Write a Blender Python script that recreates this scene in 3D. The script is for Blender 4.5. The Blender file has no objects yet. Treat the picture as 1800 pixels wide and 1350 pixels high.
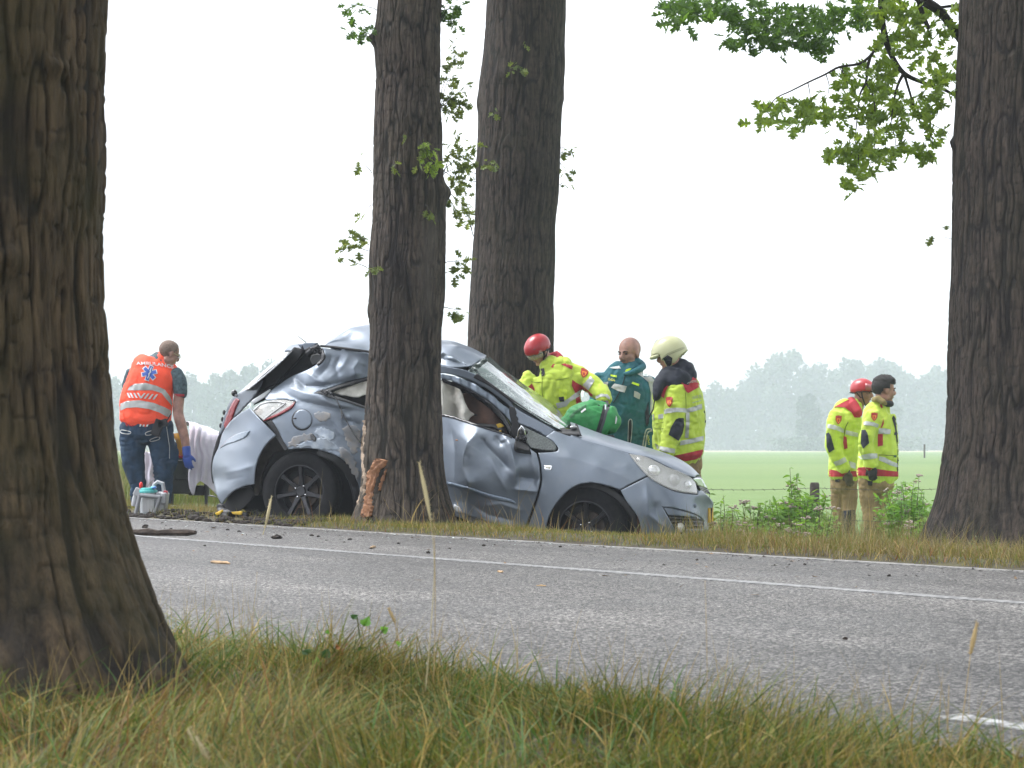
import bpy, bmesh, math, random
import numpy as np
from mathutils import Vector, Matrix, Euler
from mathutils.bvhtree import BVHTree
from mathutils import geometry as mgeo

random.seed(7)
rng = np.random.default_rng(7)
scene = bpy.context.scene
COL = scene.collection

# ------------------------------------------------------------------ camera
F = 3600.0          # focal length in photograph pixels (72 mm on a 36 mm sensor)
CAMZ = 0.60
HOR = 788.0         # horizon row
HAZE_DENSITY = 0.0012
cam = bpy.data.cameras.new("camera")
cam.lens = 72.0
cam.sensor_width = 36.0
cam.shift_y = (HOR - 675.0) / 1800.0
cam.clip_start = 0.05
cam.clip_end = 4000.0
cam.dof.use_dof = True
cam.dof.focus_distance = 16.5
cam.dof.aperture_fstop = 14.0
cam_o = bpy.data.objects.new("camera", cam)
cam_o.location = (0, 0, CAMZ)
cam_o.rotation_euler = (math.radians(90), 0, 0)
COL.objects.link(cam_o)
scene.camera = cam_o

# ------------------------------------------------------------------ sky, sun, exposure
SUN_EL = math.radians(62)
SUN_AZ = math.radians(-75)   # compass bearing from +Y, clockwise: high behind the scene, a little to the left
world = bpy.data.worlds.new("World")
scene.world = world
world.use_nodes = True
wn = world.node_tree
wn.nodes.clear()
sky = wn.nodes.new("ShaderNodeTexSky")
sky.sky_type = 'NISHITA'
sky.sun_disc = False
sky.sun_elevation = SUN_EL
sky.sun_rotation = SUN_AZ
sky.air_density = 1.0
sky.dust_density = 3.0
sky.ozone_density = 1.0
hs = wn.nodes.new("ShaderNodeHueSaturation")     # an overcast sky: the clear sky's colour all but gone
hs.inputs['Saturation'].default_value = 0.05
bg = wn.nodes.new("ShaderNodeBackground")
bg.inputs['Strength'].default_value = 0.15
wo = wn.nodes.new("ShaderNodeOutputWorld")
wn.links.new(sky.outputs[0], hs.inputs['Color'])
tint = wn.nodes.new('ShaderNodeMix'); tint.data_type = 'RGBA'; tint.blend_type = 'MULTIPLY'; tint.inputs[0].default_value = 1.0
tint.inputs[7].default_value = (0.96, 0.985, 1.04, 1)     # grey-white cloud, faintly cool
wn.links.new(hs.outputs[0], tint.inputs[6])
wn.links.new(tint.outputs[2], bg.inputs['Color'])
wn.links.new(bg.outputs[0], wo.inputs['Surface'])

sun = bpy.data.lights.new("sun", 'SUN')
sun.energy = 1.1
sun.angle = math.radians(30)
sun.color = (1.0, 0.97, 0.93)
sun_o = bpy.data.objects.new("sun", sun)
dirv = Vector((math.sin(SUN_AZ) * math.cos(SUN_EL), math.cos(SUN_AZ) * math.cos(SUN_EL), math.sin(SUN_EL)))
sun_o.rotation_euler = dirv.to_track_quat('Z', 'Y').to_euler()
sun_o.location = (0, -5, 30)
COL.objects.link(sun_o)

scene.view_settings.view_transform = 'Standard'
scene.view_settings.look = 'None'
scene.view_settings.gamma = 1.0
scene.view_settings.exposure = 1.5
scene.cycles.volume_bounces = 3
scene.cycles.max_bounces = 8
scene.cycles.transparent_max_bounces = 12

# ------------------------------------------------------------------ helpers
def W(px, py, D):
    """photograph pixel at distance D (metres along the view) -> world point"""
    return Vector(((px - 900.0) / F * D, D, CAMZ - (py - HOR) / F * D))

def link(o, parent=None):
    COL.objects.link(o)
    if parent is not None:
        o.parent = parent
        o.matrix_parent_inverse = parent.matrix_basis.inverted()
    return o

def empty(name, loc=(0, 0, 0)):
    o = bpy.data.objects.new(name, None)
    o.empty_display_size = 0.2
    o.location = loc
    COL.objects.link(o)
    return o

def tag(o, label=None, cat=None, group=None, kind=None):
    if label: o["label"] = label
    if cat: o["category"] = cat
    if group: o["group"] = group
    if kind: o["kind"] = kind
    return o

def mesh_obj(name, verts, faces, mat, parent=None, smooth=True, sharp=None):
    me = bpy.data.meshes.new(name)
    if isinstance(verts, np.ndarray):
        verts = verts.tolist()
    if isinstance(faces, np.ndarray):
        faces = faces.tolist()
    me.from_pydata([tuple(v) for v in verts], [], faces)
    me.update()
    return me_obj(name, me, mat, parent, smooth, sharp)

def me_obj(name, me, mat, parent=None, smooth=True, sharp=None):
    o = bpy.data.objects.new(name, me)
    if mat is not None:
        for m in (mat if isinstance(mat, (list, tuple)) else [mat]):
            me.materials.append(m)
    if smooth:
        me.polygons.foreach_set("use_smooth", np.ones(len(me.polygons), dtype=bool))
    if sharp:
        me.set_sharp_from_angle(angle=math.radians(sharp))
    link(o, parent)
    return o

def fast_mesh(name, V, Fc, mat, parent=None, smooth=True, cols=None):
    """numpy mesh: V (n,3), Fc (m,k) faces all of one size; optional per-vertex colours"""
    me = bpy.data.meshes.new(name)
    n, m, k = len(V), len(Fc), Fc.shape[1]
    me.vertices.add(n)
    me.vertices.foreach_set("co", np.ascontiguousarray(V, dtype=np.float32).ravel())
    me.loops.add(m * k)
    me.loops.foreach_set("vertex_index", np.ascontiguousarray(Fc, dtype=np.int32).ravel())
    me.polygons.add(m)
    me.polygons.foreach_set("loop_start", np.arange(0, m * k, k, dtype=np.int32))
    me.update(calc_edges=True)
    me.validate()
    if cols is not None:
        a = me.color_attributes.new("Col", 'FLOAT_COLOR', 'POINT')
        c4 = np.ones((n, 4), dtype=np.float32)
        c4[:, :3] = cols
        a.data.foreach_set("color", c4.ravel())
    return me_obj(name, me, mat, parent, smooth)

def _hash(ix, iy, iz, seed):
    h = (ix.astype(np.int64) * 374761393 + iy.astype(np.int64) * 668265263 + iz.astype(np.int64) * 2147483647 + seed * 974711) & 0x7fffffff
    h = ((h ^ (h >> 13)) * 1274126177) & 0x7fffffff
    h = (h ^ (h >> 16)) & 0xffffff
    return h / float(0xffffff)

def vnoise(x, y, z=None, seed=0, perx=None):
    """value noise 0..1"""
    x = np.asarray(x, float); y = np.asarray(y, float)
    z = np.zeros_like(x) if z is None else np.asarray(z, float)
    ix, iy, iz = np.floor(x), np.floor(y), np.floor(z)
    fx, fy, fz = x - ix, y - iy, z - iz
    ux, uy, uz = [f * f * f * (f * (f * 6 - 15) + 10) for f in (fx, fy, fz)]
    r = 0
    for dx in (0, 1):
        for dy in (0, 1):
            for dz in (0, 1):
                jx = ix + dx
                if perx: jx = np.mod(jx, perx)
                h = _hash(jx, iy + dy, iz + dz, seed)
                r = r + h * (ux if dx else 1 - ux) * (uy if dy else 1 - uy) * (uz if dz else 1 - uz)
    return r

def sstep(a, b, x):
    t = np.clip((np.asarray(x, float) - a) / (b - a), 0, 1)
    return t * t * (3 - 2 * t)

def crom(P, n):
    """Catmull-Rom through the points P (k,d), n samples per span"""
    P = np.asarray(P, float)
    Q = np.vstack([2 * P[0] - P[1], P, 2 * P[-1] - P[-2]])
    out = []
    for i in range(len(P) - 1):
        p0, p1, p2, p3 = Q[i:i + 4]
        t = np.linspace(0, 1, n, endpoint=False)[:, None]
        out.append(0.5 * ((2 * p1) + (-p0 + p2) * t + (2 * p0 - 5 * p1 + 4 * p2 - p3) * t ** 2 + (-p0 + 3 * p1 - 3 * p2 + p3) * t ** 3))
    out.append(P[-1:])
    return np.vstack(out)

def grid_faces(nu, nv, wrap=False):
    """faces of a grid of nv rows by nu columns"""
    i = np.arange(nv - 1)[:, None]
    j = np.arange(nu if wrap else nu - 1)[None, :]
    j2 = (j + 1) % nu
    a = i * nu + j; b = i * nu + j2; c = (i + 1) * nu + j2; d = (i + 1) * nu + j
    return np.stack([a, b, c, d], -1).reshape(-1, 4)

def tube_geo(path, radii, seg=10, close=True):
    """round tube along a path; returns verts, faces (lists)"""
    path = [Vector(p) for p in path]
    V, Fc = [], []
    n = len(path)
    up = Vector((0, 0, 1))
    t0 = (path[1] - path[0]).normalized()
    if abs(t0.dot(up)) > 0.95: up = Vector((0, 1, 0))
    u = t0.cross(up).normalized()
    for i, p in enumerate(path):
        t = (path[min(i + 1, n - 1)] - path[max(i - 1, 0)]).normalized()
        u = (u - t * u.dot(t)).normalized()
        w = t.cross(u)
        r = radii[i] if hasattr(radii, '__len__') else radii
        for k in range(seg):
            a = 2 * math.pi * k / seg
            V.append(p + (u * math.cos(a) + w * math.sin(a)) * r)
    for i in range(n - 1):
        for k in range(seg):
            k2 = (k + 1) % seg
            Fc.append((i * seg + k, i * seg + k2, (i + 1) * seg + k2, (i + 1) * seg + k))
    if close:
        Fc.append(tuple(range(seg - 1, -1, -1)))
        Fc.append(tuple((n - 1) * seg + k for k in range(seg)))
    return V, Fc

class MB:
    """collects shapes and links them as ONE mesh object"""
    def __init__(self): self.v, self.f = [], []
    def add(self, v, f):
        o = len(self.v)
        self.v += [tuple(p) for p in v]
        self.f += [tuple(i + o for i in q) for q in f]
        return self
    def tube(self, path, r, seg=10): return self.add(*tube_geo(path, r, seg))
    def box(self, c, s, M=None):
        c = Vector(c); s = Vector(s) * 0.5
        vs = [Vector((x, y, z)) for x in (-s.x, s.x) for y in (-s.y, s.y) for z in (-s.z, s.z)]
        vs = [c + ((M @ p) if M else p) for p in vs]
        return self.add(vs, [(0, 1, 3, 2), (4, 6, 7, 5), (0, 4, 5, 1), (2, 3, 7, 6), (0, 2, 6, 4), (1, 5, 7, 3)])
    def ellipsoid(self, c, r, M=None, nu=16, nv=10):
        c = Vector(c)
        vs, fs = [], []
        for i in range(nv + 1):
            th = math.pi * i / nv
            for j in range(nu):
                ph = 2 * math.pi * j / nu
                p = Vector((r[0] * math.sin(th) * math.cos(ph), r[1] * math.sin(th) * math.sin(ph), r[2] * math.cos(th)))
                vs.append(c + ((M @ p) if M else p))
        for i in range(nv):
            for j in range(nu):
                j2 = (j + 1) % nu
                fs.append((i * nu + j, (i + 1) * nu + j, (i + 1) * nu + j2, i * nu + j2))
        return self.add(vs, fs)
    def build(self, name, mat, parent=None, smooth=True, sharp=35, bevel=0.0):
        o = mesh_obj(name, self.v, self.f, mat, parent, smooth, None)
        bm = bmesh.new(); bm.from_mesh(o.data)
        bmesh.ops.remove_doubles(bm, verts=bm.verts, dist=1e-5)
        bmesh.ops.recalc_face_normals(bm, faces=bm.faces)
        bm.to_mesh(o.data); bm.free()
        if smooth:
            o.data.polygons.foreach_set("use_smooth", np.ones(len(o.data.polygons), dtype=bool))
            if sharp: o.data.set_sharp_from_angle(angle=math.radians(sharp))
        if bevel:
            b = o.modifiers.new("bevel", 'BEVEL'); b.width = bevel; b.segments = 2; b.limit_method = 'ANGLE'
        return o

# ------------------------------------------------------------------ materials
MATS = {}
def mat(name, color=(0.5, 0.5, 0.5), rough=0.6, metal=0.0, noise=None, bump=None, spec=None, coat=0.0, sheen=0.0, attr=False, trans=0.0, ior=None, emit=None, alpha=None, subsurf=None):
    """principled material; noise=(scale, amount[, second colour]); bump=(scale, strength, distance)"""
    if name in MATS: return MATS[name]
    m = bpy.data.materials.new(name); MATS[name] = m
    m.use_nodes = True
    nt = m.node_tree
    b = nt.nodes["Principled BSDF"]
    b.inputs['Base Color'].default_value = (*color, 1)
    b.inputs['Roughness'].default_value = rough
    b.inputs['Metallic'].default_value = metal
    if spec is not None: b.inputs['Specular IOR Level'].default_value = spec
    if coat: b.inputs['Coat Weight'].default_value = coat; b.inputs['Coat Roughness'].default_value = 0.12
    if sheen: b.inputs['Sheen Weight'].default_value = sheen
    if trans: b.inputs['Transmission Weight'].default_value = trans
    if ior: b.inputs['IOR'].default_value = ior
    if alpha is not None: b.inputs['Alpha'].default_value = alpha
    if subsurf: b.inputs['Subsurface Weight'].default_value = subsurf; b.inputs['Subsurface Radius'].default_value = (0.02, 0.008, 0.004)
    if emit: b.inputs['Emission Color'].default_value = (*emit[0], 1); b.inputs['Emission Strength'].default_value = emit[1]
    tc = nt.nodes.new("ShaderNodeTexCoord")
    src = None
    if attr:
        a = nt.nodes.new("ShaderNodeAttribute"); a.attribute_name = "Col"
        src = a.outputs['Color']
    if noise:
        n = nt.nodes.new("ShaderNodeTexNoise"); n.inputs['Scale'].default_value = noise[0]; n.inputs['Detail'].default_value = 5
        nt.links.new(tc.outputs['Object'], n.inputs['Vector'])
        if len(noise) > 2:
            r = nt.nodes.new("ShaderNodeMapRange"); r.inputs[1].default_value = 0.5 - 0.5 * noise[1] - .001; r.inputs[2].default_value = 0.5 + 0.5 * noise[1] + .001
            mx = nt.nodes.new("ShaderNodeMix"); mx.data_type = 'RGBA'
            nt.links.new(n.outputs['Fac'], r.inputs[0]); nt.links.new(r.outputs[0], mx.inputs[0])
            mx.inputs[6].default_value = (*color, 1); mx.inputs[7].default_value = (*noise[2], 1)
            if src: nt.links.new(src, mx.inputs[6])
            src = mx.outputs[2]
        else:
            mx = nt.nodes.new("ShaderNodeMix"); mx.data_type = 'RGBA'; mx.blend_type = 'MULTIPLY'
            mx.inputs[0].default_value = noise[1]
            r = nt.nodes.new("ShaderNodeMapRange"); r.inputs[1].default_value = 0.3; r.inputs[2].default_value = 0.7; r.inputs[3].default_value = 0.25; r.inputs[4].default_value = 1.5
            nt.links.new(n.outputs['Fac'], r.inputs[0])
            mx.inputs[6].default_value = (*color, 1)
            if src: nt.links.new(src, mx.inputs[6])
            nt.links.new(r.outputs[0], mx.inputs[7])
            src = mx.outputs[2]
    if src: nt.links.new(src, b.inputs['Base Color'])
    if bump:
        n2 = nt.nodes.new("ShaderNodeTexNoise"); n2.inputs['Scale'].default_value = bump[0]; n2.inputs['Detail'].default_value = 4
        nt.links.new(tc.outputs['Object'], n2.inputs['Vector'])
        bp = nt.nodes.new("ShaderNodeBump"); bp.inputs['Strength'].default_value = bump[1]; bp.inputs['Distance'].default_value = bump[2]
        nt.links.new(n2.outputs['Fac'], bp.inputs['Height'])
        nt.links.new(bp.outputs[0], b.inputs['Normal'])
    return m

def nodes_of(m): return m.node_tree, m.node_tree.nodes["Principled BSDF"]

# ================================================================== GROUND
# road coordinates: u runs along the road (left and away), v across it (towards the field)
DU = np.array((-0.6, 0.8)); DV = np.array((0.8, 0.6))
V_NEAR, V_FAR = 3.12, 7.93
def uv_of(X, Y): return -0.6 * X + 0.8 * Y, 0.8 * X + 0.6 * Y
def xy_of(u, v): return -0.6 * u + 0.8 * v, 0.8 * u + 0.6 * v

def G(X, Y):
    """terrain height"""
    X = np.asarray(X, float); Y = np.asarray(Y, float)
    u, v = uv_of(X, Y)
    lump = (vnoise(u * 1.3, v * 1.3, seed=3) - 0.5) * 0.05
    near = 0.0 + 0.03 * sstep(3.1, 1.6, v) + lump * sstep(3.1, 2.4, v) + 0.025 * np.exp(-((X + 1.0) ** 2 + (Y - 4.8) ** 2) / 0.8) * sstep(3.1, 2.5, v)
    left = sstep(15.0, 17.5, u)
    verge = 0.035 * sstep(7.93, 8.25, v) + lump * 0.6 * sstep(8.0, 8.6, v)
    slope = -0.36 * sstep(8.35, 10.3, v) * (1 - 0.85 * left)
    ditch = -0.14 * sstep(12.0, 14.5, v) + 0.15 * sstep(17.5, 21.0, v)
    far = verge + slope + ditch
    mid = np.full_like(v, -0.012)
    z = np.where(v < 3.11, near, np.where(v > 7.92, far, mid))
    # slip under the road's edges
    z = np.where((v > 3.11) & (v < 7.92), -0.03, z)
    return z

def ground_mesh():
    def axis(pts):
        out = []
        for a, b, s in pts:
            out.append(np.arange(a, b, s))
        out.append([pts[-1][1]])
        return np.concatenate(out)
    us = axis([(-1600, -200, 100), (-200, -40, 20), (-40, 0, 2), (0, 26, 0.16), (26, 60, 2), (60, 200, 20), (200, 1600, 100)])
    vs = axis([(-1600, -200, 100), (-200, -20, 15), (-20, -1, 1), (-1, 3.0, 0.12), (3.0, 3.24, 0.04), (3.24, 7.84, 0.46), (7.84, 8.04, 0.04), (8.04, 22, 0.16), (22, 60, 2), (60, 200, 20), (200, 1600, 100)])
    U, Vv = np.meshgrid(us, vs)
    X, Y = xy_of(U, Vv)
    Z = G(X, Y)
    P = np.stack([X, Y, Z], -1).reshape(-1, 3)
    return P, grid_faces(len(us), len(vs))

# soil and turf under the grass; pale green meadow beyond the ditch
mg = mat("ground_soil", rough=0.95)
nt, b = nodes_of(mg)
geo = nt.nodes.new("ShaderNodeNewGeometry")
def dotv(vec):
    n = nt.nodes.new("ShaderNodeVectorMath"); n.operation = 'DOT_PRODUCT'; n.inputs[1].default_value = vec
    nt.links.new(geo.outputs['Position'], n.inputs[0]); return n.outputs['Value']
vcoord = dotv((0.8, 0.6, 0)); ycoord = dotv((0, 1, 0))
n1 = nt.nodes.new("ShaderNodeTexNoise"); n1.inputs['Scale'].default_value = 6; n1.inputs['Detail'].default_value = 8
nt.links.new(geo.outputs['Position'], n1.inputs['Vector'])
soil = nt.nodes.new("ShaderNodeValToRGB")
soil.color_ramp.elements[0].position = .35; soil.color_ramp.elements[0].color = (0.030, 0.022, 0.014, 1)
soil.color_ramp.elements[1].position = .7; soil.color_ramp.elements[1].color = (0.075, 0.068, 0.030, 1)
nt.links.new(n1.outputs['Fac'], soil.inputs[0])
n2 = nt.nodes.new("ShaderNodeTexNoise"); n2.inputs['Scale'].default_value = 0.025; n2.inputs['Detail'].default_value = 6
mp = nt.nodes.new("ShaderNodeMapping"); mp.inputs['Scale'].default_value = (0.25, 1.0, 1.0)
nt.links.new(geo.outputs['Position'], mp.inputs[0]); nt.links.new(mp.outputs[0], n2.inputs['Vector'])
mead = nt.nodes.new("ShaderNodeValToRGB")
mead.color_ramp.elements[0].position = .38; mead.color_ramp.elements[0].color = (0.086, 0.155, 0.040, 1)
mead.color_ramp.elements[1].position = .66; mead.color_ramp.elements[1].color = (0.140, 0.195, 0.062, 1)
nt.links.new(n2.outputs['Fac'], mead.inputs[0])
dry = nt.nodes.new("ShaderNodeMapRange"); dry.inputs[1].default_value = 300; dry.inputs[2].default_value = 420
nt.links.new(ycoord, dry.inputs[0])
mxd = nt.nodes.new("ShaderNodeMix"); mxd.data_type = 'RGBA'; mxd.inputs[7].default_value = (0.30, 0.25, 0.15, 1)
nt.links.new(dry.outputs[0], mxd.inputs[0]); nt.links.new(mead.outputs[0], mxd.inputs[6])
fm = nt.nodes.new("ShaderNodeMapRange"); fm.inputs[1].default_value = 9.5; fm.inputs[2].default_value = 13
nt.links.new(vcoord, fm.inputs[0])
mxf = nt.nodes.new("ShaderNodeMix"); mxf.data_type = 'RGBA'
nt.links.new(fm.outputs[0], mxf.inputs[0]); nt.links.new(soil.outputs[0], mxf.inputs[6]); nt.links.new(mxd.outputs[2], mxf.inputs[7])
nt.links.new(mxf.outputs[2], b.inputs['Base Color'])
bp = nt.nodes.new("ShaderNodeBump"); bp.inputs['Distance'].default_value = 0.03
nt.links.new(n1.outputs['Fac'], bp.inputs['Height']); nt.links.new(bp.outputs[0], b.inputs['Normal'])
P_, F_ = ground_mesh()
ground = fast_mesh("ground", P_, F_, mg)
tag(ground, kind="structure")

# ---- road: one sheet with a slight crumbling edge
ma = mat("asphalt", rough=0.55)
nt, b = nodes_of(ma)
geo = nt.nodes.new("ShaderNodeNewGeometry")
vo = nt.nodes.new("ShaderNodeTexVoronoi"); vo.inputs['Scale'].default_value = 105
nt.links.new(geo.outputs['Position'], vo.inputs['Vector'])
n3 = nt.nodes.new("ShaderNodeTexNoise"); n3.inputs['Scale'].default_value = 1.1; n3.inputs['Detail'].default_value = 6
nt.links.new(geo.outputs['Position'], n3.inputs['Vector'])
sep = nt.nodes.new("ShaderNodeSeparateColor"); nt.links.new(vo.outputs['Color'], sep.inputs[0])
rampA = nt.nodes.new("ShaderNodeValToRGB")
rampA.color_ramp.elements[0].position = 0.0; rampA.color_ramp.elements[0].color = (0.017, 0.016, 0.015, 1)
rampA.color_ramp.elements[1].position = 1.0; rampA.color_ramp.elements[1].color = (0.25, 0.238, 0.222, 1)
e = rampA.color_ramp.elements.new(0.55); e.color = (0.056, 0.053, 0.050, 1)
nt.links.new(sep.outputs[0], rampA.inputs[0])
mxa = nt.nodes.new("ShaderNodeMix"); mxa.data_type = 'RGBA'; mxa.blend_type = 'MULTIPLY'; mxa.inputs[0].default_value = 0.7
mr = nt.nodes.new("ShaderNodeMapRange"); mr.inputs[1].default_value = .3; mr.inputs[2].default_value = .7; mr.inputs[3].default_value = .65; mr.inputs[4].default_value = 1.3
nt.links.new(n3.outputs['Fac'], mr.inputs[0])
nt.links.new(rampA.outputs[0], mxa.inputs[6]); nt.links.new(mr.outputs[0], mxa.inputs[7])
# wheel tracks and damp streaks running along the road
def dota(vec, k):
    n = nt.nodes.new("ShaderNodeVectorMath"); n.operation = 'DOT_PRODUCT'; n.inputs[1].default_value = [q * k for q in vec]
    nt.links.new(geo.outputs['Position'], n.inputs[0]); return n.outputs['Value']
cmb = nt.nodes.new("ShaderNodeCombineXYZ"); nt.links.new(dota((-.6, .8, 0), .10), cmb.inputs[0]); nt.links.new(dota((.8, .6, 0), 1.25), cmb.inputs[1])
ns = nt.nodes.new("ShaderNodeTexNoise"); ns.inputs['Scale'].default_value = 1.0; ns.inputs['Detail'].default_value = 6; nt.links.new(cmb.outputs[0], ns.inputs['Vector'])
ms_ = nt.nodes.new("ShaderNodeMapRange"); ms_.inputs[1].default_value = .35; ms_.inputs[2].default_value = .65; ms_.inputs[3].default_value = .62; ms_.inputs[4].default_value = 1.25; nt.links.new(ns.outputs['Fac'], ms_.inputs[0])
mxt = nt.nodes.new("ShaderNodeMix"); mxt.data_type = 'RGBA'; mxt.blend_type = 'MULTIPLY'; mxt.inputs[0].default_value = 1.0
nt.links.new(mxa.outputs[2], mxt.inputs[6]); nt.links.new(ms_.outputs[0], mxt.inputs[7])
nt.links.new(mxt.outputs[2], b.inputs['Base Color'])
mr2 = nt.nodes.new("ShaderNodeMapRange"); mr2.inputs[1].default_value = .3; mr2.inputs[2].default_value = .7; mr2.inputs[3].default_value = .50; mr2.inputs[4].default_value = .72
nt.links.new(n3.outputs['Fac'], mr2.inputs[0]); nt.links.new(mr2.outputs[0], b.inputs['Roughness'])
bp = nt.nodes.new("ShaderNodeBump"); bp.inputs['Distance'].default_value = 0.006; bp.inputs['Strength'].default_value = 0.9; bp.invert = True
nt.links.new(vo.outputs['Distance'], bp.inputs['Height']); nt.links.new(bp.outputs[0], b.inputs['Normal'])

def strip(name, m, u0, u1, du, v0, v1, z, jag=(0, 0), parent=None, nv=8, skirt=0.06):
    us = np.arange(u0, u1 + du, du)
    a = v0 + (vnoise(us * 3.0, us * 0, seed=11) - .5) * jag[0] + (vnoise(us * 14.0, us * 0, seed=12) - .5) * jag[0] * .5
    c = v1 + (vnoise(us * 3.0, us * 0, seed=13) - .5) * jag[1] + (vnoise(us * 14.0, us * 0, seed=14) - .5) * jag[1] * .5
    rows = []
    for t in np.linspace(0, 1, nv):
        vv = a * (1 - t) + c * t
        X, Y = xy_of(us, vv)
        rows.append(np.stack([X, Y, np.full_like(X, z)], -1))
    if skirt:
        r0 = rows[0].copy(); r0[:, 2] -= skirt
        r1 = rows[-1].copy(); r1[:, 2] -= skirt
        rows = [r0] + rows + [r1]
    P = np.concatenate(rows)
    o = fast_mesh(name, P, grid_faces(len(us), len(rows)), m, parent)
    o.data.set_sharp_from_angle(angle=math.radians(40))
    return o
road = strip("road", ma, -60, 140, 0.06, V_NEAR, V_FAR, 0.0, (0.14, 0.03))
tag(road, kind="structure")

# ---- painted lines, worn
def paint(name, lo, hi, base):
    m = mat(name, rough=0.6)
    nt, b = nodes_of(m)
    g = nt.nodes.new("ShaderNodeNewGeometry")
    n = nt.nodes.new("ShaderNodeTexNoise"); n.inputs['Scale'].default_value = 28; n.inputs['Detail'].default_value = 8
    nt.links.new(g.outputs['Position'], n.inputs['Vector'])
    r = nt.nodes.new("ShaderNodeValToRGB")
    r.color_ramp.elements[0].position = lo; r.color_ramp.elements[0].color = (0.13, 0.13, 0.13, 1)
    r.color_ramp.elements[1].position = hi; r.color_ramp.elements[1].color = (*base, 1)
    nt.links.new(n.outputs['Fac'], r.inputs[0]); nt.links.new(r.outputs[0], b.inputs['Base Color'])
    return m
mp1 = paint("road_paint", .44, .74, (0.36, 0.36, 0.35))
mp2 = paint("worn_road_paint", .42, .60, (0.50, 0.50, 0.49))
o = strip("road_marking", mp1, -40, 110, 0.25, 6.29, 6.375, 0.004, (0.014, 0.014), nv=2, skirt=0.0035); tag(o, kind="structure")
# dashed marking along the near edge
for k in range(-4, 8):
    u0 = 1.74 + k * 6.5
    o = strip("road_marking", mp2, u0 + 0.32, u0 + 1.32, 0.03, 3.47, 3.575, 0.004, (0.05, 0.05), nv=2, skirt=0.0035); tag(o, kind="structure")
# pale worn concrete lip along the far edge
o = strip("road_edge", paint("edge_concrete", .40, .72, (0.34, 0.325, 0.30)), -60, 140, 0.06, 7.885, 7.955, 0.006, (0.02, 0.035), nv=2, skirt=0.04); tag(o, kind="structure")

# ================================================================== OAK TREES
def bark_material(name, ridge, fissure, moss, moss_amt, stain=None):
    m = mat(name, rough=0.88)
    nt, b = nodes_of(m)
    at = nt.nodes.new("ShaderNodeAttribute"); at.attribute_name = "Col"
    sp = nt.nodes.new("ShaderNodeSeparateColor"); nt.links.new(at.outputs['Color'], sp.inputs[0])
    geo = nt.nodes.new("ShaderNodeNewGeometry")
    mp = nt.nodes.new("ShaderNodeMapping"); mp.inputs['Scale'].default_value = (46, 46, 7)
    nt.links.new(geo.outputs['Position'], mp.inputs[0])
    n = nt.nodes.new("ShaderNodeTexNoise"); n.inputs['Scale'].default_value = 1.0; n.inputs['Detail'].default_value = 8; n.inputs['Roughness'].default_value = .65
    nt.links.new(mp.outputs[0], n.inputs['Vector'])
    mx = nt.nodes.new("ShaderNodeMix"); mx.data_type = 'RGBA'
    mx.inputs[6].default_value = (*ridge, 1); mx.inputs[7].default_value = (*fissure, 1)
    nt.links.new(sp.outputs[0], mx.inputs[0])
    mul = nt.nodes.new("ShaderNodeMix"); mul.data_type = 'RGBA'; mul.blend_type = 'MULTIPLY'; mul.inputs[0].default_value = .85
    r = nt.nodes.new("ShaderNodeMapRange"); r.inputs[1].default_value = .32; r.inputs[2].default_value = .70; r.inputs[3].default_value = .25; r.inputs[4].default_value = 1.95
    nt.links.new(n.outputs['Fac'], r.inputs[0]); nt.links.new(mx.outputs[2], mul.inputs[6]); nt.links.new(r.outputs[0], mul.inputs[7])
    # moss / algae tint in loose patches
    n2 = nt.nodes.new("ShaderNodeTexNoise"); n2.inputs['Scale'].default_value = 3.2; n2.inputs['Detail'].default_value = 6
    nt.links.new(geo.outputs['Position'], n2.inputs['Vector'])
    r2 = nt.nodes.new("ShaderNodeMapRange"); r2.inputs[1].default_value = .42; r2.inputs[2].default_value = .68; r2.inputs[3].default_value = 0; r2.inputs[4].default_value = moss_amt
    nt.links.new(n2.outputs['Fac'], r2.inputs[0])
    mm = nt.nodes.new("ShaderNodeMix"); mm.data_type = 'RGBA'; mm.inputs[7].default_value = (*moss, 1)
    nt.links.new(r2.outputs[0], mm.inputs[0]); nt.links.new(mul.outputs[2], mm.inputs[6])
    # wet streaks (second channel) and pale smooth scars (third channel)
    ms = nt.nodes.new("ShaderNodeMix"); ms.data_type = 'RGBA'; ms.inputs[7].default_value = (0.016, 0.012, 0.011, 1)
    nt.links.new(sp.outputs[1], ms.inputs[0]); nt.links.new(mm.outputs[2], ms.inputs[6])
    mq = nt.nodes.new("ShaderNodeMix"); mq.data_type = 'RGBA'; mq.inputs[7].default_value = (0.105, 0.092, 0.080, 1)
    nt.links.new(sp.outputs[2], mq.inputs[0]); nt.links.new(ms.outputs[2], mq.inputs[6])
    nt.links.new(mq.outputs[2], b.inputs['Base Color'])
    # fine flaky relief
    n3 = nt.nodes.new("ShaderNodeTexNoise"); n3.inputs['Scale'].default_value = 2.6; n3.inputs['Detail'].default_value = 8; n3.inputs['Roughness'].default_value = .7
    nt.links.new(mp.outputs[0], n3.inputs['Vector'])
    bp = nt.nodes.new("ShaderNodeBump"); bp.inputs['Distance'].default_value = 0.03; bp.inputs['Strength'].default_value = 1.0
    nt.links.new(n3.outputs['Fac'], bp.inputs['Height']); nt.links.new(bp.outputs[0], b.inputs['Normal'])
    return m

bark_mid = bark_material("bark_grey_brown", (0.086, 0.066, 0.050), (0.010, 0.007, 0.005), (0.042, 0.042, 0.016), .22)
bark_near = bark_material("bark_mossy", (0.104, 0.070, 0.036), (0.011, 0.007, 0.004), (0.066, 0.058, 0.014), .55)
bark_far = bark_material("bark_brown", (0.060, 0.045, 0.034), (0.010, 0.0075, 0.006), (0.036, 0.035, 0.014), .28)

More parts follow.
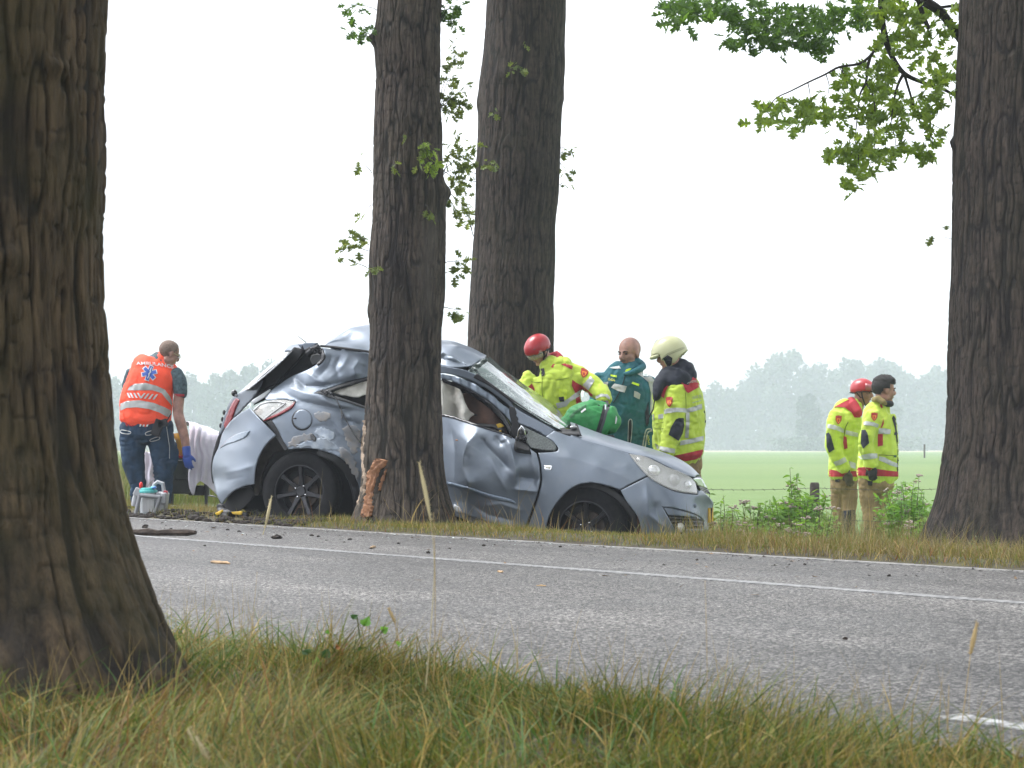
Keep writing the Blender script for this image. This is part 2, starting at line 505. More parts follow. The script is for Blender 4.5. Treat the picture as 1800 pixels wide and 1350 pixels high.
def trunk(name, D, prof, m, parent, nth, dz, seed=0, cell=0.032, depth=0.011, flare=None, stains=(), scars=(), knots=(), top=8.5, thick=0.30, zlo=None, hi_z=None):
    """prof: (row, left px, right px) silhouettes at distance D"""
    prof = sorted(prof)                           # top first
    zz = np.array([CAMZ - (p[0] - HOR) / F * D for p in prof])[::-1]
    cx = np.array([((p[1] + p[2]) / 2 - 900) / F * D for p in prof])[::-1]
    rr = np.array([(p[2] - p[1]) / 2 / F * D for p in prof])[::-1]
    zlo = zz[0] if zlo is None else zlo
    hi = hi_z if hi_z else zz[-1]
    Z = np.concatenate([np.arange(zlo, hi, dz), np.arange(hi, top + .01, dz * 6)])
    slope = (cx[-1] - cx[-2]) / (zz[-1] - zz[-2])
    zz2 = np.append(zz, top); cx2 = np.append(cx, cx[-1] + slope * .6 * (top - zz[-1])); rr2 = np.append(rr, rr[-1] * .78)
    # smooth the profile
    zs = np.linspace(zlo, top, 400)
    k = np.ones(13) / 13
    def sm(a):
        y = np.interp(zs, zz2, a); yp = np.pad(y, 6, mode='edge'); return np.convolve(yp, k, 'valid')
    CX = np.interp(Z, zs, sm(cx2)); RR = np.interp(Z, zs, sm(rr2))
    th = np.linspace(0, 2 * np.pi, nth, endpoint=False)
    T, ZZ = np.meshgrid(th, Z)
    R0 = RR[:, None] * np.ones_like(T); C0 = CX[:, None] * np.ones_like(T)
    rm = RR.mean()
    nper = max(8, int(round(2 * np.pi * rm / cell)))
    wv = (vnoise(T / (2 * np.pi) * 12, ZZ * 2.2, seed=seed + 1, perx=12) - .5) * .9 + (vnoise(T / (2 * np.pi) * 30, ZZ * 7, seed=seed + 9, perx=30) - .5) * .7
    s = T / (2 * np.pi) * nper + wv
    zsc = 1 / (cell * 10)
    a = vnoise(s, ZZ * zsc, seed=seed + 2, perx=nper)
    bb = vnoise(s * 2 + 5, ZZ * zsc * 1.9, seed=seed + 3, perx=nper * 2)
    c = vnoise(s * 1.0, ZZ * zsc * 6.0, seed=seed + 4, perx=nper)
    f1 = np.clip(1.1 - np.abs(a - .5) * 9.5, 0, 1)
    f2 = np.clip(1 - np.abs(bb - .5) * 7, 0, 1)
    f3 = np.clip(1 - np.abs(c - .5) * 7, 0, 1) * (1 - f1) * .45
    fis = np.clip(f1 + .5 * f2 + f3, 0, 1)
    lump = (vnoise(T / (2 * np.pi) * 6, ZZ * 1.1, seed=seed + 5, perx=6) - .5) * .05 + (vnoise(T / (2 * np.pi) * 9, ZZ * 4, seed=seed + 6, perx=9) - .5) * .02
    smooth_mask = np.zeros_like(T); stain = np.zeros_like(T)
    for (tc, hw, z0, z1, amt) in scars:
        w = np.exp(-(((T - tc + np.pi) % (2 * np.pi) - np.pi + .10 * np.sin(ZZ * 4)) / hw) ** 2) * sstep(z0, z0 + .25, ZZ) * sstep(z1, z1 - .25, ZZ) * amt
        smooth_mask = np.maximum(smooth_mask, w)
    for (tc, hw, z0, z1, amt) in stains:
        n_ = vnoise(T * 5, ZZ * 3, seed=seed + 21)
        w = np.exp(-(((T - tc + np.pi) % (2 * np.pi) - np.pi) / hw) ** 2) * sstep(z0 - .1, z0 + .25, ZZ + n_ * .3) * sstep(z1 + .15, z1 - .25, ZZ + n_ * .4) * amt
        stain = np.maximum(stain, w)
    fis = fis * (1 - .85 * smooth_mask)
    disp = -fis * depth + lump * R0 * 1.2 + (a - .5) * depth * .5
    for (tc, zc, sz, amp) in knots:
        dth = ((T - tc + np.pi) % (2 * np.pi) - np.pi) * R0
        disp = disp + amp * np.exp(-(dth ** 2 + ((ZZ - zc) * 1.3) ** 2) / sz ** 2)
    if flare:
        for (tc, hw, amp, zt) in flare:
            dth = (T - tc + np.pi) % (2 * np.pi) - np.pi
            disp = disp + amp * np.exp(-(dth / hw) ** 2) * np.clip((zt - ZZ) / (zt - zlo), 0, 1) ** 2
    R = R0 + disp
    # th = 0 points right, th = pi/2 away from the camera, th = 3pi/2 at the camera
    X = C0 + R * np.cos(T); Y = D + R * np.sin(T)
    P = np.stack([X, Y, ZZ], -1).reshape(-1, 3)
    cols = np.stack([fis, stain, smooth_mask * .8], -1).reshape(-1, 3)
    o = fast_mesh("trunk", P, grid_faces(nth, len(Z), wrap=True), m, parent, True, cols)
    return o, (zs, sm(cx2), sm(rr2))

# ---- oak leaf: pointed lobes, folded along the midrib
def oak_leaf_mesh(name, m, seed):
    r = random.Random(seed)
    half = [(0.0, 0.0), (0.02, 0.17), (0.16, 0.22), (0.10, 0.34), (0.30, 0.36), (0.36, 0.48), (0.11, 0.50), (0.31, 0.64), (0.33, 0.75), (0.10, 0.68), (0.18, 0.84), (0.06, 0.86), (0.0, 1.0)]
    half = [(x * (1 + r.uniform(-.15, .15)), y + r.uniform(-.015, .015)) if 0 < i < 12 else (x, y) for i, (x, y) in enumerate(half)]
    V, Fc = [], []
    mids = []
    for i, (x, y) in enumerate(half):
        mids.append(len(V)); V.append((0, y, -.06 * math.sin(y * 3) ))
    rs, ls = [], []
    for (x, y) in half[1:-1]:
        rs.append(len(V)); V.append((x, y, abs(x) * .28 - .06 * math.sin(y * 3)))
    for (x, y) in half[1:-1]:
        ls.append(len(V)); V.append((-x, y, abs(x) * .22 - .06 * math.sin(y * 3)))
    for side in (rs, ls):
        n = len(side)
        Fc.append((mids[0], side[0], mids[1]))
        for i in range(n - 1):
            Fc.append((mids[i + 1], side[i], side[i + 1], mids[i + 2]))
        Fc.append((mids[n], side[n - 1], mids[n + 1]))
    o0 = len(V)   # stalk
    V += [(-.008, 0, 0), (.008, 0, 0), (.004, -.28, .03), (-.004, -.28, .03)]
    Fc.append((o0, o0 + 3, o0 + 2, o0 + 1))
    me = bpy.data.meshes.new(name); me.from_pydata(V, [], Fc); me.update()
    me.materials.append(m)
    me.polygons.foreach_set("use_smooth", np.ones(len(me.polygons), dtype=bool))
    return me

def leaf_material(name, c1, c2, tl):
    m = bpy.data.materials.new(name); m.use_nodes = True
    nt = m.node_tree; b = nt.nodes["Principled BSDF"]; out = nt.nodes["Material Output"]
    oi = nt.nodes.new("ShaderNodeObjectInfo")
    tc = nt.nodes.new("ShaderNodeNewGeometry")
    n = nt.nodes.new("ShaderNodeTexNoise"); n.inputs['Scale'].default_value = 5; n.inputs['Detail'].default_value = 3
    nt.links.new(tc.outputs['Position'], n.inputs['Vector'])
    ad = nt.nodes.new("ShaderNodeMath"); ad.operation = 'MULTIPLY_ADD'; ad.inputs[1].default_value = .7
    nt.links.new(oi.outputs['Random'], ad.inputs[0])
    sb = nt.nodes.new("ShaderNodeMath"); sb.operation = 'MULTIPLY_ADD'; sb.inputs[1].default_value = 1.6; sb.inputs[2].default_value = -.65
    nt.links.new(n.outputs['Fac'], sb.inputs[0]); nt.links.new(sb.outputs[0], ad.inputs[2])
    mx = nt.nodes.new("ShaderNodeMix"); mx.data_type = 'RGBA'; mx.inputs[6].default_value = (*c1, 1); mx.inputs[7].default_value = (*c2, 1); mx.clamp_factor = True
    nt.links.new(ad.outputs[0], mx.inputs[0]); nt.links.new(mx.outputs[2], b.inputs['Base Color'])
    b.inputs['Roughness'].default_value = .6
    b.inputs['Specular IOR Level'].default_value = .25
    tr = nt.nodes.new("ShaderNodeBsdfTranslucent")
    hsv = nt.nodes.new("ShaderNodeHueSaturation"); hsv.inputs['Value'].default_value = tl; hsv.inputs['Saturation'].default_value = 1.1; hsv.inputs['Hue'].default_value = .485
    nt.links.new(mx.outputs[2], hsv.inputs['Color']); nt.links.new(hsv.outputs[0], tr.inputs[0])
    add = nt.nodes.new("ShaderNodeAddShader")
    nt.links.new(b.outputs[0], add.inputs[0]); nt.links.new(tr.outputs[0], add.inputs[1])
    nt.links.new(add.outputs[0], out.inputs['Surface'])
    return m
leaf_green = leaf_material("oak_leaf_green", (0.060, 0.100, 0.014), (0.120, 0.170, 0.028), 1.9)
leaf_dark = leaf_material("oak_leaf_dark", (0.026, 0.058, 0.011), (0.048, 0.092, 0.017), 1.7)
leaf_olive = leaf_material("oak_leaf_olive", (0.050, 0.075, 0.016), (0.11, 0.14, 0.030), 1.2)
LEAF = {'green': [oak_leaf_mesh("leaf", leaf_green, i) for i in range(4)],
        'dark': [oak_leaf_mesh("leaf", leaf_dark, 10 + i) for i in range(4)],
        'olive': [oak_leaf_mesh("leaf", leaf_olive, 20 + i) for i in range(4)]}
twig_mat = mat("twig_bark", (0.030, 0.026, 0.020), .85)

def leaf_matrix(p, direction, size, roll):
    d = Vector(direction).normalized()
    q = d.to_track_quat('Y', 'Z')
    return Matrix.Translation(p) @ q.to_matrix().to_4x4() @ Matrix.Rotation(roll, 4, 'Y') @ Matrix.Scale(size, 4)

def put_leaf(kind, p, d, size, roll, parent, r):
    o = bpy.data.objects.new("leaf", r.choice(LEAF[kind]))
    o.matrix_world = leaf_matrix(p, d, size, roll)
    COL.objects.link(o); o.parent = parent          # parents stand at the world origin
    return o

def join_leaves(name, kind, items, parent):
    """many leaves as one mesh"""
    Vs, Fs, off = [], [], 0
    base = []
    for me in LEAF[kind]:
        v = np.array([x.co[:] for x in me.vertices]); base.append((v, [tuple(p.vertices) for p in me.polygons]))
    for i, (p, d, size, roll) in enumerate(items):
        v, f = base[i % 4]
        M = np.array(leaf_matrix(p, d, size, roll))
        Vs.append(v @ M[:3, :3].T + M[:3, 3]); Fs += [tuple(k + off for k in q) for q in f]; off += len(v)
    o = mesh_obj(name, np.concatenate(Vs), Fs, LEAF[kind][0].materials[0], parent)
    return o

def twig_path(p0, p1, sag, r, n=6):
    p0, p1 = Vector(p0), Vector(p1)
    L = (p1 - p0).length
    out = []
    for i in range(n + 1):
        t = i / n
        q = p0.lerp(p1, t); q.z += sag * L * 4 * t * (1 - t)
        if 0 < i < n: q += Vector((r.uniform(-1, 1), r.uniform(-1, 1), r.uniform(-1, 1))) * L * .025
        out.append(q)
    return out

def shoot(root, parent, p0, p1, kind, nleaf, size, r, rad=.004, spread=1.0, droop=.35):
    """epicormic shoot: one twig with leaves as its pieces"""
    path = twig_path(p0, p1, r.uniform(-.06, .1), r)
    v, f = tube_geo(path, [rad * (1 - .8 * i / 6) for i in range(7)], 6)
    tw = mesh_obj("shoot", v, f, twig_mat, parent)
    L = (Vector(p1) - Vector(p0)).length
    for i in range(nleaf):
        t = r.uniform(.25, 1.0) if i < nleaf - 2 else 1.0
        k = min(int(t * 6), 5); q = path[k].lerp(path[k + 1], t * 6 - k)
        d = (path[-1] - path[0]).normalized() * .5 + Vector((r.uniform(-1, 1), r.uniform(-1, 1), r.uniform(-1, .6))) * spread
        d.z -= droop
        d.normalize()
        s = size * r.uniform(.55, 1.15)
        put_leaf(kind, q + d * s * .25, d, s, r.uniform(-1.2, 1.2), tw, r)
    return tw

def crown(parent, c, rad, n, seed, kind='dark', zmin=5.2, size=.20):
    """the crown over the frame: limbs are hidden by it; leaf-sized faces through its volume"""
    r = random.Random(seed); g = np.random.default_rng(seed)
    items = []
    clumps = [(Vector(c) + Vector((g.normal() * rad[0] * .55, g.normal() * rad[1] * .55, g.normal() * rad[2] * .5)), r.uniform(.5, 1.1)) for _ in range(60)]
    while len(items) < n:
        cc, cr = r.choice(clumps)
        p = cc + Vector((g.normal(), g.normal(), g.normal() * .6)) * cr * .55
        if p.z < zmin: continue
        d = Vector((r.uniform(-1, 1), r.uniform(-1, 1), r.uniform(-.9, .3)))
        items.append((p, d, size * r.uniform(.7, 1.2), r.uniform(-2, 2)))
    o = join_leaves("crown", kind, items, parent)
    tag(o, kind="stuff")
    mb = MB()
    for (cc, cr) in clumps[:26]:
        if cc.z > zmin + .4:
            b0 = Vector((c[0], c[1], max(zmin - .6, cc.z - 1.8)))
            mb.tube(twig_path(b0, cc, .05, r), [.07 * (1 - .12 * i) for i in range(7)], 7)
    mb.build("limbs", twig_mat, parent)
    return o

# ---------------------------------------------------------------- the oak the car hit
D_MID = 15.62
oak = empty("oak_tree"); tag(oak, "oak trunk with torn bark at its foot, wrapped by the wrecked car", "tree")
prof_mid = [(0, 664, 777), (60, 658, 775), (75, 654, 775), (100, 660, 775), (180, 659, 774), (205, 657, 778), (260, 655, 777), (300, 654, 777), (330, 655, 784), (400, 652, 784), (440, 646, 784), (500, 647, 782), (560, 650, 778), (600, 649, 776), (680, 646, 775), (730, 641, 778), (780, 639, 780), (830, 636, 783), (860, 634, 787), (900, 626, 797), (935, 612, 808)]
_, midprof = trunk("oak", D_MID, prof_mid, bark_mid, oak, 380, 0.0095, seed=100, cell=.036, depth=.013,
      flare=[(3.5, .35, .05, .45), (5.3, .4, .05, .5), (.4, .4, .04, .4)],
      stains=[(4.5, .55, 1.75, 2.35, .85), (4.1, .5, 1.2, 2.0, .6), (4.9, .4, 3.2, 3.5, .5), (4.3, .7, 2.35, 2.75, .35)],
      scars=[(5.45, .26, 1.45, 2.45, .6)],
      knots=[(3.3, 3.72, .06, .05), (0.0, 2.55, .07, .04), (5.9, 2.55, .09, .03), (4.5, 2.72, .10, .018), (5.6, 2.75, .12, .025), (3.2, 1.65, .12, .02), (4.9, 3.1, .1, .02), (5.5, 1.35, .05, .03)])
# torn bark: raw wood laid open at the foot of the trunk
def trunk_point(prof, D, z, th, off=0.0):
    cx = np.interp(z, prof[0], prof[1]); rr = np.interp(z, prof[0], prof[2]) + off
    return Vector((cx + rr * math.cos(th), D + rr * math.sin(th), z))
wood_raw = mat("raw_oak_wood", (0.40, 0.20, 0.10), .75, noise=(24, .6, (0.17, 0.075, 0.035)), bump=(40, .8, .01))
wood_pale = mat("pale_splintered_wood", (0.42, 0.33, 0.24), .8, noise=(30, .8, (0.16, 0.11, 0.08)), bump=(60, .8, .01))
def th_at(px, z, prof=midprof, D=D_MID):
    x = (px - 900) / F * D
    cx = np.interp(z, prof[0], prof[1]); rr = np.interp(z, prof[0], prof[2])
    c = max(-.995, min(.995, (x - cx) / rr)); return 2 * math.pi - math.acos(c)
def wound(name, m, rows, parent, seed, lift=.012, nu=9, sub=5):
    """rows: (py, left px, right px)"""
    R = crom(np.array(rows, float), sub)
    g = np.random.default_rng(seed)
    V = []
    for k, (py, l, r_) in enumerate(R):
        z = CAMZ - (py - HOR) / F * (D_MID - .25)
        l += g.normal() * 1.2; r_ += g.normal() * 1.2
        for j in range(nu):
            t = j / (nu - 1)
            th = th_at(l + (r_ - l) * t, z)
            e = math.sin(math.pi * t)
            V.append(trunk_point(midprof, D_MID, z, th, -.02 + (.02 + lift) * min(1, e * 2.5) + g.normal() * .004 + .012 * math.sin(t * 17 + k * .3)))
    return mesh_obj(name, V, grid_faces(nu, len(R)), m, parent)
wound("torn_wood", wood_raw, [(806, 668, 672), (810, 660, 688), (817, 655, 684), (826, 653, 674), (840, 650, 668), (858, 648, 664), (876, 645, 660), (890, 644, 662), (902, 642, 660), (909, 640, 655)], oak, 5, .02)
wound("torn_wood", wood_raw, [(824, 681, 684), (836, 677, 682), (850, 673, 678), (862, 672, 675)], oak, 6, .016, 5)
wound("scuffed_bark", wood_pale, [(738, 638, 644), (752, 637, 645), (775, 636, 643), (800, 636, 642), (830, 637, 648), (850, 636, 648), (870, 634, 644), (890, 632, 642)], oak, 7, .008, 5)
r_ = random.Random(5)
def shoot_px(parent, D, px0, py0, px1, py1, kind, n, size, dd=(0, 0), **k):
    return shoot(None, parent, W(px0, py0, D + dd[0]), W(px1, py1, D + dd[1]), kind, n, size, r_, **k)
LS = .095
for (a, b_, c, d, kind, n, dd) in [
        (660, 80, 622, 20, 'dark', 11, (0, -.2)), (658, 70, 612, 50, 'dark', 7, (0, .1)), (665, 20, 612, 8, 'dark', 8, (0, 0)),
        (774, 20, 806, 12, 'dark', 10, (0, .2)), (774, 5, 800, 40, 'dark', 9, (0, .1)), (776, 30, 800, 5, 'dark', 6, (0, 0)),
        (774, 185, 805, 90, 'olive', 12, (0, .3)), (774, 185, 800, 165, 'olive', 14, (0, .1)), (774, 190, 828, 150, 'olive', 12, (0, .3)), (773, 185, 805, 60, 'olive', 9, (0, .25)), (774, 192, 795, 195, 'olive', 8, (0, 0)), (774, 185, 826, 175, 'olive', 9, (.1, .2)),
        (776, 310, 800, 240, 'olive', 9, (0, .2)), (776, 310, 826, 285, 'olive', 12, (0, .2)), (776, 300, 812, 330, 'olive', 11, (0, .2)), (780, 330, 822, 360, 'olive', 9, (0, .3)), (776, 305, 832, 250, 'olive', 10, (0, .3)), (779, 330, 815, 385, 'olive', 6, (0, .2)),
        (648, 440, 606, 425, 'olive', 9, (0, 0)), (648, 430, 625, 405, 'olive', 9, (0, .1)), (645, 470, 605, 450, 'olive', 3, (0, 0)), (654, 305, 630, 278, 'olive', 2, (0, 0)), (652, 360, 640, 372, 'olive', 2, (0, 0)),
        (782, 462, 818, 458, 'olive', 5, (0, 0)), (780, 540, 812, 545, 'olive', 6, (0, 0)), (782, 480, 800, 478, 'olive', 3, (0, 0))]:
    shoot_px(oak, D_MID, a, b_, c, d, kind, int(n * 1.7), LS, dd, rad=.0035)
DF = D_MID - .30
for (a, b_, c, d, kind, n) in [(742, 235, 750, 280, 'green', 9), (750, 250, 768, 285, 'green', 9), (748, 262, 755, 305, 'green', 7), (740, 240, 735, 285, 'olive', 5), (685, 295, 690, 288, 'olive', 3), (748, 360, 757, 372, 'olive', 4), (712, 230, 716, 236, 'olive', 2), (650, 462, 656, 470, 'olive', 4)]:
    shoot_px(oak, DF, a, b_, c, d, kind, int(n * 1.5), .085, (0.03, -.06), rad=.003, spread=.8)
crown(oak, (-.8, 15.7, 8.2), (2.6, 2.6, 1.7), 2200, 1)

# ---------------------------------------------------------------- the thick oak behind the car
D_BACK = 19.6
oak2 = empty("oak_tree"); tag(oak2, "thick leaning oak trunk standing just behind the rescuer in the red helmet", "tree")
prof_back = [(0, 856, 996), (60, 852, 995), (110, 848, 994), (160, 841, 990), (200, 843, 986), (300, 837, 984), (400, 833, 976), (500, 826, 974), (600, 821, 972), (700, 818, 974), (800, 813, 978), (870, 800, 990), (900, 785, 1005)]
_, backprof = trunk("oak", D_BACK, prof_back, bark_far, oak2, 340, 0.014, seed=300, cell=.030, depth=.009,
      knots=[(.1, 3.95, .10, .012), (3.2, 3.9, .1, .014), (4.4, 4.15, .14, .02), (5.2, 3.2, .12, .02)], top=10, zlo=-.4,
      stains=[(5.0, .2, 3.0, 3.6, .3)])
DB = D_BACK - .42
for (a, b_, c, d, n) in [(922, 72, 926, 78, 4), (905, 108, 915, 125, 7), (910, 104, 900, 122, 4), (864, 185, 868, 195, 4), (855, 285, 868, 290, 6), (848, 292, 858, 284, 4)]:
    shoot_px(oak2, DB, a, b_, c, d, 'olive', int(n * 1.4), .085, (0.05, -.08), rad=.003, spread=.8)
for (a, b_, c, d, n) in [(986, 270, 996, 262, 5), (984, 285, 994, 300, 4), (984, 325, 1000, 318, 4), (984, 260, 1004, 258, 3), (832, 415, 812, 350, 8), (830, 405, 815, 330, 7), (840, 300, 815, 270, 8), (840, 310, 820, 300, 8), (838, 320, 806, 318, 8)]:
    shoot_px(oak2, D_BACK, a, b_, c, d, 'olive', int(n * 1.5), .095, (0, -.1), rad=.004)
crown(oak2, (-.1, 19.8, 9.2), (3, 3, 1.8), 2000, 2, zmin=6.2)

# ---------------------------------------------------------------- the oak on the right with the hanging branch
D_RIGHT = 13.2
oak3 = empty("oak_tree"); tag(oak3, "massive dark oak with low leafy branches, beside the two waiting firefighters", "tree")
prof_right = [(0, 1686, 1945), (200, 1680, 1943), (248, 1675, 1943), (400, 1674, 1944), (600, 1669, 1946), (750, 1664, 1952), (820, 1658, 1960), (880, 1648, 1975), (930, 1632, 1995), (990, 1605, 2030)]
_, rightprof = trunk("oak", D_RIGHT, prof_right, bark_far, oak3, 480, 0.012, seed=500, cell=.036, depth=.011, knots=[(3.15, 2.57, .05, .03)],
      flare=[(3.6, .3, .06, .5), (4.4, .3, .05, .4)], top=9, zlo=-.25)
rb = random.Random(11)
mbr = MB()
branch = mesh_obj("branch", [], [], twig_mat, oak3)
DR = 13.6
def limb(pts, r0, r1, dd=0):
    P = crom(np.array(pts, float), 5)
    path = [W(px, py, DR + dd + dz) for px, py, dz in P]
    mbr.tube(path, [r0 + (r1 - r0) * i / (len(path) - 1) for i in range(len(path))], 8)
    return path
L1 = limb([(1690, 72, 0), (1672, 45, 0), (1650, 18, -.1), (1615, -5, -.2), (1560, -50, -.2)], .026, .036)
L2 = limb([(1632, 50, -.1), (1622, 25, -.1), (1610, -15, -.2)], .014, .018)
L3 = limb([(1552, -40, 0), (1549, 20, 0), (1556, 65, 0), (1566, 95, .1), (1588, 128, .1), (1622, 145, .2), (1660, 158, .2), (1690, 175, .2)], .026, .008)
L4 = limb([(1556, 75, 0), (1540, 85, 0), (1530, 98, -.1), (1510, 112, -.2), (1475, 118, -.3), (1450, 131, -.3), (1420, 145, -.3), (1390, 160, -.4), (1365, 172, -.4), (1350, 190, -.4)], .012, .003)
L5 = limb([(1530, 98, 0), (1525, 120, 0), (1522, 145, .1), (1512, 165, .1), (1508, 195, .1), (1504, 235, 0)], .012, .003)
L6 = limb([(1588, 130, 0), (1578, 150, 0), (1570, 185, 0), (1566, 218, 0)], .012, .003)
L7 = limb([(1590, 132, 0), (1600, 165, .1), (1612, 205, .1), (1630, 225, .1), (1650, 240, .1)], .010, .003)
L8 = limb([(1690, 8, .1), (1660, 12, 0), (1640, 12, 0)], .012, .006)
L9 = limb([(1522, 145, 0), (1535, 170, -.1), (1540, 215, -.1)], .007, .003)
L10 = limb([(1612, 205, 0), (1660, 230, 0), (1678, 243, .1)], .003, .0015)
for seg in [((1480, 118), (1480, 160)), ((1452, 131), (1456, 165)), ((1475, 118), (1490, 150)), ((1420, 145), (1422, 190)), ((1504, 235), (1495, 275)), ((1504, 235), (1508, 310)), ((1540, 215), (1530, 290)), ((1566, 218), (1575, 270)), ((1630, 225), (1640, 260))]:
    limb([(seg[0][0], seg[0][1], 0), ((seg[0][0] + seg[1][0]) / 2 + 3, (seg[0][1] + seg[1][1]) / 2, 0), (seg[1][0], seg[1][1], 0)], .0035, .002)
bo = mbr.build("tmp_branch", twig_mat, oak3)
branch.data = bo.data; bo.data.name = "branch"; bpy.data.objects.remove(bo)
branch.data.materials.clear(); branch.data.materials.append(twig_mat)
# leaf clouds in the photograph's places: (px, py, half width, half height, leaves, kind)
clouds = [(1345, 195, 14, 10, 9, 'green'), (1338, 215, 12, 7, 8, 'green'), (1372, 178, 18, 10, 10, 'green'), (1405, 205, 18, 14, 14, 'green'), (1430, 185, 22, 14, 14, 'green'),
          (1462, 195, 18, 18, 15, 'green'), (1488, 170, 22, 22, 18, 'green'), (1500, 128, 26, 16, 18, 'green'), (1520, 195, 22, 20, 18, 'green'), (1545, 150, 26, 30, 26, 'green'),
          (1555, 105, 24, 22, 18, 'green'), (1575, 190, 26, 24, 24, 'green'), (1600, 195, 26, 22, 20, 'green'), (1635, 170, 26, 26, 24, 'green'), (1650, 110, 22, 18, 16, 'green'), (1625, 85, 18, 12, 8, 'green'), (1662, 145, 16, 22, 12, 'green'),
          (1480, 265, 26, 14, 22, 'green'), (1505, 250, 20, 10, 12, 'green'), (1535, 262, 22, 12, 16, 'green'), (1560, 275, 18, 8, 10, 'green'), (1605, 258, 26, 9, 16, 'green'), (1630, 268, 12, 6, 7, 'green'), (1650, 235, 12, 10, 8, 'green'),
          (1525, 292, 16, 12, 12, 'green'), (1500, 318, 14, 10, 10, 'green'), (1570, 225, 30, 12, 12, 'green'), (1530, 230, 22, 10, 10, 'green')]
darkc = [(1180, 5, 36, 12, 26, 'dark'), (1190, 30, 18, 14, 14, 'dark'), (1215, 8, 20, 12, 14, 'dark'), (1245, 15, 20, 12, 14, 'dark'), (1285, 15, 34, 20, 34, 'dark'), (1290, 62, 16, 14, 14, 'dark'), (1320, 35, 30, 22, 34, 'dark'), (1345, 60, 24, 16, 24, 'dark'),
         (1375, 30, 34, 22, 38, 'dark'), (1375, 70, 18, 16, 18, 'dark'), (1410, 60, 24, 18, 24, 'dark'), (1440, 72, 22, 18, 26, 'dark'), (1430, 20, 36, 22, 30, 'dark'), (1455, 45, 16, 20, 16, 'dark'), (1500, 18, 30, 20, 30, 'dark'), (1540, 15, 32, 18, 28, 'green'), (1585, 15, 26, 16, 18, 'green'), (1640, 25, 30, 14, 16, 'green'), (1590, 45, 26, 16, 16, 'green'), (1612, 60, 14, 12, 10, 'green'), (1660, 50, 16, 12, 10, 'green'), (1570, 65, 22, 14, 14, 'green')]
pieces = []
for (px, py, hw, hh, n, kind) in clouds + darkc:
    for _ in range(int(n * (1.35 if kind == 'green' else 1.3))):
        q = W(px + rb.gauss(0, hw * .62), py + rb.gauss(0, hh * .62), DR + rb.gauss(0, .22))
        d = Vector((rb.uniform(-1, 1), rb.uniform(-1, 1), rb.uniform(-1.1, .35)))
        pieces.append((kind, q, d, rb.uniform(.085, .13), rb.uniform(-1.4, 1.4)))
rb.shuffle(pieces)
n_obj = {'green': 0, 'dark': 0}
rest = {'green': [], 'dark': []}
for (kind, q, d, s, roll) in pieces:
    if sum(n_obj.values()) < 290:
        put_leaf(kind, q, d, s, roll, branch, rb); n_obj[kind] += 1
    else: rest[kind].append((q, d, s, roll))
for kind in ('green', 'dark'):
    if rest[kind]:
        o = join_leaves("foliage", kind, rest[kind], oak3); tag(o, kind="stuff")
shoot_px(oak3, D_RIGHT, 1672, 420, 1640, 408, 'olive', 2, .10, (0, 0), rad=.002)
shoot_px(oak3, D_RIGHT, 1655, 400, 1662, 392, 'olive', 1, .10, (0, 0), rad=.002)
crown(oak3, (2.6, 13.4, 8.0), (3, 3, 1.7), 2200, 3, zmin=5.4)

# ---------------------------------------------------------------- the near oak on this side of the road
D_NEAR = 4.75
oak4 = empty("oak_tree"); tag(oak4, "mossy brown oak with spreading root flare on the near grass verge", "tree")
prof_near = [(-900, -270, 172), (0, -285, 182), (300, -288, 177), (560, -293, 182), (650, -298, 186), (740, -305, 192), (820, -318, 203), (900, -335, 218), (960, -352, 238), (1020, -375, 256), (1080, -402, 280), (1130, -430, 305), (1200, -460, 335), (1290, -500, 372)]
_, nearprof = trunk("oak", D_NEAR, prof_near, bark_near, oak4, 420, 0.0075, seed=700, cell=.032, depth=.012,
      flare=[(4.9, .25, .03, .5), (5.5, .22, .04, .6), (5.95, .2, .04, .5), (4.3, .25, .04, .5)], top=8, zlo=-.06, hi_z=1.72,
      knots=[(5.0, 1.28, .03, .02), (5.25, 1.02, .04, .02), (5.6, 1.45, .03, .02), (5.05, .9, .03, .015)],
      scars=[(5.25, .08, .02, .30, .8), (5.12, .05, .05, .28, .6)])
mbl = MB()
c_ = trunk_point(nearprof, D_NEAR, CAMZ - (1125 - HOR) / F * 4.5, 5.33, .0)
mbl.ellipsoid(c_, (.013, .004, .019), None, 10, 6)
lich = mbl.build("lichen", mat("pale_lichen", (0.26, 0.25, 0.14), .9), oak4)
crown(oak4, (-1.6, 4.2, 7.2), (2.4, 2.4, 1.5), 2200, 4, zmin=4.2)

# ================================================================== THE WRECKED CAR
PSI = math.radians(16.0)
CE = Vector((math.cos(PSI), -math.sin(PSI), 0))      # along the car, towards its nose
CM = Vector((math.sin(PSI), math.cos(PSI), 0))       # across the car, away from the road
C0 = 15.26
def carP(px, py, b=0.0):
    """a point of the car: seen at px, py and lying b metres in from its near flank"""
    k = (px - 900.0) / F
    D = (C0 + b) / (k * CM.x + CM.y)
    return W(px, py, D)

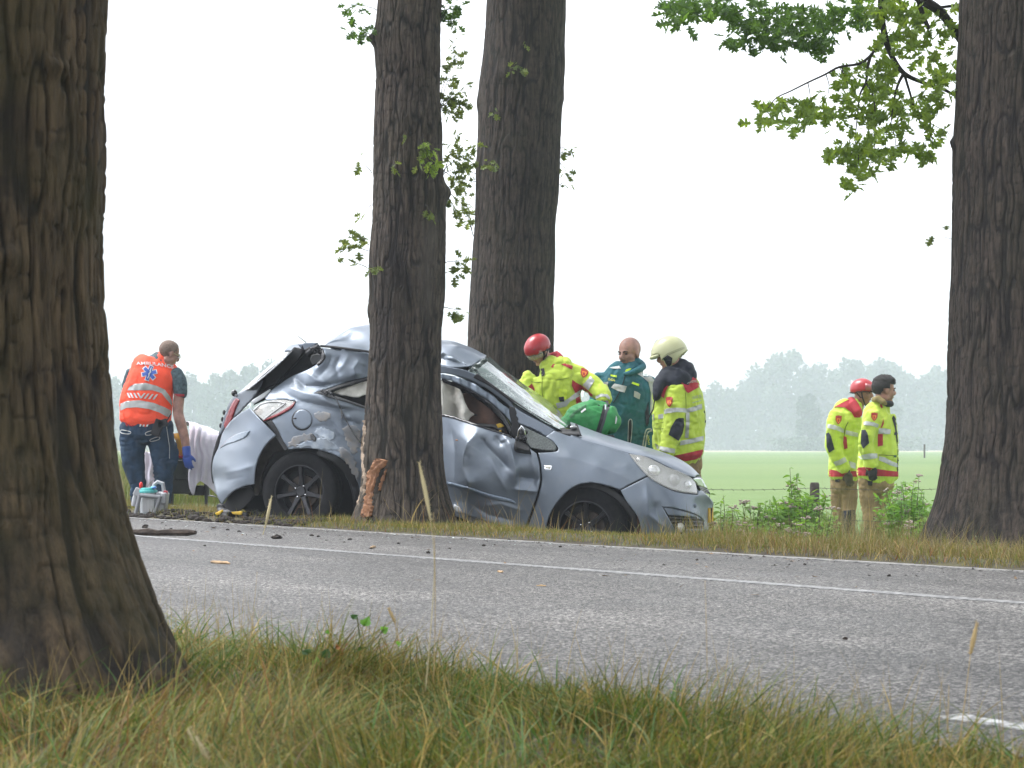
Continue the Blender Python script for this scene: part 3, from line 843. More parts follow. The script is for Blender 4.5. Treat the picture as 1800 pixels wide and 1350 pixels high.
ctrl = np.array([
 # rear bumper and corner
 (370,842,.78),(372,804,.72),(380,784,.66),(388,757,.62),(395,862,.34),(410,850,.20),(395,820,.36),(420,840,.10),(445,820,.03),(447,850,.04),(405,790,.30),(430,785,.10),(440,760,.07),(480,764,.02),(440,717,.12),(415,738,.30),(388,885,.45),(430,880,.10),
 # rear quarter
 (508,789,0),(558,789,-.02),(600,801,.0),(634,882,.10),(634,830,.09),(620,760,.11),(645,740,.18),(531,737,.0),(490,735,.02),(519,705,.03),(470,705,.10),(480,686,.16),(514,661,.20),(564,633,.27),(570,610,.30),(646,616,.40),(600,650,.26),(560,690,.10),(645,664,.34),(645,719,.24),(600,705,.12),(470,660,.30),
 (700,700,.46),(700,800,.38),(700,890,.34),(700,640,.52),(760,640,.44),(760,720,.28),(760,800,.24),(760,890,.22),
 # door
 (780,729,.20),(779,664,.36),(790,800,.13),(800,880,.12),(835,765,.05),(830,800,.0),(820,850,.0),(830,910,.04),(887,762,.09),(940,800,.01),(905,830,-.02),(945,850,.0),(930,900,.04),(918,930,.06),(850,695,.32),(900,715,.28),(930,735,.22),
 # wing
 (960,766,.12),(974,755,.16),(977,790,.05),(1003,765,.16),(1049,779,.15),(1107,795,.15),(1000,800,.03),(1050,820,.0),(1037,845,-.03),(980,880,-.02),(960,920,.0),(1090,860,-.02),(1100,820,.04),(1138,836,.05),
 # nose
 (1121,905,-.02),(1130,942,.02),(1160,890,.02),(1165,850,.07),(1187,862,.12),(1226,868,.32),(1190,930,.10),(1220,905,.22),(1235,930,.36),(1250,947,.66),(1254,885,.78),(1248,918,.70),(1236,840,.66),(1222,846,.44),(1202,831,.31),(1173,820,.21),(1135,802,.15),(1245,868,.58)])
def _phi(r): return np.sqrt(r * r + .0025)
_C = ctrl[:, :2] / 100.0
_A = _phi(np.linalg.norm(_C[:, None] - _C[None], axis=2)) - np.eye(len(_C)) * .0
_n = len(_C)
_M = np.zeros((_n + 3, _n + 3)); _M[:_n, :_n] = _A - .02 * np.eye(_n); _M[:_n, _n] = 1; _M[:_n, _n + 1:] = _C; _M[_n:, :_n] = _M[:_n, _n:].T
_w = np.linalg.solve(_M, np.append(ctrl[:, 2], [0, 0, 0]))
def seg_dist(P, line):
    """distance to a polyline and the side (sign) of the nearest span"""
    best = np.full(len(P), 1e9); sd = np.zeros(len(P)); tt = np.zeros(len(P)); L = len(line) - 1
    for i, (a, b_) in enumerate(zip(line, line[1:])):
        a = np.array(a, float); b_ = np.array(b_, float); d = b_ - a
        t = np.clip(((P - a) @ d) / (d @ d), 0, 1)
        q = a + t[:, None] * d; r = np.linalg.norm(P - q, axis=1)
        k = r < best
        best[k] = r[k]; sd[k] = np.sign(d[0] * (P[:, 1] - a[1]) - d[1] * (P[:, 0] - a[0]))[k]; tt[k] = ((i + t) / L)[k]
    return best, sd, tt
CREASES = [  # polyline, depth (+ in), falloff px
 ([(838,762),(822,778),(814,800),(813,822),(822,848),(822,884)], -.050, 15),
 ([(842,765),(853,783),(880,810),(903,831)], .030, 11),
 ([(868,764),(880,779),(890,776)], .022, 6), ([(880,779),(892,768)], -.012, 5),
 ([(891,766),(898,787),(905,823),(905,857)], -.036, 10),
 ([(906,838),(948,843)], .034, 9), ([(902,860),(946,864)], -.020, 6),
 ([(930,790),(940,830),(946,862)], -.010, 7),
 ([(825,884),(860,905),(915,918)], .014, 9),
 ([(518,663),(535,678),(568,678),(605,672),(643,662)], .026, 7),
 ([(500,690),(527,705),(577,716),(640,724)], .022, 7), ([(505,680),(540,692),(590,703)], -.012, 7),
 ([(572,615),(570,636),(550,655)], -.020, 9), ([(600,622),(590,645),(596,664)], .014, 8), ([(636,628),(622,648),(628,664)], -.016, 8),
 ([(560,765),(590,780),(612,805)], -.014, 8), ([(575,735),(600,765),(640,790)], .014, 9), ([(610,725),(632,760)], -.014, 7),
 ([(470,712),(480,745)], .008, 6), ([(585,622),(576,645),(560,662)], .009, 6), ([(612,624),(604,641),(590,656),(574,668)], -.008, 6), ([(640,640),(634,656)], .008, 5), ([(540,655),(556,668),(580,674)], -.012, 5), ([(560,700),(590,712),(620,716)], -.014, 5), ([(600,738),(622,742),(640,752)], .016, 6), ([(545,752),(570,748),(590,756)], .008, 5), ([(790,742),(800,790),(798,850)], .016, 9), ([(848,890),(880,886),(925,900)], -.010, 6), ([(860,800),(878,840),(892,866)], -.010, 8),
 ([(390,832),(420,826),(447,818)], -.012, 5), ([(395,845),(430,838)], .010, 6),
 ([(960,800),(1010,806),(1070,826),(1120,850)], -.007, 9),
 ([(1136,850),(1140,905),(1175,932)], -.016, 7), ([(1150,880),(1160,930)], .010, 9)]
def field(px, py, dents=True):
    P = np.stack([np.asarray(px, float).ravel(), np.asarray(py, float).ravel()], -1)
    Q = P / 100.0
    r = _phi(np.linalg.norm(Q[:, None] - _C[None], axis=2))
    z = r @ _w[:_n] + _w[_n] + Q @ _w[_n + 1:]
    if dents:
        for line, amp, w in CREASES:
            d, s, t = seg_dist(P, line)
            z = z + 1.5 * amp * np.exp(-(np.sqrt(d * d + .3) - .55) / w) * (sstep(-.02, .25, t) * sstep(1.02, .75, t) * .8 + .2)
        crash = sstep(470, 520, P[:, 0]) * sstep(955, 925, P[:, 0])
        z = z + crash * ((vnoise(P[:, 0] / 28, P[:, 1] / 28, seed=71) - .5) * .005 + (vnoise(P[:, 0] / 9, P[:, 1] / 9, seed=72) - .5) * .0015)
    return z

def smooth_poly(pts, step=3.0):
    """closed outline; points (x, y) are smooth, (x, y, 1) are corners"""
    n = len(pts); cor = [i for i, p in enumerate(pts) if len(p) > 2]
    if not cor: 
        P = np.array([p[:2] for p in pts], float); L = [np.vstack([P[-1:], P, P[:2]])]
        c = crom(L[0], 8)[8:-8]; runs = [c]
    else:
        runs = []
        for a, b_ in zip(cor, cor[1:] + [cor[0] + n]):
            P = np.array([pts[i % n][:2] for i in range(a, b_ + 1)], float)
            runs.append(crom(P, 8)[:-1] if len(P) > 2 else P[:-1])
    c = np.vstack(runs)
    # resample
    c2 = np.vstack([c, c[:1]]); d = np.r_[0, np.cumsum(np.linalg.norm(np.diff(c2, axis=0), axis=1))]
    out = []
    cs = set(); 
    m = max(6, int(d[-1] / step)); s = np.linspace(0, d[-1], m, endpoint=False)
    pts2 = np.stack([np.interp(s, d, c2[:, 0]), np.interp(s, d, c2[:, 1])], -1)
    for p in pts:      # keep the corners sharp
        if len(p) > 2:
            k = np.argmin(np.linalg.norm(pts2 - np.array(p[:2]), axis=1)); pts2[k] = p[:2]
    return pts2

def inside(P, poly):
    x, y = P[:, 0], P[:, 1]; r = np.zeros(len(P), bool)
    for (x1, y1), (x2, y2) in zip(poly, np.roll(poly, -1, axis=0)):
        if y1 == y2: continue
        c = ((y1 > y) != (y2 > y)) & (x < (x2 - x1) * (y - y1) / (y2 - y1) + x1); r ^= c
    return r

def tri_poly(outline, holes=(), step=3.0, grid=None):
    """triangulate an outline densely; returns 2-D points and triangles"""
    grid = grid or step
    o = smooth_poly(outline, step); hs = [smooth_poly(h, step) for h in holes]
    mn, mx_ = o.min(0), o.max(0)
    gx, gy = np.meshgrid(np.arange(mn[0], mx_[0], grid), np.arange(mn[1], mx_[1], grid * .9))
    gx = gx + (np.arange(gx.shape[0]) % 2)[:, None] * grid * .5
    g_ = np.stack([gx.ravel(), gy.ravel()], -1)
    k = inside(g_, o)
    for h in hs: k &= ~inside(g_, h)
    g_ = g_[k]
    B = np.vstack([o] + hs)
    if len(g_):
        dm = np.min(np.linalg.norm(g_[:, None] - B[None], axis=2), axis=1); g_ = g_[dm > step * .5]
    allp = np.vstack([B, g_]); E = []; off = 0
    for l in [o] + hs:
        E += [(off + i, off + (i + 1) % len(l)) for i in range(len(l))]; off += len(l)
    vs, es, fs, *_ = mgeo.delaunay_2d_cdt([Vector(p) for p in allp], E, [], 0, 1e-4)
    vs = np.array([v[:] for v in vs]); fs = np.array([f for f in fs if len(f) == 3])
    c = vs[fs].mean(1); k = inside(c, o)
    for h in hs: k &= ~inside(c, h)
    return vs, fs[k]

car = empty("wrecked_car", carP(800, 905, .8)); tag(car, "crumpled silver blue hatchback wrapped around an oak, rear smashed open", "car")

def panel(name, outline, m, off=0.0, holes=(), b=None, thick=.010, step=3.2, parent=None, sharp=60, rough=0.0):
    """sheet-metal panel: outline traced on the flank, lifted to the flank's own depth"""
    vs, fs = tri_poly(outline, holes, step)
    bb = field(vs[:, 0], vs[:, 1]) if b is None else (b(vs) if callable(b) else np.full(len(vs), float(b)))
    bb = bb + off
    if rough: bb = bb + (vnoise(vs[:, 0] / 6, vs[:, 1] / 6, seed=77) - .5) * rough
    V = [carP(p[0], p[1], q) for p, q in zip(vs, bb)]
    Fc = [tuple(f) for f in fs]
    o = mesh_obj(name, V, Fc, m, parent or car)
    bm = bmesh.new(); bm.from_mesh(o.data); bmesh.ops.recalc_face_normals(bm, faces=bm.faces)
    s = sum((f.normal.y * f.calc_area() for f in bm.faces))
    if s > 0: bmesh.ops.reverse_faces(bm, faces=bm.faces)
    bm.to_mesh(o.data); bm.free()
    o.data.polygons.foreach_set("use_smooth", np.ones(len(o.data.polygons), dtype=bool))
    if thick:
        sm = o.modifiers.new("thickness", 'SOLIDIFY'); sm.thickness = thick; sm.offset = -1
        o.data.set_sharp_from_angle(angle=math.radians(sharp))
    return o

def patch(name, rows, m, nu=8, nv=8, parent=None, crumple=0.0, cs=.08, seed=0, thick=.008, crease=False, sharp=None):
    """surface through rows of (px, py, b)"""
    R = np.array(rows, float)
    A = np.stack([crom(r, nu) for r in R])
    cols = []
    for j in range(A.shape[1]):
        if crease:
            c = np.vstack([A[i, j] + (A[i + 1, j] - A[i, j]) * np.linspace(0, 1, nv, endpoint=False)[:, None] for i in range(len(R) - 1)] + [A[-1:, j]])
        else: c = crom(A[:, j], nv)
        cols.append(c)
    S = np.stack(cols, 1); nr, nc = S.shape[:2]
    P = np.array([carP(*p)[:] for p in S.reshape(-1, 3)])
    if crumple:
        nz = vnoise(P[:, 0] / cs, P[:, 1] / cs, P[:, 2] / cs, seed=seed) - .5; nz2 = np.abs(vnoise(P[:, 0] / cs / 2, P[:, 1] / cs / 2, P[:, 2] / cs / 2, seed=seed + 1) - .5)
        P[:, 2] += crumple * (nz + nz2); P[:, 1] += crumple * .6 * (nz2 - nz)
    o = fast_mesh(name, P, grid_faces(nc, nr), m, parent or car, True)
    bm = bmesh.new(); bm.from_mesh(o.data)
    if sum(f.normal.y * f.calc_area() for f in bm.faces) - .35 * sum(f.normal.z * f.calc_area() for f in bm.faces) > 0: bmesh.ops.reverse_faces(bm, faces=bm.faces); bm.to_mesh(o.data)
    bm.free()
    if thick:
        sm = o.modifiers.new("thickness", 'SOLIDIFY'); sm.thickness = thick; sm.offset = -1
    o.data.polygons.foreach_set("use_smooth", np.ones(len(o.data.polygons), dtype=bool))
    if sharp: o.data.set_sharp_from_angle(angle=math.radians(sharp))
    return o

paint_m = mat("silver_blue_paint", (0.172, 0.204, 0.250), .45, metal=.4, coat=.22)
nt, b = nodes_of(paint_m)     # road dust and rain spots on the paint
tcn = nt.nodes.new("ShaderNodeTexCoord"); dn = nt.nodes.new("ShaderNodeTexNoise"); dn.inputs['Scale'].default_value = 7; dn.inputs['Detail'].default_value = 9; dn.inputs['Roughness'].default_value = .65
nt.links.new(tcn.outputs['Object'], dn.inputs['Vector'])
dr = nt.nodes.new("ShaderNodeMapRange"); dr.inputs[1].default_value = .48; dr.inputs[2].default_value = .75; dr.inputs[4].default_value = .5
nt.links.new(dn.outputs['Fac'], dr.inputs[0])
dm = nt.nodes.new("ShaderNodeMix"); dm.data_type = 'RGBA'; dm.inputs[6].default_value = (0.172, 0.204, 0.250, 1); dm.inputs[7].default_value = (0.235, 0.26, 0.285, 1)
nt.links.new(dr.outputs[0], dm.inputs[0]); nt.links.new(dm.outputs[2], b.inputs['Base Color'])
drr = nt.nodes.new("ShaderNodeMapRange"); drr.inputs[1].default_value = .4; drr.inputs[2].default_value = .75; drr.inputs[3].default_value = .40; drr.inputs[4].default_value = .5
nt.links.new(dn.outputs['Fac'], drr.inputs[0]); nt.links.new(drr.outputs[0], b.inputs['Roughness'])
black_pl = mat("black_plastic", (0.016, 0.016, 0.018), .5, noise=(40, .3), bump=(120, .2, .002))
dark_in = mat("dark_interior", (0.012, 0.012, 0.013), .8)
gloss_bk = mat("gloss_black_trim", (0.010, 0.010, 0.012), .18, coat=.5)
rubber = mat("tyre_rubber", (0.012, 0.012, 0.013), .8, spec=.2, noise=(30, .5), bump=(60, .3, .004))
rim_m = mat("dark_alloy", (0.040, 0.040, 0.044), .42, metal=.6, noise=(20, .4))
chrome = mat("chrome", (0.75, 0.76, 0.78), .15, metal=1.0)
silver_pl = mat("silver_plastic", (0.38, 0.385, 0.39), .35, metal=.4)
lens_clear = mat("clear_lens", (0.80, 0.80, 0.76), .12, coat=.3, alpha=.26)
red_lens = mat("red_lens", (0.22, 0.020, 0.025), .25, coat=.4, noise=(8, .5))
airbag_m = mat("airbag_fabric", (0.72, 0.70, 0.64), .9, noise=(5, .25), bump=(7, .7, .05))
primer = mat("scraped_primer", (0.30, 0.27, 0.24), .85, noise=(16, .5, (0.19, 0.22, 0.26)), bump=(60, .4, .004))
scuff = mat("scuffed_metal", (0.34, 0.38, 0.42), .6, metal=.2, noise=(18, .5, (0.20, 0.24, 0.30)), bump=(50, .5, .004))

# ---- what lies behind the skin
panel("inner_shell", [(392, 800, 1), (440, 730), (480, 700), (560, 640, 1), (700, 640, 1), (700, 900, 1), (640, 905), (560, 915), (450, 905), (392, 870, 1)], dark_in, b=.46, thick=.02, step=9)
panel("inner_shell", [(700, 720, 1), (905, 775, 1), (960, 772), (1100, 802), (1200, 850, 1), (1235, 940, 1), (1130, 950), (960, 950), (800, 915), (700, 900, 1)], dark_in, b=lambda v: .50 + .3 * sstep(1120, 1240, v[:, 0]), thick=.02, step=9)
panel("far_side", [(400, 800, 1), (440, 735), (520, 670), (566, 622, 1), (640, 592), (720, 596), (800, 615), (860, 640), (930, 705), (1010, 765), (1110, 798), (1195, 836), (1228, 862), (1232, 925, 1), (1130, 930), (560, 900), (420, 880)], paint_m, b=1.55, thick=.02, step=10, holes=[[(590, 660, 1), (640, 645), (760, 650), (840, 680), (890, 735, 1), (760, 715), (600, 690, 1)]])
panel("floor_pan", [(400, 880, 1), (640, 905, 1), (800, 915), (1120, 935, 1), (1120, 925, 1), (400, 868, 1)], dark_in, b=.7, thick=.9, step=12)
# ---- rear bumper
panel("rear_bumper", [(375, 845, 1), (373, 824), (376, 804), (384, 786), (391, 762), (404, 742), (420, 728), (438, 717, 1), (462, 742), (485, 765, 1), (470, 779), (458, 797), (451, 815), (448, 832), (447, 851, 1), (428, 855), (410, 864), (398, 876), (390, 887, 1), (380, 868)], paint_m, thick=.006, step=2.6)
panel("bumper_strip", [(386, 788, 1), (400, 772), (420, 761), (439, 757, 1), (432, 768), (415, 776), (400, 781)], mat("dark_blue_insert", (0.11, 0.15, 0.20), .3, metal=.5, coat=.6), off=-.010, step=2.4)
panel("bumper_skirt", [(381, 866, 1), (392, 886), (402, 872), (414, 862), (440, 853, 1), (447, 868), (430, 892), (405, 902), (390, 893)], dark_in, off=.16, step=3)
panel("rear_bumper_end", [(374, 850, 1), (376, 804), (386, 780), (392, 757, 1), (384, 765), (376, 790), (371, 815), (371, 835)], black_pl, b=.82, thick=.03, step=2.5)
# ---- tailgate, sprung and twisted
def b_gate(v): return .30 + .45 * sstep(470, 385, v[:, 0]) + .10 * sstep(620, 700, v[:, 1]) * 0
panel("tailgate", [(384, 768, 1), (390, 745), (398, 720), (406, 703), (416, 693, 1), (440, 681), (461, 669, 1), (458, 678), (447, 697), (432, 713), (418, 728), (402, 744), (391, 760)], mat("tailgate_paint", (0.12, 0.14, 0.17), .35, metal=.5, coat=.6, noise=(6, .4)), b=lambda v: b_gate(v) - .06, step=2.6)
panel("tail_lamp", [(393, 748, 1), (399, 728), (407, 710), (414, 700), (420, 704, 1), (412, 722), (407, 738), (398, 755)], red_lens, b=lambda v: b_gate(v) - .075, step=2.5, thick=.02)
panel("tail_lamp", [(391, 766, 1), (398, 750), (406, 742), (402, 752), (396, 764)], red_lens, b=lambda v: b_gate(v) - .08, step=2.5, thick=.02)
panel("tailgate_frame", [(430, 690, 1), (450, 670), (475, 648), (500, 628), (517, 610, 1), (531, 614, 1), (528, 626), (505, 652), (480, 676), (455, 690), (440, 704, 1)], black_pl, b=lambda v: .34 + .12 * sstep(470, 430, v[:, 0]), step=3, thick=.05)
panel("rear_glass", [(416, 694, 1), (440, 672), (470, 646), (498, 620), (510, 612, 1), (513, 617, 1), (490, 640), (462, 664), (440, 682, 1)], mat("tinted_glass", (0.04, 0.045, 0.05), .06, coat=.5, spec=.8), b=lambda v: .30 + .9 * np.clip((v[:, 0] * -.66 - v[:, 1] * .75 + 801) / 10, -.2, 1.1), step=2.6, thick=.006)
panel("spoiler", [(500, 617, 1), (508, 608), (522, 605), (540, 606, 1), (533, 613), (531, 619, 1), (524, 614), (514, 615), (506, 618)], paint_m, b=lambda v: .42 + .3 * sstep(616, 605, v[:, 1]), step=2.4, thick=.02)
panel("spoiler", [(523, 605, 1), (545, 602), (558, 603, 1), (552, 608), (545, 613), (532, 617, 1), (527, 610)], paint_m, b=.5, step=2.6, thick=.03)
panel("boot_opening", [(455, 690, 1), (480, 674), (500, 656), (520, 632), (538, 614), (556, 606, 1), (566, 614), (568, 628), (560, 637), (540, 650), (515, 662), (478, 686), (470, 700), (446, 712, 1)], dark_in, b=.52, step=4, thick=.01)
mb = MB(); mb.tube([carP(541, 622, .38), carP(552, 613, .36), carP(560, 609, .34)], [.03, .025, .02], 8); mb.tube([carP(532, 618, .4), carP(545, 612, .4)], [.012, .012], 8)
for i in range(6): mb.ellipsoid(carP(548 + i * 3.2, 613 + (i % 3) * 3, .35), (.018, .02, .014), None, 8, 5)
mb.build("broken_hinge", black_pl, car)
panel("hanging_trim", [(548, 624, 1), (560, 622), (565, 630), (560, 637), (549, 641, 1), (545, 632)], mat("grey_trim", (0.12, 0.125, 0.13), .6), b=.42, step=2.6)
panel("boot_seal", [(566, 612, 1), (570, 622), (567, 634), (558, 641), (556, 639, 1), (563, 632), (565, 622)], black_pl, off=-.02, step=2.2, thick=.02)
panel("lamp_bracket", [(443, 707, 1), (444, 703), (474, 684, 1), (475, 687), (466, 698, 1), (446, 710)], mat("white_bracket", (.66, .68, .70), .4), b=.26, step=2.5)
mb = MB(); mb.ellipsoid(carP(412, 691, .60), (.026, .03, .03), None, 12, 8); mb.tube([carP(412, 693, .6), carP(418, 696, .55)], .012, 8); mb.build("tailgate_latch", gloss_bk, car)
mb = MB(); mb.tube([carP(538, 602, .5), carP(523, 590, .5)], [.004, .002], 6); mb.build("aerial", black_pl, car)
mb = MB()
for q in [(394, 725), (391, 737), (388, 748), (387, 762)]: mb.ellipsoid(carP(q[0], q[1], .74), (.014, .03, .022), None, 8, 6)
mb.build("number_plate_lamp", black_pl, car)
# ---- rear quarter
panel("rear_quarter", [(477, 686, 1), (495, 673), (514, 661), (540, 650), (562, 637), (569, 622), (565, 611, 1), (600, 616), (646, 621), (700, 630, 1), (700, 655, 1), (646, 663), (610, 671), (578, 682), (553, 690, 1), (577, 697), (610, 707), (646, 720), (700, 735, 1), (700, 900, 1), (638, 895, 1), (634, 882), (631, 853), (620, 826), (595, 803), (558, 790), (530, 788), (507, 790, 1), (497, 773), (487, 753), (478, 739, 1), (490, 731), (513, 717), (520, 704, 1), (495, 702), (471, 704), (466, 700, 1)], paint_m, step=2.4, thick=.006)
panel("arch_edge", [(478, 739, 1), (488, 753), (498, 773), (507, 790, 1), (500, 792), (488, 775), (478, 757), (466, 742, 1)], black_pl, off=.03, step=2.5, thick=.02)
panel("arch_liner", [(560, 790, 1), (590, 800), (615, 822), (630, 855), (633, 897, 1), (622, 897, 1), (618, 860), (605, 832), (585, 812), (558, 800)], black_pl, off=.06, step=3, thick=.04)
panel("arch_liner", [(485, 766, 1), (503, 790), (480, 798), (462, 830), (455, 870, 1), (447, 868), (449, 830), (458, 797), (470, 779)], mat("muddy_liner", (0.035, 0.028, 0.022), .9, noise=(20, .7)), b=.20, step=3, thick=.04)
# tail light unit
panel("tail_light_housing", [(443, 722, 1), (455, 711), (471, 704), (495, 702), (519, 705, 1), (512, 717), (488, 731), (463, 740, 1), (452, 730)], silver_pl, off=.035, step=2.4, thick=.02)
for (px, py, r) in [(456, 724, 7.5), (482, 720, 5.5), (493, 713, 4.5)]:
    mb = MB(); c = carP(px, py, float(field([px], [py])[0]) + .03); rr = r / 225.0
    mb.ellipsoid(c, (rr, .02, rr), None, 14, 8); mb.build("lamp_bowl", chrome if r < 7 else mat("pinkish_bowl", (.45, .36, .33), .3, metal=.5), car)
panel("tail_light", [(444, 722, 1), (455, 711), (471, 704.5), (495, 702.5), (518, 705.5, 1), (511, 716.5), (488, 730.5), (464, 739, 1), (453, 730)], lens_clear, off=-.006, step=2.4, thick=.004)
panel("tail_light_edge", [(463, 740, 1), (488, 731), (512, 717), (520, 704, 1), (509, 714), (487, 727), (466, 736)], red_lens, off=-.012, step=2, thick=.01)
mb = MB(); c = [carP(x, y, float(field([x], [y])[0]) - .012) for x, y in [(446, 722), (458, 711), (474, 706), (490, 706), (502, 709)]]; mb.tube(c, .007, 6); mb.tube([carP(x, y, float(field([x], [y])[0]) - .012) for x, y in [(502, 709), (490, 718), (476, 728), (465, 737)]], .006, 6); mb.build("lamp_bezel", silver_pl, car)
# fuel flap
cx, cy = 531.3, 737.5
def circ(cx, cy, rx, ry, n=20): return [(cx + rx * math.cos(2 * math.pi * i / n), cy + ry * math.sin(2 * math.pi * i / n)) for i in range(n)]
panel("fuel_flap_gap", circ(cx - .6, cy + .4, 18.2, 19), black_pl, off=-.003, step=2.4, thick=.004)
ff = panel("fuel_flap", circ(cx + .4, cy - .4, 16.4, 17.2), paint_m, off=-.010, step=2.4, thick=.006)
mb = MB(); mb.ellipsoid(carP(518.5, 735.5, -.012), (.016, .008, .006), None, 10, 6); mb.build("flap_catch", black_pl, car)
# scraped and torn paint on the flank
rj = random.Random(3)
def jag(pts, a=1.6):
    P = smooth_poly(pts, 4.0); return [(p[0] + rj.uniform(-a, a), p[1] + rj.uniform(-a, a), 1) for p in P]
for pts, m_ in [([(553, 726), (568, 724), (581, 729), (576, 738), (566, 742), (556, 734)], primer),
                ([(506, 783), (518, 766), (535, 762), (550, 764), (541, 776), (525, 780), (512, 787)], primer),
                ([(601, 755), (612, 747), (628, 750), (634, 765), (630, 788), (622, 800), (612, 784), (606, 768)], primer),
                ([(592, 792), (606, 788), (622, 806), (630, 830), (628, 850), (618, 826), (604, 806)], primer),
                ([(520, 784), (540, 777), (560, 770), (575, 772), (598, 790), (575, 790), (548, 788)], scuff),
                ([(552, 757), (572, 752), (590, 765), (582, 775), (562, 768)], scuff)]:
    panel("paint_scrape", jag(pts, 2.6), m_, off=-.0025, step=2.6, thick=.001)
panel("torn_edge", jag([(546, 762), (551, 764), (556, 770), (553, 777), (547, 772)], .6), gloss_bk, off=-.008, step=2, thick=.004)
# quarter window: torn curtain airbag, seal and dangling cables
panel("window_seal", [(552, 690, 1), (578, 683), (610, 672), (646, 664), (700, 656, 1), (700, 660, 1), (646, 668), (611, 677), (585, 686), (570, 693)], black_pl, off=.0, step=2.4, thick=.02)
panel("window_seal", [(566, 692, 1), (590, 696), (646, 715), (700, 731, 1), (700, 736, 1), (646, 719.5), (610, 707), (577, 698)], mat("seal_grey", (.06, .062, .066), .5), off=-.004, step=2.4, thick=.02)
panel("curtain_airbag", [(586, 690, 1), (600, 681), (620, 675), (646, 669), (700, 662, 1), (700, 700, 1), (646, 694), (628, 698), (606, 695)], airbag_m, b=lambda v: field(v[:, 0], v[:, 1], False) + .04 + .05 * vnoise(v[:, 0] / 12, v[:, 1] / 20, seed=8), step=2.6)
panel("cabin_back", [(556, 690, 1), (600, 674), (700, 655, 1), (905, 690, 1), (905, 775, 1), (700, 735, 1), (600, 706)], dark_in, b=.62, step=7)
mb = MB()
for i in range(7): mb.ellipsoid(carP(566 + i * 2.6, 690 + (i * 37 % 7) - 3, .07), (.016, .018, .014), None, 8, 5)
mb.build("torn_latch", mat("torn_dark_metal", (.06, .06, .065), .4, metal=.5, noise=(60, .6)), car)
for pts in ([(575, 686), (590, 700), (600, 722), (610, 742), (622, 762), (634, 779)], [(588, 697), (598, 715), (601, 732), (600, 736)]):
    mb = MB(); P = crom(np.array(pts, float), 6); mb.tube([carP(x, y, float(field([x], [y])[0]) - .03) for x, y in P], .005, 6); mb.build("dangling_cable", gloss_bk, car)
# ---- roof
ROOF = [[(564, 609, .32), (600, 614, .35), (646, 619, .40), (690, 628, .47), (735, 638, .46), (776, 647, .37), (800, 650, .36), (828, 646, .40)],
        [(570, 606, .36), (604, 600, .50), (640, 600, .55), (690, 604, .60), (735, 614, .60), (776, 622, .52), (806, 630, .50), (836, 638, .52)],
        [(576, 602, .46), (604, 588, .64), (624, 577.5, .76), (660, 577, .82), (715, 587, .85), (775, 602, .76), (812, 612.5, .70), (853, 629, .76)],
        [(580, 606, 1.0), (604, 594, 1.1), (628, 584, 1.15), (665, 582, 1.2), (720, 590, 1.2), (780, 607, 1.2), (818, 618, 1.2), (856, 634, 1.2)],
        [(582, 620, 1.5), (610, 608, 1.52), (636, 596, 1.53), (672, 594, 1.53), (725, 600, 1.53), (785, 618, 1.53), (822, 630, 1.53), (858, 645, 1.53)]]
patch("roof", ROOF, paint_m, 7, 7, crumple=.05, cs=.17, seed=21, thick=.006, crease=False, sharp=None)
mb = MB(); mb.tube([carP(x, y, b_) for x, y, b_ in [(563, 608, .30), (585, 610, .32), (610, 613, .33), (646, 618, .37), (690, 628, .44)]], .011, 6); mb.build("roof_gutter", black_pl, car)
panel("torn_roof_edge", jag([(776, 619), (792, 626), (812, 636), (822, 643), (806, 645), (790, 646), (777, 642)], .8), mat("crumpled_bare_metal", (.36, .40, .43), .35, metal=.6, noise=(14, .6, (.22, .27, .33))), b=lambda v: .40 + .06 * vnoise(v[:, 0] / 7, v[:, 1] / 9, seed=4), step=2.2, thick=.004)
panel("headlining", [(700, 640, 1), (776, 648), (806, 647), (824, 644, 1), (826, 656), (850, 672, 1), (818, 662), (776, 656), (700, 660, 1)], mat("dark_headlining", (.03, .03, .032), .8), b=.50, step=4, thick=.01)
# ---- pillar, door frame, windows
panel("side_rail", [(700, 628, 1), (776, 643), (818, 651), (858, 670), (888, 693), (904, 713), (907, 722, 1), (898, 716), (884, 704), (855, 683), (816, 664), (776, 655), (700, 640, 1)], paint_m, b=lambda v: .33 - .03 * np.sin(np.clip((v[:, 0] - 700) / 200, 0, 1) * 3.1), step=2.4, thick=.03)
panel("door_frame", [(700, 642, 1), (776, 657), (816, 667), (850, 685), (880, 708), (897, 724), (899, 744, 1), (892, 735), (872, 715), (845, 695), (812, 677), (776, 665), (700, 652, 1)], mat("door_frame_paint", (0.25, 0.30, 0.37), .4, metal=.5, coat=.5, noise=(9, .3)), b=lambda v: .30 + .012 * np.sin(v[:, 0] * .2), step=2.4, thick=.02)
panel("window_seal", [(776, 665, 1), (812, 678), (845, 696), (872, 716), (891, 738), (906, 772, 1), (899, 769, 1), (884, 743), (866, 723), (840, 703), (810, 685), (776, 671, 1)], gloss_bk, b=.30, step=2.4, thick=.03)
panel("pillar_trim", [(896, 714, 1), (906, 720), (914, 752, 1), (907, 772, 1), (898, 762), (899, 744), (895, 726)], black_pl, b=.235, step=2.4, thick=.02)
panel("front_pillar", [(905, 716, 1), (922, 727), (956, 745), (975, 756, 1), (959, 767, 1), (935, 753), (913, 745, 1)], paint_m, b=lambda v: field(v[:, 0], v[:, 1]) * .2 + .18, step=2.6)
panel("door_glass_edge", [(700, 722, 1), (779, 728), (820, 739), (887, 761), (900, 768, 1), (900, 771, 1), (887, 764.5), (820, 743), (779, 732), (700, 727, 1)], gloss_bk, off=-.006, step=2.5, thick=.03)
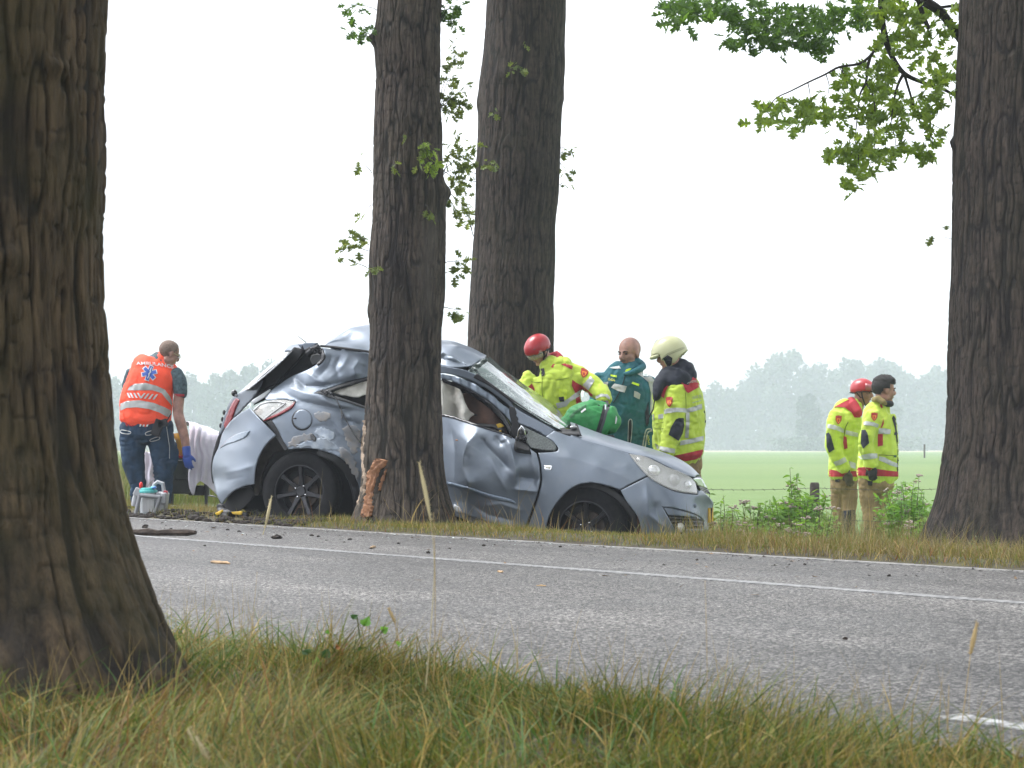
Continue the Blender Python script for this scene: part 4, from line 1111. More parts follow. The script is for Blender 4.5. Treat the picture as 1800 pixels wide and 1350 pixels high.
panel("curtain_airbag", [(700, 655, 1), (776, 669), (800, 678), (811, 692), (818, 708), (826, 722), (834, 728), (826, 735), (822, 744, 1), (776, 734), (700, 722, 1)], airbag_m, b=lambda v: .31 + .07 * vnoise(v[:, 0] / 16, v[:, 1] / 22, seed=9) + .05 * np.sin(v[:, 0] * .16), step=2.6, rough=.01)
panel("seat_back", [(812, 694, 1), (830, 690), (850, 704), (868, 722), (885, 745), (893, 765, 1), (860, 756), (822, 742), (826, 726)], mat("brown_upholstery", (0.15, 0.085, 0.062), .8, noise=(9, .6)), b=lambda v: .40 + .04 * np.sin(v[:, 0] * .1), step=3, thick=.05)
mb = MB(); mb.tube([carP(863.5, 748, .45), carP(863.5, 722, .45), carP(863.5, 718, .45)], [.012, .012, .004], 8); mb.tube([carP(858, 722, .45), carP(870, 721, .45)], .004, 6); mb.build("white_strap_guide", mat("white_plastic", (.7, .7, .68), .4), car)
mb = MB(); mb.tube([carP(830, 728, .44), carP(848, 732, .44), carP(882, 729, .44)], .008, 6); mb.tube([carP(838, 748, .40), carP(870, 750, .36), carP(884, 757, .34)], .022, 8); mb.build("dash_trim", black_pl, car)
panel("belt_tag", [(872, 746, 1), (880, 744), (886, 749, 1), (882, 751), (876, 754, 1)], mat("yellow_tag", (.65, .42, .03), .5), b=.33, step=2); panel("belt_tag", [(873, 759, 1), (881, 756), (880, 763, 1)], MATS["yellow_tag"], b=.32, step=2)
# ---- door
DOOR = [(700, 725, 1), (779, 731), (820, 741), (860, 753), (887, 763), (906, 772, 1), (925, 784), (943, 797, 1), (947, 812), (949, 832), (949, 848), (943, 872), (931, 905), (921, 931, 1), (900, 927), (870, 921), (845, 914), (815, 903, 1), (700, 880, 1)]
door = panel("door", DOOR, paint_m, step=2.3, thick=.010)
panel("door_rub_strip", [(700, 828, 1), (790, 848), (825, 858), (860, 869), (890, 876), (901, 880), (907, 885, 1), (890, 882), (860, 876), (825, 864), (790, 853), (700, 834, 1)], mat("strip_paint", (0.20, 0.25, 0.32), .3, metal=.5, coat=.6), off=-.014, step=2.3, thick=.014, parent=door)
panel("sill", [(700, 882, 1), (800, 892), (812, 901, 1), (845, 915), (900, 928), (922, 932), (958, 931, 1), (956, 938, 1), (900, 936), (840, 924), (795, 906), (700, 895, 1)], mat("sill_paint", (.15, .18, .22), .4, metal=.4), off=.02, step=3, thick=.02)
panel("sill_corner", [(798, 886, 1), (808, 893), (812, 901, 1), (804, 900), (797, 892)], mat("scratched_corner", (.42, .44, .46), .5, noise=(40, .6)), off=-.01, step=2.2)
panel("chip", jag([(800, 773), (803, 772), (805, 774), (802, 775)], .3), wood_raw, off=-.004, step=1.2, thick=.001, parent=door)
# ---- mirror, stripped to its arm
mir = panel("door_mirror", [(905, 776, 1), (912, 774), (920, 778), (928, 783), (932, 790), (930, 792, 1), (918, 790), (908, 786)], black_pl, off=-.10, step=2, thick=.06)
mb = MB(); q0 = carP(916, 762, .0)
rm = random.Random(2)
for i in range(16): mb.ellipsoid(q0 + Vector((rm.gauss(0, .014), rm.gauss(-.02, .008), rm.gauss(0, .024))), (rm.uniform(.014, .022), .02, rm.uniform(.014, .026)), None, 8, 6)
mb.build("mirror_mechanism", mat("mirror_innards", (.035, .035, .038), .35, metal=.3), mir)
mb = MB(); mb.tube([carP(909, 770, -.03), carP(912, 756, -.04), carP(917, 749, -.04), carP(922, 756, -.04), carP(923, 764, -.03)], .006, 6); mb.build("mirror_ring", chrome, mir)
panel("corner_window", [(914, 746, 1), (935, 757), (958, 768), (972, 777), (978, 786), (976, 792, 1), (955, 791), (933, 787, 1), (925, 775), (918, 760)], mat("cracked_dark_glass", (.02, .024, .024), .22, coat=.4, noise=(70, .6, (.10, .12, .115))), off=-.004, step=2.4)
# ---- wing
panel("front_wing", [(959, 768, 1), (974, 757, 1), (990, 763), (1003, 767), (1049, 781), (1105, 797, 1), (1118, 814), (1137, 836, 1), (1113, 848), (1090, 861, 1), (1072, 855), (1037, 848.5), (1006, 857), (980, 882), (966, 905), (958, 931, 1), (926, 931, 1), (936, 905), (947, 872), (952, 848), (952, 832), (950, 812), (946, 796, 1), (976, 794), (981, 787), (970, 774)], paint_m, step=2.4, thick=.008)
panel("wheel_arch", [(957, 931, 1), (965, 906), (979, 883), (1005, 858), (1037, 849.5), (1072, 856), (1101, 881), (1120, 909), (1129, 943, 1), (1117, 943, 1), (1110, 915), (1094, 890), (1068, 868), (1037, 860), (1008, 868), (985, 890), (972, 912), (966, 931, 1)], black_pl, off=.09, step=3, thick=.10)
panel("side_repeater", [(955.5, 818, 1), (970.5, 818, 1), (969.5, 825.5, 1), (956.5, 824.5, 1)], chrome, off=-.006, step=2, thick=.008)
panel("repeater_lens", [(959, 820, 1), (967, 820, 1), (966.5, 823.5, 1), (959.5, 823, 1)], mat("repeater_lens", (.75, .72, .62), .2), off=-.013, step=1.6, thick=.006)
# ---- windscreen: laminated, crazed, caved at its near edge
glass_m = mat("crazed_windscreen", (0.085, 0.125, 0.115), .10, spec=.7, coat=.6)
nt, b = nodes_of(glass_m)
tcn = nt.nodes.new("ShaderNodeTexCoord")
v1 = nt.nodes.new("ShaderNodeTexVoronoi"); v1.feature = 'DISTANCE_TO_EDGE'; v1.inputs['Scale'].default_value = 34
nz = nt.nodes.new("ShaderNodeTexNoise"); nz.inputs['Scale'].default_value = 9; nz.inputs['Detail'].default_value = 5
nt.links.new(tcn.outputs['Object'], v1.inputs['Vector']); nt.links.new(tcn.outputs['Object'], nz.inputs['Vector'])
cr = nt.nodes.new("ShaderNodeMapRange"); cr.inputs[1].default_value = 0; cr.inputs[2].default_value = .10; cr.inputs[3].default_value = 1; cr.inputs[4].default_value = 0
nt.links.new(v1.outputs['Distance'], cr.inputs[0])
mk = nt.nodes.new("ShaderNodeMapRange"); mk.inputs[1].default_value = .40; mk.inputs[2].default_value = .62
nt.links.new(nz.outputs['Fac'], mk.inputs[0])
ml = nt.nodes.new("ShaderNodeMath"); ml.operation = 'MULTIPLY'; nt.links.new(cr.outputs[0], ml.inputs[0]); nt.links.new(mk.outputs[0], ml.inputs[1])
gm = nt.nodes.new("ShaderNodeMix"); gm.data_type = 'RGBA'; gm.inputs[6].default_value = (0.085, 0.125, 0.115, 1); gm.inputs[7].default_value = (0.50, 0.58, 0.55, 1)
nt.links.new(ml.outputs[0], gm.inputs[0]); nt.links.new(gm.outputs[2], b.inputs['Base Color'])
bp = nt.nodes.new("ShaderNodeBump"); bp.inputs['Strength'].default_value = .35; bp.inputs['Distance'].default_value = .004
nt.links.new(v1.outputs['Distance'], bp.inputs['Height']); nt.links.new(bp.outputs[0], b.inputs['Normal'])
WS = [[(824, 656, .34), (861, 676, .29), (890, 697, .27), (922, 720, .25), (956, 740, .23), (986, 756, .22)],
      [(838, 640, .45), (872, 661, .44), (902, 686, .44), (934, 712, .43), (966, 735, .42), (994, 753, .42)],
      [(850, 631, .62), (882, 655, .66), (912, 679, .70), (944, 705, .72), (975, 729, .74), (1000, 750, .74)],
      [(860, 628, 1.25), (890, 652, 1.28), (922, 675, 1.32), (956, 699, 1.35), (985, 725, 1.35), (1007, 748, 1.3)]]
patch("windscreen", WS, glass_m, 9, 8, crumple=.010, cs=.06, seed=31, thick=.006, crease=True)
panel("torn_glass_corner", jag([(822, 655), (830, 645), (843, 636), (852, 631), (858, 633), (846, 644), (838, 656), (832, 664)], .7), mat("crinkled_glass", (.42, .47, .46), .2, coat=.5, noise=(60, .8, (.08, .11, .10))), b=lambda v: .33 + .08 * vnoise(v[:, 0] / 4, v[:, 1] / 4, seed=6), step=1.8, thick=.004)
panel("screen_seal", [(832, 664, 1), (861, 679), (890, 700), (922, 723), (956, 743), (984, 757, 1), (984, 754, 1), (956, 737), (922, 716.5), (890, 694), (861, 673), (838, 656, 1)], black_pl, b=.262, step=2.2, thick=.02)
panel("scuttle", [(975, 757, 1), (986, 752), (1000, 754), (1008, 752), (1012, 744, 1), (1016, 748), (1022, 765, 1), (1005, 766), (990, 763)], black_pl, b=lambda v: .20 + .1 * sstep(765, 745, v[:, 1]), step=2.4, thick=.03)
mb = MB(); mb.ellipsoid(carP(1008, 751, .25), (.03, .02, .014), None, 10, 6); mb.build("wiper_spindle", silver_pl, car)
# ---- bonnet
BON = [[(1003, 767, .16), (1049, 781, .15), (1107, 797, .15), (1140, 803.5, .17), (1175, 820, .21), (1203, 832.5, .31), (1222, 839, .47)],
       [(1004, 762, .26), (1051, 775, .25), (1109, 791, .25), (1143, 798, .27), (1178, 813, .30), (1206, 827, .38), (1224, 836, .54)],
       [(1006, 754, .55), (1057, 767, .55), (1116, 784, .55), (1150, 792.5, .56), (1184, 805, .58), (1210, 819, .62), (1228, 834.5, .74)],
       [(1003, 742, .95), (1062, 764, .95), (1124, 783, .95), (1158, 793, .95), (1190, 806, .95), (1213, 820, .97), (1231, 837, 1.0)],
       [(1003, 752, 1.5), (1062, 773, 1.5), (1120, 790, 1.5), (1150, 799, 1.5), (1180, 812, 1.45), (1202, 826, 1.4), (1220, 843, 1.3)]]
patch("bonnet", BON, paint_m, 8, 7, crumple=.006, cs=.22, seed=41, thick=.010)
# ---- nose
panel("headlight_housing", [(1105, 797, 1), (1135, 802), (1173, 820), (1202, 831), (1221, 846), (1226, 868, 1), (1187, 862), (1159, 850), (1138, 836), (1118, 814)], silver_pl, off=.07, step=3, thick=.02)
for (px, py, r, m_) in [(1149, 829, 12, chrome), (1184, 844, 11, silver_pl), (1122, 808, 5, chrome), (1208, 853, 8, chrome)]:
    mb = MB(); c = carP(px, py, float(field([px], [py], False)[0]) + .055); rr = r / 229.0
    mb.ellipsoid(c, (rr, .035, rr), None, 16, 10); mb.build("headlight_bowl", m_, car)
panel("headlight", [(1106, 797.5, 1), (1135, 802.8), (1173, 820.8), (1202, 831.8), (1221, 846), (1226, 867.5, 1), (1187, 861.5), (1159, 849.5), (1138, 835.5), (1118, 813.5)], lens_clear, off=-.012, step=2.6, thick=.005)
panel("headlight_gap", [(1105, 796, 1), (1117, 815), (1137, 837.5), (1158, 851.5), (1187, 864), (1227, 870, 1), (1227, 866, 1), (1187, 860), (1159, 848), (1139, 834), (1120, 814)], gloss_bk, off=.012, step=2.2, thick=.004)
panel("front_bumper", [(1139, 838, 1), (1160, 852), (1188, 864.5), (1227, 870.5, 1), (1231, 862), (1236, 864), (1246, 873), (1254, 884), (1252.5, 893, 1), (1246, 896), (1245, 918), (1248, 935), (1250, 947, 1), (1240, 950.5), (1200, 948), (1160, 946), (1130, 943, 1), (1121, 909), (1101, 881), (1091, 862, 1)], paint_m, holes=[[(1164, 890.5, 1), (1185, 893), (1215, 901), (1233, 911), (1238, 918, 1), (1238, 931, 1), (1207, 931), (1201, 937), (1195, 939), (1188, 935), (1179, 917)]], step=2.4, thick=.012)
panel("bumper_lip", [(1165, 891, 1), (1185, 893.5), (1215, 901.5), (1233, 911), (1237, 916, 1), (1215, 909), (1175, 906, 1)], paint_m, off=.015, step=2.4)
panel("fog_surround", [(1170, 900, 1), (1215, 906), (1240, 914, 1), (1241, 934, 1), (1207, 934), (1196, 942), (1184, 934)], black_pl, off=.045, step=3)
for k in range(4):
    y0 = 910.5 + k * 6
    mb = MB(); mb.tube([carP(x, y0 + (x - 1176) * .03, float(field([x], [y0], False)[0]) + .022) for x in (1176 + k * 3, 1195, 1212, 1225, 1237)], .006, 6); mb.build("fog_slat", mat("grey_slat", (.05, .05, .055), .45), car)
fog_c = carP(1196, 927, float(field([1196], [927], False)[0]) + .02)
mb = MB(); mb.ellipsoid(fog_c, (.036, .03, .038), None, 16, 10); fg = mb.build("fog_lamp", mat("fog_glass", (.62, .62, .58), .12, coat=.6), car)
mb = MB(); mb.tube([fog_c + CE * .043 * math.cos(a) + Vector((0, 0, .046 * math.sin(a))) + CM * -.01 for a in np.linspace(0, 2 * math.pi, 20)], .008, 6); mb.build("fog_ring", black_pl, fg)
panel("upper_grille", [(1208, 834, 1), (1222, 838), (1232, 838, 1), (1240, 852), (1248, 868, 1), (1238, 866), (1230, 860), (1224, 848)], gloss_bk, b=lambda v: .50 + .25 * sstep(1215, 1245, v[:, 0]), step=2.2, thick=.02)
panel("grille_bar", [(1217, 842, 1), (1226, 840), (1234, 842), (1240, 852), (1244, 858, 1), (1236, 857), (1228, 853)], chrome, b=lambda v: .47 + .25 * sstep(1215, 1245, v[:, 0]), step=2, thick=.02)
for k in range(3):
    mb = MB(); mb.tube([carP(1229 + k * 1.5, 856 + k * 3.2, .56), carP(1245 + k * .6, 862 + k * 3.0, .76)], .004, 6); mb.build("grille_slat", silver_pl, car)
panel("lower_grille", [(1246, 895, 1), (1252, 893, 1), (1250, 918), (1249, 944, 1), (1246, 935)], dark_in, b=.76, step=2, thick=.02)
for k in range(4):
    mb = MB(); y0 = 920 + k * 6; mb.tube([carP(1243, y0 - 1, .62), carP(1249.5, y0, .80)], .005, 6); mb.build("grille_slat", silver_pl, car)
pl = MB(); pl.add([carP(1246.5, 893, .63), carP(1254, 892, .98), carP(1254, 918, .98), carP(1247, 919, .63)], [(0, 1, 2, 3)])
po = pl.build("number_plate", mat("yellow_plate", (.72, .42, .02), .4), car, smooth=False); sm = po.modifiers.new("t", 'SOLIDIFY'); sm.thickness = .01
mb = MB(); c = carP(1221, 889, float(field([1221], [889])[0]) - .004); mb.ellipsoid(c, (.016, .010, .018), None, 12, 8); mb.build("sensor_cap", paint_m, car)

# ---- wheels
def wheel(px, py, b_, tilt=0.0, steer=0.0):
    c = carP(px, py, b_ + .10)
    R = Matrix((CE, CM, Vector((0, 0, 1)))).transposed().to_4x4()      # x along car, y inwards, z up
    M = Matrix.Translation(c) @ R @ Matrix.Rotation(steer, 4, 'Z') @ Matrix.Rotation(tilt, 4, 'X')
    def lathe(prof, n=56):
        V, Fc = [], []
        for i in range(n):
            a = 2 * math.pi * i / n
            for (y, r) in prof: V.append(M @ Vector((r * math.cos(a), y, r * math.sin(a))))
        k = len(prof)
        for i in range(n):
            for j in range(k - 1): Fc.append((i * k + j, ((i + 1) % n) * k + j, ((i + 1) % n) * k + j + 1, i * k + j + 1))
        return V, Fc
    root = mesh_obj("wheel", [], [], None, car)
    m = MB(); m.add(*lathe([(-.075, .206), (-.092, .215), (-.098, .235), (-.100, .262), (-.096, .290), (-.086, .310), (-.075, .318), (-.06, .322), (-.058, .317), (-.05, .317), (-.048, .323), (-.02, .325), (-.018, .319), (-.008, .319), (-.006, .325), (.006, .325), (.008, .319), (.018, .319), (.02, .325), (.048, .323), (.05, .317), (.06, .322), (.086, .310), (.1, .262), (.075, .206)]))
    m.build("tyre", rubber, root, sharp=30)
    m = MB(); m.add(*lathe([(-.072, .206), (-.088, .213), (-.090, .206), (-.078, .198), (-.03, .190), (.05, .185)]))
    m.add(*lathe([(-.058, .0), (-.060, .036), (-.050, .045), (-.030, .062), (-.02, .062)], 28))
    for k in range(7):
        a = math.pi / 2 + 2 * math.pi * k / 7
        ca, sa = math.cos(a), math.sin(a)
        def P(r, s, y): return M @ Vector((r * ca - s * sa, y, r * sa + s * ca))
        vs = []
        for (r, w, y) in [(.035, .030, -.048), (.08, .021, -.058), (.14, .017, -.068), (.201, .022, -.080)]:
            vs += [P(r, -w, y + .012), P(r, -w * .7, y), P(r, w * .7, y), P(r, w, y + .012), P(r, w * .8, y + .04), P(r, -w * .8, y + .04)]
        fs = []
        for i in range(3):
            for j in range(6): fs.append((i * 6 + j, i * 6 + (j + 1) % 6, (i + 1) * 6 + (j + 1) % 6, (i + 1) * 6 + j))
        m.add(vs, fs)
    m.build("rim", rim_m, root, sharp=40)
    m = MB(); m.add(*lathe([(-.0, .0), (-.004, .13), (.01, .135)], 40)); m.build("brake_disc", mat("rusty_disc", (.07, .055, .045), .6, metal=.4, noise=(15, .5)), root)
    m = MB(); m.add(*lathe([(.02, .0), (.02, .20)], 30)); m.build("drum_back", dark_in, root)
    for k in range(4):
        a = math.pi / 4 + .25 + math.pi / 2 * k
        m = MB(); m.ellipsoid(M @ Vector((.050 * math.cos(a), -.056, .050 * math.sin(a))), (.009, .009, .009), None, 8, 6); m.build("lug_nut", chrome, root)
    return root
wheel(533, 864.5, .015, tilt=-.06)
wheel(1034, 928, .03, steer=-.05)
w3 = wheel(600, 868, 1.33); w4 = wheel(1060, 922, 1.33)
# broken pieces hanging under the tail
panel("torn_valance", jag([(380, 893), (388, 885), (400, 896), (428, 902), (450, 898), (460, 908), (430, 912), (395, 910)], 1.2), black_pl, b=lambda v: .25 + .1 * vnoise(v[:, 0] / 9, v[:, 1] / 9, seed=3), step=2.6, thick=.02)
panel("yellow_tape", [(378, 902, 1), (390, 896), (392, 899, 1), (382, 906)], MATS["yellow_tag"], b=.2, step=2)
panel("yellow_tape", [(407, 900, 1), (425, 899), (424, 905, 1), (410, 904)], MATS["yellow_tag"], b=.15, step=2)

# ================================================================== PEOPLE
def px_tube(pts, D, seg=18, rd=.85, sub=4):
    """elliptic tube through (px, py, depth offset m, half width px[, half depth m])"""
    P = []
    for p in pts:
        w = p[3] / F * D
        P.append((*W(p[0], p[1], D + p[2]), w, p[4] if len(p) > 4 else w * rd))
    S = crom(np.array(P), sub) if len(P) > 2 else np.array(P)
    V, Fc = [], []
    n = len(S)
    for i in range(n):
        c = Vector(S[i, :3]); t = Vector(S[min(i + 1, n - 1), :3] - S[max(i - 1, 0), :3]).normalized()
        view = Vector((0, 1, 0))
        side = t.cross(view)
        if side.length < .2: side = Vector((1, 0, 0))
        side.normalize(); dep = side.cross(t).normalized()
        for k in range(seg):
            a = 2 * math.pi * k / seg
            V.append(c + side * math.cos(a) * S[i, 3] + dep * math.sin(a) * S[i, 4])
    for i in range(n - 1):
        for k in range(seg):
            k2 = (k + 1) % seg
            Fc.append((i * seg + k, i * seg + k2, (i + 1) * seg + k2, (i + 1) * seg + k))
    # rounded ends
    for end, i in ((0, 0), (1, n - 1)):
        c = Vector(S[i, :3]); j = 1 if end == 0 else n - 2
        t = (c - Vector(S[j, :3])).normalized(); r = min(S[i, 3], S[i, 4])
        base = len(V)
        for k in range(seg): V.append(c + (V[i * seg + k] - c) * .75 + t * r * .45)
        V.append(c + t * r * .62)
        for k in range(seg):
            k2 = (k + 1) % seg
            q = (i * seg + k, i * seg + k2, base + k2, base + k); Fc.append(q if end else q[::-1])
            q = (base + k, base + k2, base + seg); Fc.append(q if end else q[::-1])
    return V, Fc

def remesh(geos, voxel, smooth=6, fac=.5):
    """unite overlapping closed shapes into one continuous surface"""
    m = MB()
    for g_ in geos: m.add(*g_)
    me = bpy.data.meshes.new("tmp"); me.from_pydata(m.v, [], m.f); me.update()
    bm = bmesh.new(); bm.from_mesh(me)
    bmesh.ops.recalc_face_normals(bm, faces=bm.faces); bm.to_mesh(me); bm.free()
    o = bpy.data.objects.new("tmp", me); COL.objects.link(o)
    r = o.modifiers.new("r", 'REMESH'); r.mode = 'VOXEL'; r.voxel_size = voxel; r.use_smooth_shade = True
    if smooth:
        s = o.modifiers.new("s", 'SMOOTH'); s.iterations = smooth; s.factor = fac
    dg = bpy.context.evaluated_depsgraph_get(); dg.update()
    out = bpy.data.meshes.new_from_object(o.evaluated_get(dg))
    bpy.data.objects.remove(o); bpy.data.meshes.remove(me)
    return out

def wrinkle(me, amp, scale, seed, stretch=(1, 1, 1.8)):
    n = len(me.vertices); co = np.empty(n * 3, np.float32); me.vertices.foreach_get("co", co); co = co.reshape(-1, 3).astype(float)
    no = np.empty(n * 3, np.float32); me.vertex_normals.foreach_get("vector", no); no = no.reshape(-1, 3)
    q = co / scale * np.array(stretch)
    q = q + .8 * np.stack([vnoise(q[:, 0] * .5, q[:, 1] * .5, q[:, 2] * .5, seed + k) for k in (1, 2, 3)], -1)
    h = (np.abs(vnoise(q[:, 0], q[:, 1], q[:, 2], seed + 5) - .5) * 2) ** .8 - .4 + .5 * (vnoise(q[:, 0] * 2.3, q[:, 1] * 2.3, q[:, 2] * 2.3, seed + 6) - .5)
    co = co + no * (h * amp)[:, None]
    me.vertices.foreach_set("co", co.astype(np.float32).ravel()); me.update()

def bvh_of(*objs):
    V, Fc = [], []
    for o in objs:
        off = len(V); V += [v.co.copy() for v in o.data.vertices]; Fc += [tuple(i + off for i in p.vertices) for p in o.data.polygons]
    return BVHTree.FromPolygons(V, Fc)
CAMP = Vector((0, 0, CAMZ))
def cast(bvh, px, py):
    d = W(px, py, 1.0) - CAMP
    return bvh.ray_cast(CAMP, d.normalized())[0]

def decal(name, poly, m, bvh, parent, lift=.005, step=2.0):
    """a flat piece of cloth or print laid on a garment"""
    vs, fs = tri_poly([p if len(p) > 2 else (p[0], p[1], 1) for p in poly], (), step)
    return lay(name, vs, fs, m, bvh, parent, lift)
def lay(name, vs, fs, m, bvh, parent, lift):
    V, ok = [], []
    for p in vs:
        h = cast(bvh, p[0], p[1]); ok.append(h is not None)
        V.append(h + (CAMP - h).normalized() * lift if h else Vector((0, 0, 0)))
    ys = [v.y for v, k in zip(V, ok) if k]
    if not ys: return None
    Fk = [tuple(f) for f in fs if all(ok[i] for i in f) and max(V[i].y for i in f) - min(V[i].y for i in f) < .12]
    used = sorted({i for f in Fk for i in f}); mp_ = {i: k for k, i in enumerate(used)}
    if not Fk: return None
    return mesh_obj(name, [V[i] for i in used], [tuple(mp_[i] for i in f) for f in Fk], m, parent)

def lettering(name, text, fn, m, bvh, parent, lift=.007, font_shear=0.0):
    """text laid on a garment; fn maps (0..1 along, 0..1 up) to photograph pixels"""
    cu = bpy.data.curves.new("t", 'FONT'); cu.body = text; cu.resolution_u = 2; cu.offset = .012; cu.shear = font_shear
    o = bpy.data.objects.new("t", cu); COL.objects.link(o)
    dg = bpy.context.evaluated_depsgraph_get(); dg.update()
    me = bpy.data.meshes.new_from_object(o.evaluated_get(dg))
    bpy.data.objects.remove(o); bpy.data.curves.remove(cu)
    P = np.array([v.co[:2] for v in me.vertices]); fs = [tuple(p.vertices) for p in me.polygons]; bpy.data.meshes.remove(me)
    mn, mx_ = P.min(0), P.max(0); Q = (P - mn) / (mx_ - mn)
    return lay(name, [fn(a, c) for a, c in Q], fs, m, bvh, parent, lift)

skin_m = mat("skin", (0.42, 0.22, 0.155), .5, noise=(16, .5), subsurf=.12)
skin_red = mat("skin_flushed", (0.37, 0.205, 0.160), .5, noise=(16, .5), subsurf=.12)
skin_tan = mat("skin_tan", (0.34, 0.175, 0.115), .5, noise=(16, .5), subsurf=.12)
eye_m = mat("eye_dark", (0.03, 0.022, 0.02), .3); brow_m = mat("brow_hair", (0.045, 0.03, 0.022), .9); lip_m = mat("lip", (0.25, 0.10, 0.08), .5)
hair_m = mat("dark_hair", (0.016, 0.012, 0.010), .6, noise=(120, .8), bump=(160, 1.0, .02))
stub_m = mat("stubble_hair", (0.20, 0.145, 0.115), .9, noise=(80, .5))
hv = mat("hi_vis_yellow", (0.50, 0.64, 0.06), .75, noise=(7, .18), bump=(45, .25, .006), sheen=.2)
hv_red = mat("red_cloth", (0.40, 0.022, 0.035), .75, noise=(9, .25), bump=(45, .25, .006))
refl = mat("reflective_tape", (0.46, 0.47, 0.46), .45, metal=.25, noise=(12, .25))
navy = mat("navy_cloth", (0.016, 0.020, 0.032), .8, noise=(10, .4), bump=(40, .3, .006))
blackc = mat("black_cloth", (0.014, 0.014, 0.016), .8, noise=(20, .4), bump=(40, .3, .006))
tan_m = mat("tan_trouser_cloth", (0.27, 0.185, 0.085), .85, noise=(7, .35), bump=(35, .5, .012))
teal = mat("teal_cloth", (0.010, 0.115, 0.145), .7, noise=(6, .3), bump=(35, .35, .010))
orange = mat("fluorescent_orange", (0.95, 0.085, 0.030), .7, noise=(6, .12), bump=(30, .3, .010))
denim = mat("dark_blue_trouser", (0.014, 0.040, 0.080), .85, noise=(9, .5), bump=(30, .5, .010))
badge_r = mat("badge_red", (0.42, 0.03, 0.02), .6); badge_y = mat("badge_gold", (0.75, 0.22, 0.02), .6)
helm_red = mat("helmet_red", (0.38, 0.014, 0.020), .36, coat=.25, noise=(6, .15))
helm_cream = mat("helmet_cream", (0.52, 0.52, 0.30), .35, coat=.3, noise=(5, .15))
white_print = mat("white_print", (0.66, 0.66, 0.66), .7); grey_print = mat("grey_print", (0.36, 0.40, 0.33), .7); yellow_print = mat("yellow_print", (0.70, 0.66, 0.05), .7)
blue_glove = mat("blue_nitrile", (0.035, 0.085, 0.36), .45); black_glove = mat("black_glove", (0.018, 0.015, 0.016), .7, bump=(50, .4, .006))
boot_m = mat("black_boot", (0.014, 0.013, 0.013), .55, bump=(30, .3, .006))

def head_matrix(px, py, D, yaw, pitch, roll=0.0):
    return Matrix.Translation(W(px, py, D)) @ Matrix.Rotation(math.radians(yaw) + math.pi, 4, 'Z') @ Matrix.Rotation(-math.radians(pitch), 4, 'X') @ Matrix.Rotation(math.radians(roll), 4, 'Y')
def ell(M, c, r):
    m = MB(); m.ellipsoid((0, 0, 0), r, None, 20, 14)
    return [M @ (Vector(v) + Vector(c)) for v in m.v], m.f
def cap(M, pts, r):
    v, f = tube_geo([M @ Vector(p) for p in pts], r, 12); return v, f
def head_geo(M, H, fat=1.0):
    s = lambda *a: tuple(x * H for x in a)
    g_ = [ell(M, s(0, -.06, .14), s(.315 * fat, .40, .36)), ell(M, s(0, .10, -.12), s(.25 * fat, .26, .34)), ell(M, s(0, .15, -.35), s(.18 * fat, .17, .14)),
          ell(M, s(0, .28, .075), s(.19, .085, .05)), ell(M, s(.13 * fat, .21, -.09), s(.11, .11, .11)), ell(M, s(-.13 * fat, .21, -.09), s(.11, .11, .11)),
          ell(M, s(0, .315, -.245), s(.095, .05, .04)), ell(M, s(0, .30, -.41), s(.08, .07, .06)),
          ell(M, s(.315 * fat, -.03, -.03), s(.035, .085, .135)), ell(M, s(-.315 * fat, -.03, -.03), s(.035, .085, .135)),
          ell(M, s(.18 * fat, -.02, -.28), s(.10, .20, .14)), ell(M, s(-.18 * fat, -.02, -.28), s(.10, .20, .14)),
          cap(M, [s(0, .33, .05), s(0, .40, -.04), s(0, .435, -.11)], [.035 * H, .05 * H, .055 * H]), ell(M, s(0, .39, -.125), s(.075, .055, .045))]
    return g_
def face_bits(M, H, root, brow=brow_m):
    s = lambda *a: tuple(x * H for x in a)
    for sx in (1, -1):
        m = MB(); m.add(*ell(M, s(.125 * sx, .318, .025), s(.055, .030, .026))); m.build("eye", eye_m, root)
        m = MB(); m.tube([M @ Vector(s(.05 * sx, .372, .085)), M @ Vector(s(.12 * sx, .362, .105)), M @ Vector(s(.20 * sx, .30, .085))], [.02 * H, .024 * H, .014 * H], 8); m.build("eyebrow", brow, root)
    m = MB(); m.tube([M @ Vector(s(-.085, .345, -.245)), M @ Vector(s(0, .368, -.24)), M @ Vector(s(.085, .345, -.245))], [.010 * H, .020 * H, .010 * H], 8); m.build("mouth", lip_m, root)

